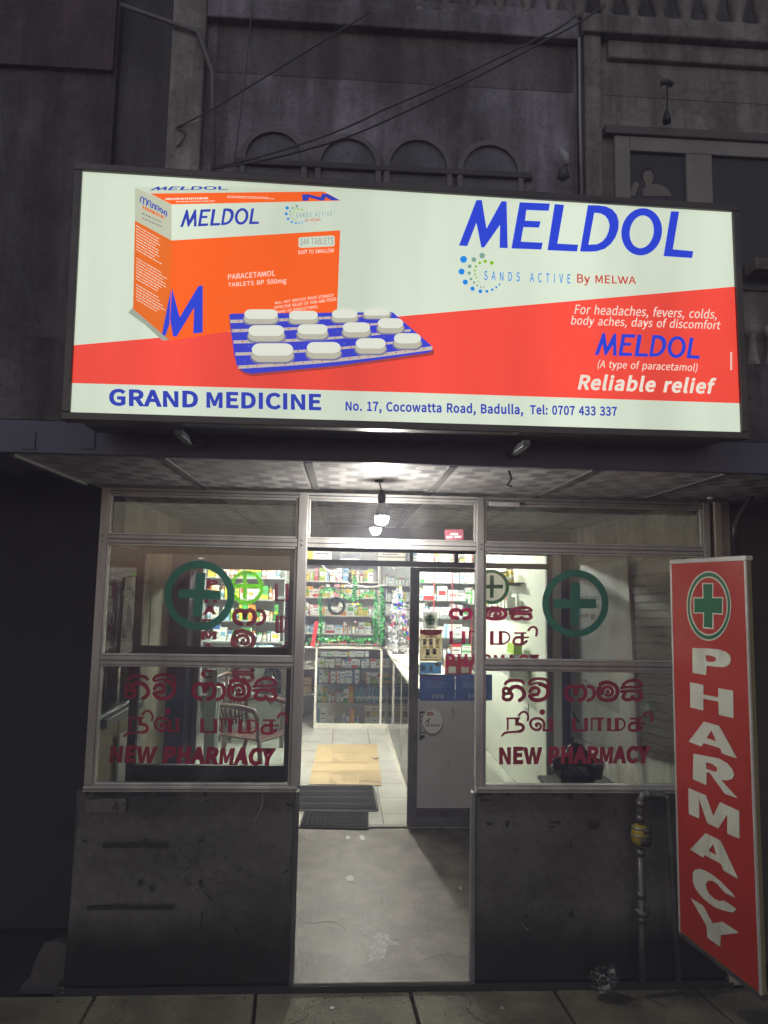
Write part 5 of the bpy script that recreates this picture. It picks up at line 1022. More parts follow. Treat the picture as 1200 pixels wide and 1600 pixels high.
# vinyl on the inner glass
IG = YP(IY-.004)
zI = zm(5, 640, 860)
a = Art(IG, .0012, .00004)
cx, cy = zI([(640, 285)])[0]
a.disc(cx, cy, 22.5, 22.5, vinyl_mat('frosted', (.60, .58, .50), .55), 40); a.ring(cx, cy, 27.4, 27.2, 22, 21.8, vinyl_mat('dark_leaf', (.03, .15, .05), .4), 48)
a.poly(zI([(628, 195), (658, 195), (658, 268), (730, 268), (730, 298), (658, 298), (656, 370), (628, 370), (628, 298), (572, 298), (560, 298), (560, 268), (628, 268)]), MATS['dark_leaf'])
a.build('cross_emblem', IS)
a = Art(IG, .0012, .00004)
def sc(src, dst): return lambda p: (dst[0]+(p[0]-src[0])/(src[2]-src[0])*(dst[2]-dst[0]), dst[1]+(p[1]-src[1])/(src[3]-src[1])*(dst[3]-dst[1]))
glyphs(a, SIN, sc((540, 85, 700, 210), (701, 951, 739, 968)), .22, MAROONB, (540, 695)); glyphs(a, SIN, sc((700, 85, 765, 210), (742, 951, 754, 968)), .22, MAROONB, (698, 765))
glyphs(a, SIN, sc((766, 58, 925, 208), (756, 948, 794, 969)), .20, MAROONB, (766, 925)); glyphs(a, SIN, sc((930, 46, 1090, 208), (795, 947.5, 833, 969.5)), .19, MAROONB, (930, 1100))
glyphs(a, TAM, sc((595, 315, 820, 412), (702, 985, 754, 1007)), .21, MAROONB, (596, 820)); glyphs(a, TAM, sc((838, 315, 965, 412), (765, 985, 797, 1008)), .21, MAROONB, (838, 965)); glyphs(a, TAM, sc((980, 275, 1155, 412), (800, 979, 840, 1008)), .21, MAROONB, (980, 1160))
a.text('PHARMACY', [(697, 1021), (843, 1022.5), (843, 1043), (697, 1043)], MAROONB, bold=34, space=30)
a.build('window_lettering', IS)
a = Art(IG, .0012, .00004); zK = zm(5.217, 240, 860)
a.ring(*zK([(758, 302)])[0], 26, 26.5, 20.5, 21, LIME, 48); a.poly(zK([(728, 180), (762, 180), (760, 272), (865, 275), (865, 308), (760, 308), (758, 398), (728, 398), (728, 306), (640, 304), (640, 272), (728, 272)]), LIME); a.build('cross_emblem', IS)
a = Art(IG, .0012, .00004)
glyphs(a, SIN, sc((540, 85, 700, 210), (363, 951, 401, 978)), .26, MAROON, (540, 695)); glyphs(a, SIN, sc((700, 85, 765, 210), (402, 951, 417, 978)), .24, MAROON, (698, 765)); glyphs(a, SIN, sc((766, 58, 925, 208), (361, 983, 400, 1016)), .26, MAROON, (766, 925)); glyphs(a, SIN, sc((930, 46, 1090, 208), (362, 1040, 398, 1066)), .22, MAROON, (930, 1100))
for ch, v, u0, u1 in (('P', 906, 323, 341), ('H', 928, 319, 340), ('A', 947, 317, 339), ('R', 967, 316, 338), ('M', 986, 314, 339), ('A', 1005, 315, 336), ('C', 1046, 314, 334), ('Y', 1066, 314, 335)): a.text(ch, [(u0, v), (u1, v), (u1-.8, v+13.5), (u0-.8, v+13.5)], MAROON, bold=44)
glyphs(a, TAM, sc((595, 315, 710, 412), (429, 910, 452, 940)), .20, MAROON, (596, 712)); glyphs(a, TAM, sc((838, 315, 965, 412), (431, 960, 447, 990)), .18, MAROON, (838, 965)); glyphs(a, TAM, sc((980, 275, 1155, 412), (436, 1003, 452, 1020)), .14, MAROON, (980, 1160))
a.build('window_lettering', IS)
# posters and stickers on the door glass: each a thing
def sticker(lb, draw, cat='sticker', nm='sticker', pl=None):
    a = Art(pl or IG, .002, .00006); draw(a); tag(a.build(nm, None), lb, cat)
def d1(a):
    a.poly(zI([(103, 478), (218, 478), (218, 612), (103, 612)]), vinyl_mat('clear_sticker', (.66, .68, .64), .55)); c_ = zI([(160, 545)])[0]
    a.disc(*c_, 10, 10.5, vinyl_mat('thin_paper', (.8, .8, .76), .5)); a.disc(*c_, 8.2, 8.8, vinyl_mat('sage_disc', (.40, .52, .44), .5)); a.poly(zI([(151, 510), (170, 510), (170, 534), (190, 534), (190, 552), (170, 552), (170, 578), (151, 578), (151, 552), (131, 552), (131, 534), (151, 534)]), LEAF); a.text('MEMBER', [(665, 979.5), (680, 979.5), (680, 982.8), (665, 982.8)], BLACK, bold=30)
sticker('clear sticker with a small green cross and the word MEMBER on the door glass', d1)
def d2(a):
    TAN = vinyl_mat('tan_print', (.58, .48, .30), .5); MR = vinyl_mat('maroon_print', (.36, .04, .07), .4); GD = vinyl_mat('gold_print', (.55, .38, .10), .5)
    a.poly(zI([(80, 618), (252, 618), (250, 868), (80, 868)]), TAN); a.poly(zI([(82, 618), (252, 618), (252, 648), (210, 664), (160, 668), (110, 660), (82, 645)]), MR)
    a.text('Lactation', [(667.5, 985.5), (678.5, 985.5), (678.5, 988.5), (667.5, 988.5)], PAPER, bold=16); a.text('Bowls', [(669.5, 989.6), (677.5, 989.6), (677.5, 992.2), (669.5, 992.2)], PAPER, bold=16)
    a.poly(zI([(120, 672), (212, 672), (212, 681), (120, 681)]), MR)
    for x, y, mm in ((117, 716, GSTEEL), (167, 716, GSTEEL), (219, 714, GD), (141, 798, BLACK), (194, 792, BLACK)): a.poly(zI([(x-15, y-24), (x+15, y-24), (x+13, y+22), (x-13, y+22)]), mm); a.poly(zI([(x-10, y-14), (x+10, y-14), (x+10, y-2), (x-10, y-2)]), PAPER)
    for x in (117, 167, 219): a.poly(zI([(x-17, 750), (x+17, 750), (x+17, 764), (x-17, 764)]), GD)
    a.words(664, 1026, 676, 1029, 1, BLACK); a.words(677, 1026, 684, 1029, 1, BLACK); a.poly(zI([(80, 852), (250, 852), (250, 858), (80, 858)]), MR)
sticker('tan price poster with a maroon heading and five product pictures on the door glass', d2, 'poster', 'poster')
def d3(a):
    a.poly(zI([(80, 872), (248, 872), (246, 965), (80, 965)]), vinyl_mat('blue_poster', (.10, .26, .48), .4)); a.poly(zI([(155, 900), (178, 900), (176, 945), (158, 945)]), mat('tube_pic', (.40, .45, .5), .5)); a.disc(*zI([(215, 890)])[0], 3.4, 3.4, mat('tan_disc', (.35, .3, .2), .5)); a.disc(*zI([(105, 920)])[0], 4, 5, mat('sky_disc', (.2, .4, .55), .5))
sticker('small blue poster with a pale tube below the tan price poster', d3, 'poster', 'poster')
BLP = vinyl_mat('navy_poster', (.05, .09, .24), .3); RDT = mat('red_text', (.42, .05, .05), .5); PTX = mat('pale_text', (.32, .35, .45), .5)
for lb, u0, u1 in (('left of two navy blue notices with red heading above the grey door panel', 655.5, 711), ('right of two navy blue notices with red heading, half behind the aluminium post', 711.6, 769)):
    def d4(a, u0=u0, u1=u1):
        a.poly([(u0, 1053.5), (u1, 1054), (u1, 1094.5), (u0, 1094)], BLP); c_ = (u0+u1)/2
        a.text('Now Available', [(c_-12, 1059.5), (c_+10, 1059.6), (c_+10, 1063.4), (c_-12, 1063.2)], RDT, bold=16)
        a.words(c_-17, 1066.5, c_+18, 1076, 3, PTX, 0, .45); a.stroke([(u0+2, 1058), (u0+6, 1056.5), (u0+10, 1058)], 1, RDT)
        for dx in (-9, -2, 5): a.poly([(c_+dx, 1085), (c_+dx+5, 1084), (c_+dx+5, 1091), (c_+dx, 1091)], PTX)
    sticker(lb, d4, 'notice', 'notice', YP(IY-.03))
def d5(a):
    a.poly(zm(3.2, 440, 1100)([(690, 38), (716, 36), (716, 165), (690, 185)]), BLACK); a.disc(675.5, 1129.5, 16.5, 19.5, mat('shade_green', (.20, .22, .18), .5)); a.disc(676, 1127, 15.5, 19, PAPER)
    a.disc(672, 1115.5, 5.6, 3.2, mat('brick_oval', (.35, .06, .05), .5), 24); a.text('Healo', [(668.5, 1114), (675.5, 1114), (675.5, 1117), (668.5, 1117)], PAPER, bold=16)
    a.stroke([(665, 1129), (669, 1125), (672, 1122.5)], 1.6, BLACK); a.stroke([(669, 1125), (670, 1130)], 1.6, BLACK); a.text('FEET SPRAY GEL', [(665, 1132), (688, 1131.4), (688, 1135), (665, 1135.6)], BLACK, bold=24, shear=.15)
    a.text('VONDAX', [(663.3, 1114), (663.3, 1150), (657, 1150), (657, 1114)], PAPER, bold=20)
sticker('round white foot spray sticker with a black side strip on the grey door panel', d5, 'sticker', 'sticker', YP(IY-.027))
a = Art(YP(IY-.0127), .001, .0001); a.stroke([(708, 1104), (707, 1110), (709, 1116), (707, 1122)], .9, BLACK); a.stroke([(700, 1190), (702, 1200)], .5, BLACK); a.build('scratch_mark', door)
# right side of the veranda: metal door panel with text, slats imitating a street reflection, dado
RW = thing('side_door', (1.63, 1.2, .8), 'grey panel door with cut off black lettering on the right side wall', 'door')
RX = 1.64
def wq(u0, v0, u1, v1, u2, v2, u3, v3, x): P = XP(x); return [P.at(u0, v0), P.at(u1, v1), P.at(u2, v2), P.at(u3, v3)]
GP = mat('grey_panel', (.36, .37, .37), .35, .2, .2, 2.5, .1, 8, col2=(.20, .205, .20), thr=(.3, .55), stretch=(1, 1, .4)); FR2 = mat('panel_frame', (.30, .30, .29), .45, .3)
m = MB(); m.slab(wq(889, 884, 974, 876, 990, 1185, 893, 1150, RX), (.02, 0, 0), GP); m.build('panel', RW)
m = MB(); m.slab(wq(973, 874, 980, 873, 997, 1190, 990, 1187, RX-.012), (.03, 0, 0), FR2); m.slab(wq(885, 883, 889.5, 883, 893.5, 1152, 888, 1150, RX-.012), (.03, 0, 0), FR2); m.slab(wq(885, 876, 980, 867, 980, 872.5, 885, 883, RX-.013), (.03, 0, 0), FR2); m.build('frame', RW)
a = Art(XP(RX), .002, .0001)
a.text('tooth sens', [(903, 930), (936, 929), (936, 938), (903, 937.5)], BLACK, bold=10); a.text('or', [(926, 944), (936, 944), (936, 950), (926, 950)], BLACK, bold=10); a.text('ort gr', [(908, 958), (931, 959), (931, 968), (908, 966.5)], BLACK, bold=10); a.build('lettering', RW)
a = Art(XP(RX), .002, .0001); a.poly([(905, 1059), (968, 1090), (968, 1116), (905, 1085)], mat('dull_plate', (.22, .23, .22), .5)); a.stroke([(912, 1062), (918, 1065)], 2, BLACK); a.stroke([(893, 1105), (898, 1120), (905, 1128)], 3, mat('smear', (.05, .05, .045), .6)); a.build('worn_plate', RW)
SHW = thing('reflected_slats', (1.63, .6, .9), 'brown slats standing in for a street reflection near the right post', 'shutter')  # built slats imitate a brown reflection in the glass
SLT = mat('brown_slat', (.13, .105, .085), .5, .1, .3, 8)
m = MB(); P_ = XP(RX+.005)
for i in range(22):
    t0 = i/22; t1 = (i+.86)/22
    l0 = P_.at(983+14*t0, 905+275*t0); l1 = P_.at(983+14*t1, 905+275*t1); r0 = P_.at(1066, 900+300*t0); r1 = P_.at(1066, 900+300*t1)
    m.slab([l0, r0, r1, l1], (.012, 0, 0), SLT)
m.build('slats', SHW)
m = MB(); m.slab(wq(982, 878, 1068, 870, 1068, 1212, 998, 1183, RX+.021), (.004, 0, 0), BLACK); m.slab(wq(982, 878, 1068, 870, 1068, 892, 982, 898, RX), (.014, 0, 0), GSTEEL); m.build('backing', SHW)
a = Art(XP(RX), .004, .0001); a.ring(1011, 1108, 9, 17, 6.5, 14, mat('oval_green', (.10, .17, .12), .5), 32); a.disc(1011, 1108, 4.5, 9, mat('oval_grey', (.32, .34, .32), .5)); tag(a.build('sticker', None), 'small oval green sticker on the brown slats near the right post', 'sticker')
# ------------------------------------------------------------------ bulb over the entrance
BU = thing('pendant_bulb', (.148, -.27, 2.09), 'bare glowing bulb hanging from the canopy over the doorway', 'light bulb')
bx, by = .152, -.27
m = MB(); m.tube([(bx-.014, by, 2.089), (bx-.008, by, 2.065), (bx-.002, by, 2.042)], .0032, BLACK, 6); m.lathe((bx-.014, by, 2.082), [(.018, 0), (.018, .006)], DSTEEL, 14); m.build('cord', BU)
m = MB(); m.lathe((bx-.002, by, 1.995), [(.0155, 0), (.0165, .012), (.0165, .034), (.013, .045), (.006, .052)], mat('black_socket', (.015, .015, .016), .4), 16); m.build('socket', BU)
m = MB(); m.lathe((bx, by, 1.952), [(.0282, -.012), (.0292, -.002), (.0272, .010), (.020, .028), (.0145, .046)], mat('bulb_body', (.42, .42, .42), .35), 20); m.build('bulb_base', BU)
m = MB(); m.lathe((bx, by, 1.952), [(.002, -.047), (.012, -.045), (.021, -.038), (.0268, -.027), (.0278, -.0125)], lamp_mat('bulb_glow', (1.0, .97, .90), 1200), 20); m.build('bulb_dome', BU)
# ------------------------------------------------------------------ pipe with meter
PIP = mat('iron_pipe', (.10, .10, .10), .45, .5, .3, 10, .2, 60)
GM = thing('gas_meter_pipe', (1.29, -.08, 0), 'grey pipe riser with a yellow and black meter in front of the right panel', 'pipe')
py_ = -.075
P = lambda u, v: Y(u, v, py_)
m = MB(); m.tube([P(1003, 1540), P(1003, 1460), P(1001, 1330)], .0135, PIP, 10); m.tube([P(1000.5, 1285), P(1000.5, 1262), P(1001, 1250), P(1004, 1243), P(1012, 1241), P(1034, 1242), P(1041, 1244), P(1044, 1252), P(1047, 1300), P(1053, 1400), P(1060, 1535)], [.0145]*7+[.0135]*2+[.012, .012], PIP, 10); m.build('pipe', GM)
for u, v, r in ((1001, 1332, .018), (1002, 1398, .02), (1003, 1427, .022), (1003, 1436, .02), (1000.5, 1278, .018), (1001, 1256, .018), (1042, 1246, .017), (1013, 1241.5, .017)):
    p = P(u, v); m = MB()
    if u > 1010: m.tube([p+Vector((-.010, 0, 0)), p+Vector((.010, 0, 0))], r, PIP, 10)
    else: m.lathe(p+Vector((0, 0, -.012)), [(r, 0), (r, .024)], PIP, 10)
    m.build('fitting', GM)
m = MB(); p = P(1003, 1424); m.tube([p+Vector((-.03, 0, .004)), p+Vector((.03, 0, -.004))], .008, PIP, 8); m.build('valve', GM)
p = P(1000, 1302); MY = mat('meter_yellow', (.26, .19, .02), .45, 0, .3, 14); MK = mat('meter_black', (.025, .025, .024), .45)
m = MB(); m.lathe(p+Vector((0, 0, -.045)), [(.022, 0), (.034, .012), (.037, .04), (.034, .066), (.024, .08)], MY, 18); mt = m.build('meter', GM)
m = MB(); m.tube([p+Vector((.004, -.037, .02)), p+Vector((.03, -.037, .02))], .012, MK, 8); m.lathe(p+Vector((.012, -.008, -.044)), [(.028, 0), (.035, .02), (.033, .034)], MK, 14); m.lathe(p+Vector((0, 0, -.008)), [(.0385, 0), (.0385, .006)], GSTEEL, 18); m.lathe(p+Vector((0, 0, .022)), [(.0365, 0), (.0365, .006)], GSTEEL, 18); m.build('dial_cover', mt)
CRK = mat('crack', (.012, .012, .011), .9)
a = Art(ZP(PZ+.0035), .0002, .00003)
for l in ([(180, 1600), (196, 1585), (190, 1570), (210, 1556)], [(455, 1600), (480, 1588), (476, 1576), (505, 1568), (520, 1560)], [(720, 1552), (738, 1566), (732, 1580), (760, 1600)], [(955, 1548), (985, 1560), (1010, 1558), (1040, 1575)], [(300, 1552), (318, 1560), (352, 1558)]): a.stroke(l, .8, CRK)
struct(a.build('pavement_crack', None))
a = Art(ZP(.0), .0008, .00003)
for l in ([(470, 1310), (500, 1316), (522, 1312), (560, 1318)], [(660, 1500), (700, 1490), (718, 1497), (742, 1488)], [(462, 1430), (480, 1442), (520, 1440), (540, 1452)]): a.stroke(l, .7, CRK)
struct(a.build('floor_crack', None))
m = MB(); rg = random.Random(8)
for _ in range(420):
    x = rg.uniform(-1.5, 1.9); y = rg.choice((rg.uniform(-.02, -.10), rg.uniform(-.3, -.02), rg.uniform(-.9, -.02))); r = rg.uniform(.0012, .0042)
    m.lathe((x, y, PZ+.001), [(r*.6, 0), (r, r*.5), (r*.5, r*1.1)], PAVE if rg.random() < .7 else CRK, 5)
o = m.build('gravel', None); o['kind'] = 'stuff'
# ------------------------------------------------------------------ bags, stone, litter at the pavement edge
def crumple(c0, rx, ry, rz, m, seed, n=22, amp=.35, flat=True):
    rnd = random.Random(seed); b_ = MB(); vs = []; ph = [(rnd.uniform(1.5, 7), rnd.uniform(0, 6), rnd.uniform(1.5, 7), rnd.uniform(0, 6), rnd.uniform(.2, 1)) for _ in range(9)]
    k = n//2
    for i in range(k+1):
        th = PI*i/k
        for j in range(n):
            f = 2*PI*j/n; a_ = sum(w_*abs(math.sin(p*f*.5+q+th*r)*math.cos(r*th+s_)) for p, q, r, s_, w_ in ph)/4.2
            sc_ = 1-amp+amp*a_+rnd.uniform(-.05, .05)
            if j == 0: s0 = sc_
            z = math.cos(th)*rz*sc_
            if flat: z = max(z, -rz*.55)
            vs.append(Vector(c0)+Vector((math.sin(th)*math.cos(f)*rx*sc_, math.sin(th)*math.sin(f)*ry*sc_, z)))
    fs = [(i*n+j, i*n+(j+1) % n, (i+1)*n+(j+1) % n, (i+1)*n+j) for i in range(k) for j in range(n)]
    b_.add(vs, fs, m, False); return b_
CLB = glass_mat('clear_film', (.72, .74, .73), 1.3, .02)
m = crumple((Y(945, 1510, -.09).x, -.09, .055), .10, .06, .085, CLB, 4, 34, .72)
for k in range(9): q = Vector((Y(945, 1510, -.09).x+random.uniform(-.05, .05), -.09+random.uniform(-.02, .02), .0+random.uniform(-.02, .06))); m.slab([q, q+Vector((.03, .01, .005)), q+Vector((.025, .0, .03)), q+Vector((-.004, .004, .022))], (.002, .004, .001), PAPER if k < 3 else SHEETP)
tag(m.build('plastic_bag', None), 'crumpled clear plastic bag of rubbish at the foot of the right panel', 'bag')
m = crumple((Y(905, 1205, .32).x-.01, .32, .80), .15, .13, .13, mat('black_film', (.012, .012, .013), .22, 0, .2, 20, .5, 30), 9, 30, .5)
tag(m.build('rubbish_bag', None), 'shiny black rubbish bag lying behind the lower right glass', 'bag')
m = MB(); m.box(.99, 1.33, .20, .44, .72, .735, DSTEEL); m.box(1.0, 1.03, .22, .42, 0, .7195, DSTEEL); m.box(1.29, 1.32, .22, .42, 0, .7195, DSTEEL); tag(m.build('low_stool', None), 'dark stool behind the right lower panel carrying the black bag', 'stool')
m = MB(); zs = [(70, 1472), (104, 1473), (103, 1553), (26, 1553), (45, 1520)]
STN = mat('kerb_stone', (.075, .07, .064), .9, 0, .3, 9, 1.0, 24)
m.slab([Y(u, v, .06) for u, v in ((70, 1472), (88, 1470), (104, 1476), (103, 1553), (26, 1553), (36, 1537), (48, 1525), (56, 1498))], (.015, .10, -.03), STN); tag(m.build('stone_stump', None), 'pale broken concrete stump at the foot of the dark left wall', 'stone')
m = MB(); m.lathe((Y(98, 1543, -.02).x, -.0, PZ+.002), [(.010, 0), (.012, .012), (.006, .02)], PAPER, 7); tag(m.build('paper_scrap', None), 'tiny bright white scrap lying just right of the concrete stump', 'litter')
m = crumple(Zp(1103, 1535, PZ)+Vector((0, .03, .02)), .035, .03, .025, PAPER, 6, 12, .4); tag(m.build('paper_scrap', None), 'crumpled pale paper ball below the slanted foot of the red sign', 'litter')
for (u, v), lb in (((519, 1574), 'white fleck on the pavement slab in front of the doorway'), ((785, 1575), 'white fleck on the pavement right of the doorway')):
    a = Art(ZP(PZ+.004), .001, .0001); a.poly(blob(u, v, 3, 8, .4), FLECK); tag(a.build('paper_scrap', None), lb, 'litter')
a = Art(ZP(PZ+.004), .001, .0001); a.poly([(616, 1556), (622, 1559), (621, 1562), (617, 1561)], BLACK); tag(a.build('leaf', None), 'small dark leaf on the pavement just below the doorway', 'leaf')
a = Art(ZP(PZ+.004), .0006, .0001); WET = mat('damp_patch', (.07, .07, .065), .35)
a.poly([(500, 1549), (520, 1543), (560, 1540), (600, 1543), (622, 1548)], WET); struct(a.build('damp_pavement', None))

# ------------------------------------------------------------------ shop room
def wall(lb, x0, x1, y0, y1, z0, z1, mm): m = MB(); m.box(x0, x1, y0, y1, z0, z1, mm); return tag(m.build('shop_wall', None), lb, 'wall')
wall('cream back wall of the shop behind the shelves', -1.75, 1.6, 6.32, 6.45, 0, 2.5, WALLI)
wall('cream right wall of the shop beside the glass shelves', 1.53, 1.65, 2.06, 6.31, 0, 2.5, WALLI)
wall('cream left wall of the shop beyond the plastic chair', -1.75, -1.62, 2.06, 6.31, 0, 2.5, WALLI)
m = MB(); m.box(-1.75, 1.65, 2.06, 6.45, 2.42, 2.48, WALLI); struct(m.build('shop_ceiling', None))
def tube_light(loc, ln, st, lb, along_y=True):
    t = thing('ceiling_light', loc, lb, 'ceiling light'); x, y, z = loc
    b_ = MB()
    if along_y: b_.box(x-.03, x+.03, y-ln/2-.03, y+ln/2+.03, z+.03, 2.419, WHITE)
    else: b_.box(x-ln/2-.03, x+ln/2+.03, y-.03, y+.03, z+.03, 2.419, WHITE)
    b_.build('housing', t)
    b_ = MB(); d = Vector((0, ln/2, 0)) if along_y else Vector((ln/2, 0, 0))
    b_.tube([Vector(loc)-d, Vector(loc)+d], .016, lamp_mat('tube_glow_%d' % st, (1.0, .99, .90), st), 12); b_.build('tube', t)
tube_light((.23, 3.9, 2.30), .55, 1500, 'bright tube lamp on the shop ceiling beyond the door')
tube_light((-.95, 4.0, 2.30), .6, 430, 'added unseen fill tube on the shop ceiling over the left shelves', False)  # fill tube added to brighten the left shelves

tube_light((1.05, 3.7, 2.30), .4, 290, 'small added unseen fill tube on the shop ceiling near the right wall shelves')  # another added fill, lifts the right wall and door glass

# ---- goods: prototypes with their print, then copies
GC = {'white': (.78, .79, .76), 'cream': (.68, .63, .52), 'blue': (.04, .14, .42), 'pale_blue': (.22, .42, .60), 'green': (.06, .34, .07), 'lime': (.32, .48, .04), 'yellow': (.62, .48, .03), 'orange': (.68, .22, .02), 'red': (.50, .03, .03), 'pink': (.60, .24, .26), 'brown': (.20, .11, .05), 'black': (.02, .02, .022), 'grey': (.30, .31, .32), 'teal': (.05, .30, .33), 'purple': (.18, .06, .34), 'tan': (.42, .30, .16)}
GM_ = {k: mat('pack_'+k, v, .38, 0, .05, 20) for k, v in GC.items()}
INK = mat('pack_ink', (.08, .08, .10), .5)
PROTO = {}
def proto_box(w_, d, h, c1, c2, style):
    key = ('box', w_, d, h, c1, c2, style)
    if key in PROTO: return key, None
    m = MB(); m.box(-w_/2, w_/2, -d/2, d/2, 0, h, GM_[c1]); f = -d/2-.0007
    def r(x0, x1, z0, z1, mm, k=0): m.poly([(x0*w_, f-k*.0004, z0*h), (x1*w_, f-k*.0004, z0*h), (x1*w_, f-k*.0004, z1*h), (x0*w_, f-k*.0004, z1*h)], mm)
    if style == 0: r(-.5, .5, .0, .32, GM_[c2]); r(-.36, .3, .6, .68, INK); r(-.36, .1, .48, .53, INK)
    elif style == 1: r(-.5, -.2, 0, 1, GM_[c2]); r(-.1, .4, .62, .72, INK); r(-.1, .32, .3, .35, INK)
    elif style == 2: r(-.5, .5, .7, 1, GM_[c2]); r(-.34, .34, .44, .52, INK); r(-.3, .3, .15, .2, GM_[c2])
    elif style == 3: r(-.38, .38, .35, .68, GM_[c2]); r(-.3, .2, .8, .85, INK); r(-.3, .3, .12, .16, INK)
    else: r(-.5, .5, .44, .56, GM_[c2]); r(-.34, .26, .72, .8, INK)
    PROTO[key] = m.build('medicine_box', None, base=(0, 0, 0)); return key, PROTO[key]
def proto_bottle(r, h, c1, c2, kind):
    key = (kind, r, h, c1, c2)
    if key in PROTO: return key, None
    m = MB()
    if kind == 'spray_can':
        m.lathe((0, 0, 0), [(r*.96, 0), (r, .004), (r, h*.66), (r*.86, h*.72)], GM_[c1], 12); m.lathe((0, 0, h*.72), [(r*.84, 0), (r*.84, h*.25), (r*.7, h*.28)], GM_[c2], 12)
        m.lathe((0, 0, h*.2), [(r*1.01, 0), (r*1.01, h*.2)], GM_['white'], 12)
    elif kind == 'jar':
        m.lathe((0, 0, 0), [(r*.95, 0), (r, .004), (r, h*.74), (r*.85, h*.8)], GM_[c1], 12); m.lathe((0, 0, h*.8), [(r*.95, 0), (r*.95, h*.2)], GM_[c2], 12)
    else:
        m.lathe((0, 0, 0), [(r*.95, 0), (r, .004), (r, h*.60), (r*.8, h*.70), (r*.36, h*.78), (r*.36, h*.82)], GM_[c1], 12); m.lathe((0, 0, h*.82), [(r*.45, 0), (r*.45, h*.16), (r*.36, h*.18)], GM_[c2], 12)
        m.lathe((0, 0, h*.16), [(r*1.012, 0), (r*1.012, h*.34)], GM_['white' if c1 != 'white' else 'pale_blue'], 12)
    PROTO[key] = m.build(kind, None, base=(0, 0, 0)); return key, PROTO[key]
NMS = {'box': 'medicine box', 'bottle': 'bottle', 'jar': 'jar', 'spray_can': 'spray can'}
def put(keyo, loc, rz, where):
    key, new = keyo
    o = new if new is not None else PROTO[key].copy()
    if new is None: COL.objects.link(o)
    o.location = loc; o.rotation_euler = (0, 0, rz)
    GOODS.append((o, key, where))
    return o
GOODS = []
PAL = {'med': [('white', 'blue'), ('white', 'green'), ('white', 'red'), ('white', 'orange'), ('white', 'teal'), ('cream', 'brown'), ('white', 'pale_blue'), ('white', 'yellow'), ('white', 'lime'), ('pale_blue', 'white')],
       'bright': [('white', 'yellow'), ('cream', 'red'), ('pale_blue', 'white'), ('white', 'lime'), ('yellow', 'green'), ('orange', 'yellow'), ('white', 'pink'), ('lime', 'white'), ('white', 'orange'), ('green', 'yellow'), ('pink', 'red'), ('white', 'green'), ('cream', 'orange'), ('yellow', 'orange')],
       'white': [('white', 'grey'), ('white', 'pale_blue'), ('white', 'cream'), ('white', 'red'), ('white', 'pink'), ('cream', 'white'), ('white', 'green'), ('white', 'yellow')],
       'dark': [('black', 'green'), ('brown', 'red'), ('green', 'black'), ('orange', 'black'), ('grey', 'white'), ('red', 'black')]}
def fill_row(x0, x1, y, z, hmax, pal, where, bottles=.2, kinds=('bottle', 'jar'), gap=.006, wide=(.045, .10), seed=None, depth=.07, hmin=.6):
    rnd = random.Random(seed if seed is not None else hash(where) % 1000 if False else len(GOODS)*7+3)
    x = x0
    while True:
        c1, c2 = rnd.choice(PAL[pal])
        if rnd.random() < bottles:
            r = rnd.choice((.018, .022, .027)); h = min(hmax, rnd.choice((.09, .11, .13))); kd = rnd.choice(kinds)
            if x+2*r > x1: break
            put(proto_bottle(r, round(h, 3), c1, c2, kd), (x+r, y+rnd.uniform(-.012, .012), z), rnd.uniform(-.4, .4), where); x += 2*r+gap
        else:
            w_ = rnd.choice([wide[0], (wide[0]+wide[1])/2, wide[1]]); h = round(hmax*rnd.choice((hmin, (1+hmin)/2, .97)), 3)
            if x+w_ > x1: break
            st = rnd.randrange(5)
            put(proto_box(round(w_, 3), depth, h, c1, c2, st), (x+w_/2, y+rnd.uniform(-.008, .008), z), rnd.uniform(-.05, .05), where)
            if h < hmax*.5 and w_ > .07: put(proto_box(round(w_, 3), depth, h, c1, c2, st), (x+w_/2+.003, y, z+h+.001), rnd.uniform(-.08, .08), where)
            x += w_+gap*rnd.uniform(.3, 2.5)
    return x
SHF = mat('cream_shelf', (.60, .58, .50), .5, 0, .08, 4); SHB = mat('shelf_back', (.70, .70, .67), .6, 0, .1, 3)
def shelf_unit(name, lb, cat, x0, x1, y0, y1, z0, z1, levels, mm=SHF, back=SHB, t=.018):
    U = thing(name, ((x0+x1)/2, (y0+y1)/2, z0), lb, cat)
    m = MB(); m.box(x0-.001, x1+.001, y1, y1+.012, z0, z1, back); m.build('back_panel', U)
    for x in (x0, x1-t): m = MB(); m.box(x, x+t, y0, y1-.001, z0, z1, mm); m.build('side_panel', U, .002)
    for z in levels: m = MB(); m.box(x0+t+.0005, x1-t-.0005, y0+.002, y1-.001, z-t, z, mm); m.build('shelf', U, .002)
    return U
# centre wall shelves (far wall)
lev = [.30, .62, .885, 1.063, 1.29, 1.522, 1.727, 1.955]
shelf_unit('wall_shelf', 'cream open wall shelves full of medicines behind the tinsel frame', 'shelf', -.62, .462, 6.0, 6.30, .006, 1.975, lev)
rowsC = [(1.727, .17, 'bright', .3, 'on top centre wall shelf'), (1.522, .165, 'bright', .15, 'on second centre wall shelf'), (1.29, .16, 'bright', .45, 'on third centre wall shelf'), (1.063, .17, 'med', .2, 'on fourth centre wall shelf')]
for z, h, pal, bt, wh in rowsC: fill_row(-.59, .43, 6.06, z+.0005, h, pal, wh, bt)
fill_row(-.59, .43, 6.06, .8855, .14, 'dark', 'level with display case top', .6, ('jar', 'spray_can'))
fill_row(-.59, -.33, 6.06, .6205, .13, 'white', 'low beside the display case', 0, wide=(.10, .13), hmin=.3)
put(proto_box(.19, .16, .2, 'tan', 'brown', 4), (-.47, 6.1, .305), .05, 'on the low shelf left of the display case')
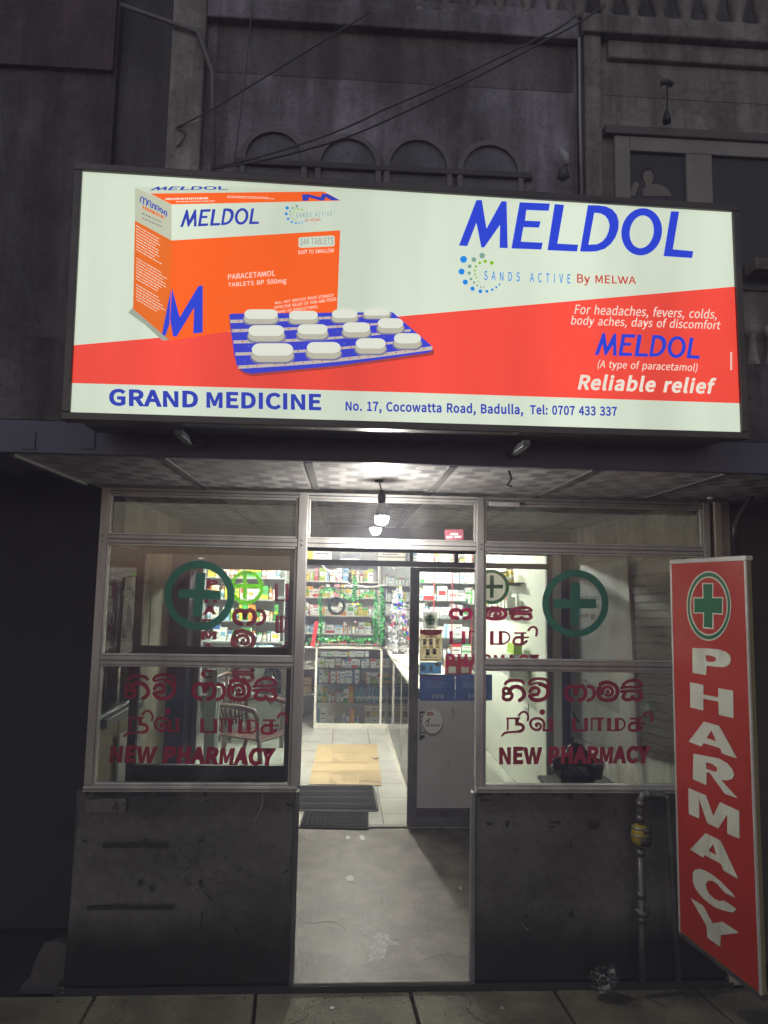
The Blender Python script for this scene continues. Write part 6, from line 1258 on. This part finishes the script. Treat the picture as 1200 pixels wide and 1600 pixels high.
put(proto_box(.30, .10, .135, 'white', 'red', 2), (-.11, 6.10, 1.7275), .02, 'in the middle of the top centre shelf, largest there') if False else None
# cabinet with glass doors to the right of it
shelf_unit('wall_cabinet', 'cream glass fronted wall cabinet right of the centre shelves', 'cabinet', .466, 1.12, 6.0, 6.30, .006, 1.985, [.62, .885, 1.08, 1.30, 1.49, 1.69])
g = MB(); g.box(.485, 1.10, 5.992, 5.996, 1.0, 1.97, GLASS); tag(g.build('cabinet_glass', None), 'clear sliding glass on the wall cabinet', 'glass')
fill_row(.50, 1.08, 6.08, 1.6905, .15, 'white', 'on top glass cabinet shelf', .8, ('jar',))
fill_row(.50, 1.08, 6.08, 1.4905, .14, 'white', 'on second glass cabinet shelf', .1)
fill_row(.50, 1.08, 6.08, 1.3005, .15, 'white', 'on third glass cabinet shelf', .4)
fill_row(.50, 1.08, 6.08, 1.0805, .15, 'med', 'on fourth glass cabinet shelf', .1)
# cartons stored on top
for x, y, w_, h, c1, c2, s_, lb in ((-.33, 6.14, .34, .13, 'white', 'yellow', 1, 'atop the centre shelves, left end'), (.08, 6.14, .26, .10, 'grey', 'white', 0, 'atop the centre shelves, middle'), (.62, 6.14, .36, .13, 'cream', 'brown', 4, 'atop the wall cabinet, left one'), (1.0, 6.14, .3, .12, 'white', 'pale_blue', 2, 'atop the wall cabinet, right one')):
    put(proto_box(w_, .2, h, c1, c2, s_), (x, y, 1.986), 0, lb)
# left wall shelves seen through the left window
shelf_unit('wall_shelf', 'grey metal shelf crowded with bottles seen through the left window', 'shelf', -1.56, -.64, 4.9, 5.2, .006, 1.98, [.45, .80, 1.03, 1.26, 1.50, 1.74], mat('grey_shelf', (.30, .31, .31), .5))
for z, pal, wh in ((1.74, 'bright', 'on top left grey shelf'), (1.50, 'bright', 'on second left grey shelf'), (1.26, 'bright', 'on third left grey shelf'), (1.03, 'med', 'on fourth left grey shelf')): fill_row(-1.52, -.68, 4.97, z+.0005, .18, pal, wh, .45, ('bottle', 'bottle', 'jar'))
for i, x in enumerate((-.98, -.80)): put(proto_box(.16, .12, .09, 'pale_blue', 'white', 2), (x, 4.5, .93), .05*i, 'on dark table')
TB = thing('work_table', (-.86, 4.5, 0), 'dark low table in front of the left grey shelf', 'table')
m = MB(); m.box(-1.2, -.56, 4.3, 4.7, .90, .929, mat('dark_wood', (.07, .055, .045), .5)); m.build('tabletop', TB, .003)
for x in (-1.17, -.59):
    for y in (4.33, 4.67): m = MB(); m.box(x-.02, x+.02, y-.02, y+.02, .006, .8995, MATS['dark_wood']); m.build('leg', TB)
m = crumple((-.72, 4.42, .62), .15, .10, .22, MATS['black_film'], 12, 22, .4, False); m.tube([(-.72, 4.31, .78), (-.71, 4.27, .93)], .008, MATS['black_film']); tag(m.build('shoulder_bag', None), 'dull black bag hanging from the dark table beyond the chair', 'bag')
# right glass shelves with red rods
RG = thing('glass_shelf_stand', (1.2, 5.0, .006), 'tiered glass shelves on red rods packed with white boxes behind the door glass', 'shelf')
levR = [.885, 1.10, 1.32, 1.52, 1.72, 1.92]
GLST = glass_mat('shelf_glass', (.88, .93, .91), 1.3, .03)
GLS = mat('shelf_glass_edge', (.20, .28, .25), .2)
for z in levR: m = MB(); m.box(.86, 1.525, 4.90, 5.15, z-.008, z, GLST); m.box(.86, 1.525, 4.897, 4.8995, z-.008, z, GLS); m.build('shelf', RG)
for u in (678.5, 707, 737.5):
    p = Y(u, 900, 4.88); m = MB(); m.tube([(p.x, 4.88, .70), (p.x, 4.88, 2.1)], .0055, mat('red_rod', (.50, .04, .04), .4), 6); m.build('rod', RG)
m = MB(); m.box(.86, 1.525, 5.155, 5.17, .5, 2.1, mat('pale_board', (.55, .55, .52), .6)); m.build('back_board', RG)
m = MB(); m.box(.97, 1.525, 4.9, 5.15, .006, .70, WHITE); m.box(.96, 1.528, 4.89, 5.152, .701, .73, WHITE); m.build('base_cabinet', RG, .003)
for i, z in enumerate(levR): fill_row(.88, 1.50, 4.97, z+.0005, .165, 'white', 'on %s red rod shelf' % ('sixth', 'fifth', 'fourth', 'third', 'second', 'top')[i], .12, hmin=.45, wide=(.05, .11))
# two glass shelves along the right wall
WS = thing('wall_shelf', (1.45, 3.6, 1.4), 'pair of glass shelves along the right shop wall with amber bottles', 'shelf')
for z in (1.50, 1.715): m = MB(); m.box(1.36, 1.528, 2.75, 4.85, z-.008, z, GLST); m.box(1.357, 1.3595, 2.75, 4.85, z-.008, z, GLS); m.build('shelf', WS)
for y in (2.9, 3.8, 4.7):
    for z in (1.50, 1.715): m = MB(); m.box(1.40, 1.529, y-.006, y+.006, z-.028, z-.0085, GSTEEL); m.build('bracket', WS)
for i in range(6): put(proto_bottle(.021, .135 if i % 2 else .10, 'yellow', 'black', 'bottle'), (1.40+.055*(i % 2), 2.86+i*.045, 1.7155), 0, 'of amber oil on right wall shelf')
rnd = random.Random(23); y = 3.25
while y < 4.75:
    c1, c2 = rnd.choice(PAL['white']); put(proto_box(.09, .07, round(rnd.choice((.09, .12, .14)), 3), c1, c2, rnd.randrange(5)), (1.44, y, 1.7155), -PI/2+rnd.uniform(-.1, .1), 'on upper right wall shelf'); y += rnd.uniform(.11, .16)
y = 2.9
while y < 4.75:
    c1, c2 = rnd.choice(PAL['bright']+PAL['white']); put(proto_box(.08, .07, round(rnd.choice((.09, .12, .14)), 3), c1, c2, rnd.randrange(5)), (1.44, y, 1.5005), -PI/2+rnd.uniform(-.1, .1), 'on lower right wall shelf'); y += rnd.uniform(.10, .16)
m = MB(); m.box(1.36, 1.52, 2.6, 2.9, .95, 1.13, mat('white_plastic_tub', (.55, .56, .55), .4)); m.box(1.35, 1.525, 2.59, 2.91, .93, .949, WHITE); m.box(1.40, 1.47, 2.62, 2.85, 1.131, 1.21, mat('lime_pack', (.34, .52, .04), .5)); tag(m.build('storage_tub', None), 'white plastic tub with a lime pack on a bracket by the right wall', 'tub')
m = MB(); m.box(1.522, 1.529, 2.64, 2.76, .62, .74, WHITE); m.box(1.516, 1.5215, 2.655, 2.70, .65, .70, mat('socket_face', (.4, .4, .4), .4)); m.box(1.516, 1.5215, 2.71, 2.75, .65, .70, MATS['socket_face']); tag(m.build('wall_socket', None), 'white double wall socket low on the right shop wall', 'socket')
# bags of red sachets hanging behind the door glass
for i, (u, lb) in enumerate(((706, 'left of two clear bags of red sachets hanging behind the door glass'), (726, 'right of two clear bags of red sachets hanging behind the door glass'))):
    m = MB(); p = Y(u, 1045, 2.6); m.box(p.x-.055, p.x+.05, 2.58, 2.63, p.z-.06, p.z+.07, mat('sachet_red', (.38, .05, .04), .35, 0, .3, 18)); m.box(p.x-.06, p.x+.055, 2.575, 2.635, p.z+.071, p.z+.10, mat('bag_lip', (.55, .50, .48), .3)); m.box(p.x-.03, p.x+.03, 2.578, 2.5795, p.z-.03, p.z+.02, PAPER); tag(m.build('sachet_bag', None), lb, 'bag')
# glass display case (front) and its goods
CY0, CY1 = 5.33, 5.72
DC = thing('display_case', (.19, 5.5, 0), 'cream framed glass display case full of medicines on the white tiles', 'display case')
cx0, cx1, cz = -.305, .70, .945
fr = .026
for x in (cx0, .475-.013, cx1-fr): m = MB(); m.box(x, x+fr, CY0, CY0+fr, .03, cz-.02, SHF); m.build('post', DC, .002)
for x in (cx0, cx1-fr): m = MB(); m.box(x, x+fr, CY1-fr, CY1, .03, cz-.02, SHF); m.build('post', DC, .002)
m = MB(); m.box(cx0, cx1, CY0-.004, CY0+.03, cz-.0195, cz+.012, SHF); m.box(cx0, cx1, CY1-.03, CY1, cz-.0195, cz+.012, SHF); m.box(cx0, cx0+.03, CY0+.0305, CY1-.0305, cz-.0195, cz+.012, SHF); m.box(cx1-.03, cx1, CY0+.0305, CY1-.0305, cz-.0195, cz+.012, SHF); m.build('top_frame', DC, .003)
g = MB(); g.box(cx0+.03, cx1-.03, CY0+.03, CY1-.03, cz+.0, cz+.005, GLASS); g.build('glass_top', DC)
m = MB(); m.box(cx0, cx1, CY0-.002, CY1, .006, .0295, SHF); m.box(cx0, cx1, CY0-.003, CY0+.02, .03, .065, SHF); m.build('base', DC, .003)
m = MB(); m.box(cx0+.01, cx1-.01, CY1, CY1+.01, .03, cz-.02, SHB); m.build('back_panel', DC)
lv = [.07, .305, .52, .70, .83]
for z in lv[1:]: m = MB(); m.box(cx0+fr, cx1-fr, CY0+.03, CY1-.01, z-.008, z, GLST); m.build('shelf', DC)
g = MB(); g.box(cx0+fr, cx1-fr, CY0+.010, CY0+.014, .066, cz-.02, GLASS); g.build('glass', DC)
fill_row(cx0+.04, .42, CY0+.062, .8305, .07, 'white', 'on top display case shelf', 0, wide=(.05, .09), hmin=.5)
fill_row(cx0+.04, .65, CY0+.062, .7005, .115, 'med', 'on second display case shelf', .05, wide=(.03, .06), hmin=.85)
fill_row(cx0+.03, .28, CY0+.062, .5205, .165, 'med', 'on third case shelf, left half', .05, wide=(.05, .075), hmin=.85)
fill_row(.29, .66, CY0+.062, .5205, .13, 'bright', 'on third case shelf, right half', .0, wide=(.05, .07), hmin=.7)
fill_row(cx0+.04, .16, CY0+.062, .3055, .185, 'bright', 'on fourth case shelf, left half', .5, wide=(.05, .06), hmin=.8)
for i in range(7): put(proto_bottle(.021, .18, 'teal', 'pale_blue', 'spray_can'), (.20+i*.0475, CY0+.05, .3055), 0, 'on fourth display case shelf')
fill_row(.55, .67, CY0+.062, .3055, .09, 'white', 'ending fourth display case shelf', 0)
fill_row(cx0+.04, .02, CY0+.058, .0705, .19, 'white', 'on left display case floor', .2, wide=(.08, .11), hmin=.6)
fill_row(.03, .28, CY0+.058, .0705, .19, 'bright', 'on middle display case floor', .75, ('bottle', 'jar'))
for i, x in enumerate((.33, .41, .50, .59)): put(proto_box(.08 if i % 2 else .072, .07, .20, 'cream', 'yellow' if i % 2 else 'brown', 3), (x, CY0+.062, .0705), 0, 'on right display case floor')
# long glass counter on the right, running towards the back
LC = thing('glass_counter', (.7, 3.2, 0), 'long glass fronted counter running from the door to the display case', 'counter')
m = MB(); m.box(.535, .565, 2.05, 2.08, .006, .90, GSTEEL); m.box(.545, .57, 3.3, 3.325, .006, .90, SHF); m.build('post', LC)
m = MB(); m.box(.53, .95, 2.04, 5.25, .90, .93, SHF); m.build('top', LC, .003)
m = MB(); m.box(.545, .95, 2.05, 5.25, .006, .06, SHF); m.build('base', LC, .003)
g = MB(); g.box(.548, .552, 2.081, 5.24, .061, .899, GLASS); g.build('glass', LC)
m = MB(); m.box(.94, .95, 2.05, 5.25, .061, .899, mat('cream_board', (.50, .47, .36), .5)); m.build('back_panel', LC)
for z in (.35, .62): m = MB(); m.box(.60, .935, 2.1, 5.2, z-.008, z, GLST); m.build('shelf', LC)
for yy in (2.5, 2.9, 3.4, 3.9, 4.4):
    for z in (.0605, .3505, .6205):
        rnd = random.Random(int(yy*10+z*100)); c1, c2 = rnd.choice(PAL['med']); put(proto_box(.10, .07, .14, c1, c2, rnd.randrange(5)), (.72, yy, z), -PI/2, 'inside long counter by door')
m = MB(); m.slab([(.50, 4.3, .945), (.60, 3.2, .945), (.66, 3.2, .945), (.56, 4.3, .945)], (0, 0, .02), WHITE); tag(m.build('ruler_board', None), 'white narrow board lying along the near edge of the glass counter', 'board')
m = MB(); m.box(.62, .72, 2.9, 3.5, .931, 1.0, PAPER); m.box(.615, .725, 2.895, 3.505, 1.0005, 1.012, SHF); tag(m.build('cash_box', None), 'pale long box standing on the glass counter near the door', 'box')
# black framed glass screen on the case with green tinsel, wreath and ornaments
GF = thing('framed_screen', (.11, 5.28, .957), 'black framed glass screen edged with green tinsel on the display case', 'screen')
T0, T1, B0 = Y(501, 917, 5.30), Y(602, 915, 5.30), Y(500, 1011, 5.30)
fx0, fx1, fz0, fz1 = T0.x, T1.x, .958, T0.z
m = MB()
m.box(fx0, fx0+.022, 5.29, 5.32, fz0, fz1, BLACK); m.box(fx1-.03, fx1+.01, 5.29, 5.32, fz0, fz1, BLACK); m.box(fx0+.0225, fx1-.0305, 5.29, 5.32, fz1-.022, fz1, BLACK); m.box(fx0+.0225, fx1-.0305, 5.29, 5.32, fz0+.10, fz0+.13, BLACK)
m.build('frame', GF, .002)
g = MB(); g.box(fx0+.02, fx1-.03, 5.303, 5.306, fz0+.131, fz1-.02, GLASS); g.build('glass', GF)
TG = [mat('tinsel_green', (.012, .34, .045), .35, .4, .1, 50), mat('tinsel_dark', (.008, .12, .022), .35, .4, .1, 50), mat('tinsel_bright', (.18, .68, .24), .3, .4, .1, 50)]
TS = [mat('tinsel_silver', (.66, .67, .70), .25, .7, .05), mat('tinsel_grey', (.22, .23, .26), .3, .7, .05), mat('tinsel_white', (.7, .7, .72), .4, .2, .05)]
def tinsel(pts, r, n, mats, seed, L_=.018, W_=.005):
    rnd = random.Random(seed); m = MB(); P = [Vector(p) for p in pts]; seg = [(P[i+1]-P[i]).length for i in range(len(P)-1)]; tot = sum(seg)
    for _ in range(n):
        d = rnd.random()*tot; i = 0
        while i < len(seg)-1 and d > seg[i]: d -= seg[i]; i += 1
        c0 = P[i].lerp(P[i+1], min(1, d/seg[i])); v = Vector((rnd.gauss(0, 1), rnd.gauss(0, 1), rnd.gauss(0, 1))).normalized(); q = v.orthogonal().normalized(); q.rotate(Matrix.Rotation(rnd.random()*6.28, 3, v))
        a_ = c0+v*r*rnd.random()*.55; b_ = a_+v*L_*rnd.uniform(.5, 1.1)
        m.add([a_-q*W_/2, a_+q*W_/2, b_+q*W_/2, b_-q*W_/2], [(0, 1, 2, 3)], rnd.choice(mats))
    return m
TY = 5.265
tp = lambda l: [Y(u, v, TY) for u, v in l]
zc6 = zm(4, 460, 740)
gar = [zc6([(163, 1040), (165, 900), (160, 750), (200, 722), (260, 730), (310, 760), (350, 785), (400, 780), (450, 750), (500, 745), (515, 790), (508, 900), (505, 1040)]), zc6([(375, 640), (380, 700), (372, 780)]), zc6([(165, 1040), (250, 1030), (350, 1035), (420, 1045), (500, 1030), (545, 1060)]), zc6([(545, 712), (548, 850), (545, 1000), (552, 1050)]), zc6([(500, 905), (515, 980), (505, 1040)])]
for i, g_ in enumerate(gar): tinsel(tp(g_), .028, int(1300*(1 if i == 0 else .42 if i != 1 else .3)), TG, 40+i, .030, .008).build('tinsel_garland', GF)
WR = thing('wreath', Y(526, 962, 5.25), 'dark green ring wreath hanging inside the tinsel frame', 'wreath')
c0 = Y(526, 947, 5.25); rr_ = (Y(541, 947, 5.25)-Y(511, 947, 5.25)).length/2*.80
ringp = [c0+Vector((math.cos(2*PI*i/24)*rr_, 0, math.sin(2*PI*i/24)*rr_)) for i in range(25)]
tinsel(ringp, .022, 900, [mat('wreath_green', (.008, .045, .02), .8, 0, .2, 40, spec=.05), mat('wreath_dark', (.004, .016, .009), .9, spec=.05)], 77, .018, .005).build('needles', WR)
m = MB(); m.tube(ringp, .016, MATS['wreath_dark'], 8); m.build('ring', WR)
for (u, v), col, lb in (((555, 945), 'cream', 'clear and gold bow ornament hanging in the tinsel frame'), ((555, 972), 'pink', 'tiny pink bell hanging below the bow ornament'), ((592, 926), 'pink', 'pink bauble on the upper right corner of the tinsel frame'), ((587, 1008), 'red', 'dark red bauble at the lower right corner of the tinsel frame'), ((625, 919), 'lime', 'small lime tag hanging before the wall cabinet'), ((615, 888), 'white', 'small white ornament hanging before the top cabinet shelf')):
    p = Y(u, v, 5.23); m = MB(); m.ball(p, .013, GM_[col], 10); m.tube([p+Vector((0, 0, .013)), p+Vector((0, 0, .05))], .001, GSTEEL, 5)
    if col == 'cream':
        for s_ in (-1, 1): m.ball(p+Vector((s_*.03, 0, .01)), .02, GM_['yellow'], 8, .6)
    if col == 'lime': m.box(p.x-.018, p.x+.018, 5.225, 5.229, p.z-.03, p.z+.025, GM_['lime'])
    tag(m.build('ornament', None), lb, 'ornament')
m = MB(); p = Y(547, 905, 5.5); 
for k, (dz, r) in enumerate(((0, .03), (-.045, .026), (.045, .022))): m.ball(p+Vector((0, 0, dz)), r, BLACK, 8)
m.tube([p+Vector((0, 0, .06)), p+Vector((.002, 0, .16))], .002, BLACK, 5); m.add([p+Vector((-.03, 0, .07)), p+Vector((0, 0, .03)), p+Vector((.03, 0, .1))], [(0, 1, 2)], BLACK); tag(m.build('hanging_charm', None), 'black dangling charm of three balls above the tinsel frame', 'charm')
m = MB(); pts = [Y(500, 880, 5.2), Y(508, 888, 5.2), Y(532, 906, 5.2), Y(552, 914, 5.2), Y(580, 917, 5.2), Y(604, 914, 5.2)]; m.tube(pts, .005, PAPER, 6); tag(m.build('string', None), 'white string drooping across the shelves above the tinsel frame', 'string')
m = MB(); q = [Y(u, v, 5.24) for u, v in zc6([(128, 925), (152, 922), (125, 1082), (100, 1085)])]; m.slab(q, (0, .02, 0), mat('red_board', (.48, .02, .03), .45)); m.slab([Y(u, v, 5.23) for u, v in zc6([(60, 1078), (112, 1080), (112, 1088), (60, 1086)])], (0, .02, 0), PAPER); tag(m.build('red_pole', None), 'slanting bright red bar left of the tinsel frame', 'bar')
# silver tinsel tree
TRP = Y(622, 1040, 4.75)
TR = thing('tinsel_tree', (TRP.x, 4.75, .931), 'silver tinsel christmas tree with coloured baubles on the counter', 'christmas tree')
zb_, zt_ = .95, Y(620, 918, 4.75).z
tr = MB(); rnd = random.Random(5)
for k in range(7):
    z = zb_+.04+(zt_-zb_-.1)*k/6; r = .10*(1-k/6.6)+.008
    pts = [Vector((TRP.x+r*math.cos(2*PI*i/14), 4.75+r*math.sin(2*PI*i/14), z+.01*rnd.random())) for i in range(15)]
    t_ = tinsel(pts,   .045, int(120+900*r), TS, 200+k, .05, .006); o_ = len(tr.v); tr.v += t_.v; 
    for f, fm in zip(t_.f, t_.fm): tr.f.append([o_+i for i in f]); tr.fm.append(tr.mi(t_.mats[fm])); tr.sm.append(False)
tr.build('branches', TR)
m = MB(); m.tube([(TRP.x, 4.75, .931), (TRP.x, 4.75, zt_)], [.02, .008], GSTEEL, 8); m.lathe((TRP.x, 4.75, .931), [(.07, 0), (.06, .02), (.02, .025)], DSTEEL, 12); m.build('trunk', TR)
for i in range(34):
    k = rnd.random(); z = zb_+.05+(zt_-zb_-.12)*k; r = .135*(1-k*.88); f = rnd.uniform(-PI, 0.2)
    b_ = MB(); b_.ball((TRP.x+r*math.cos(f), 4.75+r*math.sin(f), z), rnd.uniform(.012, .02), mat(*[('bauble_blue', (.02, .04, .5)), ('bauble_red', (.5, .02, .03)), ('bauble_purple', (.28, .08, .5)), ('bauble_green', (.03, .35, .1))][i % 4], .15, .5, .05), 10); b_.build('bauble', TR)
# floor mats and cardboard
CB = thing('cardboard_sheet', (.1, 3.75, .006), 'flattened tan cardboard carton with printed marks lying on the tiles', 'cardboard')
CBM = mat('cardboard', (.31, .235, .125), .75, 0, .12, 5, .1, 40); CBD = mat('carton_print', (.20, .15, .085), .75, 0, .2, 30)
Z8 = lambda l, z: [Zp(u, v, z) for u, v in zm(3.2, 440, 1100)(l)]
m = MB(); m.slab(Z8([(180, 202), (478, 200), (498, 404), (136, 400)], .012), (0, 0, -.005), CBM); m.slab(Z8([(390, 336), (496, 335), (499, 407), (385, 402)], .0165), (0, 0, -.004), mat('cardboard_flap', (.24, .18, .095), .75, 0, .15, 6)); m.build('sheet', CB)
a = Art(ZP(.0125), .0005, .0001); zz = zm(3.2, 440, 1100)
for (x0, y0, x1, y1) in ((255, 240, 390, 285), (240, 343, 392, 400)):
    a.poly(zz([(x0, y0), (x1, y0), (x1, y0+4), (x0, y0+4)]), CBD); a.poly(zz([(x0, y0+22), (x0+45, y1), (x0-4, y1)]), CBD)
    for r in range(3): a.words(*zz([(x0+60, y0+10+r*12)])[0], *zz([(x1-6, y0+18+r*12)])[0], 1, CBD, 0, .6)
for l in (((165, 290), (485, 288)), ((150, 335), (490, 332)), ((262, 205), (240, 398))): a.stroke(zz(list(l)), .6, mat('crease', (.30, .21, .10), .8), False)
a.stroke(zz([(396, 388), (430, 384), (462, 388), (497, 392)]), 1.4, BLACK); a.stroke(zz([(450, 266), (470, 272), (488, 270)]), 1.3, BLACK); a.build('print', CB)
RUB = mat('rubber', (.012, .012, .013), .9, 0, .3, 15, spec=.08)
RUB2 = mat('rubber_base', (.11, .11, .105), .9, 0, .3, 15, spec=.08)
def matobj(name, lb, quad, ribs, cross, hexy=False):
    T_ = thing(name, ((quad[0]+quad[2])/2).to_tuple()[:2]+(.006,), lb, 'door mat')
    q = quad; m = MB(); m.slab(q, (0, 0, -.006), RUB2); m.build('base', T_)
    m = MB(); up = Vector((0, 0, .006))
    def pt(s_, t_): return (q[0]*(1-s_)+q[1]*s_)*(1-t_)+(q[3]*(1-s_)+q[2]*s_)*t_
    for i in range(ribs):
        s_ = (i+.5)/ribs; w_ = .33/ribs; m.slab([pt(s_-w_, .03), pt(s_+w_, .03), pt(s_+w_, .97), pt(s_-w_, .97)], up, MATS['rubber'])
    for j in range(cross):
        t_ = (j+.5)/cross; w_ = .30/cross; m.slab([pt(.02, t_-w_), pt(.98, t_-w_), pt(.98, t_+w_), pt(.02, t_+w_)], up*.8, MATS['rubber'])
    m.build('ribs', T_); return T_
q1 = [Zp(u, v, .014) for u, v in ((463, 1227), (582, 1227.5), (590, 1267), (458, 1266))]
MT = matobj('rubber_mat', 'long ribbed black rubber mat with a curled right edge on the tiles', q1, 30, 4)
m = MB(); m.tube([Zp(583, 1228, .015), Zp(588, 1240, .022), Zp(590, 1254, .024), Zp(590, 1266, .016)], .008, mat('rubber_edge', (.10, .10, .10), .5), 6); m.build('edge', MT)
q2 = [Zp(u, v, .014) for u, v in ((475, 1267.5), (576.5, 1269), (576, 1293.5), (468, 1291))]
matobj('rubber_mat', 'smaller black rubber mat with a diamond grid at the threshold', q2, 15, 6)
# moulded plastic chair
CH = thing('plastic_chair', (-.72, 3.0, .006), 'dark maroon moulded plastic armchair with lattice back behind the left window', 'chair')
CHM = mat('maroon_plastic', (.105, .045, .043), .22, 0, .2, 12, .0); 
rot = Matrix.Rotation(math.radians(62), 3, 'Z'); cb = Vector((-.72, 3.0, .006))
def W(x, y, z): return cb+rot@Vector((x, y, z))
m = MB(); n = 10; vs = []
for i in range(n+1):
    for j in range(n+1):
        x = -.22+.44*i/n; y = -.22+.44*j/n; vs.append(W(x*(1-.08*(y+.22)/.44), y, .42-.03*math.exp(-((x/.16)**2+(y/.16)**2))-.02*max(0, -y-.15)*10))
fs = [(i*(n+1)+j, (i+1)*(n+1)+j, (i+1)*(n+1)+j+1, i*(n+1)+j+1) for i in range(n) for j in range(n)]
m.add(vs, fs, CHM, True); so = m.build('seat', CH); sd = so.modifiers.new('Solidify', 'SOLIDIFY'); sd.thickness = .012
m = MB(); rim = [W(-.20, .21, .44), W(-.225, .25, .62), W(-.21, .285, .78), W(-.14, .30, .86), W(0, .305, .885), W(.14, .30, .86), W(.21, .285, .78), W(.225, .25, .62), W(.20, .21, .44)]; m.tube(rim, .017, CHM, 10)
for k in range(-3, 4):
    x = k*.052; zt2 = .875-abs(k)*.02; m.tube([W(x*.9, .215, .46), W(x+.02*math.sin(k), .26, .64), W(x, .297, zt2-.01)], .010, CHM, 6)
for k in range(5): z = .52+k*.075; m.tube([W(-.215, .235+.075*k/4*.8, z), W(-.07, .245+.018*k, z+.02), W(.07, .245+.018*k, z-.015), W(.215, .235+.075*k/4*.8, z)], .009, CHM, 6)
m.build('backrest', CH)
for s_ in (-1, 1):
    m = MB(); m.tube([W(s_*.225, .25, .64), W(s_*.255, .12, .665), W(s_*.26, -.05, .66), W(s_*.25, -.17, .64), W(s_*.245, -.20, .58), W(s_*.235, -.205, .42)], [.018, .022, .024, .022, .018, .018], CHM, 10); m.build('armrest', CH)
for s_ in (-1, 1):
    for y0, y1 in ((-.20, -.24), (.20, .26)):
        m = MB(); m.tube([W(s_*.21, y0, .42), W(s_*.235, y1, .2), W(s_*.25, y1*1.05, .0)], [.022, .018, .015], CHM, 8); m.build('leg', CH)
# blue can on the chair side, member poster strips inside the left window
m = MB(); p = Y(334, 1062, 2.4); m.lathe(p+Vector((0, 0, -.05)), [(.03, 0), (.035, .02), (.03, .07), (.012, .09), (.008, .12)], mat('blue_plastic', (.03, .12, .45), .3), 14); m.box(p.x-.06, p.x+.06, 2.36, 2.44, p.z-.075, p.z-.052, WHITE); m.box(p.x-.05, p.x-.03, 2.39, 2.41, .006, p.z-.0755, WHITE); m.box(p.x+.03, p.x+.05, 2.39, 2.41, .006, p.z-.0755, WHITE); tag(m.build('spray_bottle', None), 'blue plastic bottle on a white stand beside the chair back', 'bottle')
a = Art(YP(2.2), .0, .0002); BLS = mat('blue_strip', (.04, .10, .42), .5); a.poly([(446, 920), (453, 920), (451, 1014), (444, 1014)], BLS); a.words(447, 925, 450, 1010, 16, PAPER, 0, .6); tag(a.build('hanging_strip', None), 'narrow blue lettered strip hanging inside the left window', 'strip')
# what singles each item out: colour and print first, place in its row only among look-alikes
ORD = 'first second third fourth fifth sixth seventh eighth ninth tenth eleventh twelfth thirteenth fourteenth fifteenth sixteenth'.split()
STY = {0: 'foot band', 1: 'side stripe', 2: 'top', 3: 'front panel', 4: 'belt'}
rows = {}
for o, key, wh in GOODS:
    c1, c2 = (key[4:6] if key[0] == 'box' else key[3:5]); c1 = c1.replace('_', ' '); c2 = c2.replace('_', ' ')
    if key[0] == 'box':
        w_, h = key[1], key[3]; sh = 'tall' if h > w_*1.4 else 'wide' if w_ > h*1.4 else 'small'
        look = f'{sh} {c1} box with {c2} {STY[key[6]]}'
    else: look = f'{c1} {NMS[key[0]]} with {c2} cap'
    rows.setdefault((wh, look), []).append(o)
for (wh, look), os_ in rows.items():
    os_.sort(key=lambda o: (o.location.x, o.location.z))
    for i, o in enumerate(os_):
        nm = 'box' if ' box ' in look else 'bottle' if ' bottle ' in look else 'jar' if ' jar ' in look else 'spray can'
        tag(o, look+(', '+ORD[i]+' from left' if len(os_) > 1 else '')+' '+wh, nm, 'goods '+wh)

# ------------------------------------------------------------------ volume added to imitate lens glare and lift the blacks
HZ = bpy.data.materials.new('glare_veil'); HZ.use_nodes = True; nt = HZ.node_tree
nt.nodes.remove(nt.nodes['Principled BSDF']); v = nt.nodes.new('ShaderNodeVolumePrincipled')
v.inputs['Color'].default_value = (.74, .72, 1.0, 1); v.inputs['Density'].default_value = .022; v.inputs['Anisotropy'].default_value = .2
nt.links.new(v.outputs[0], nt.nodes['Material Output'].inputs['Volume'])
m = MB(); m.box(-10, 10, -10.5, 8, -1.5, 6.6, HZ); h = m.build('glare_haze', None); h['kind'] = 'stuff'
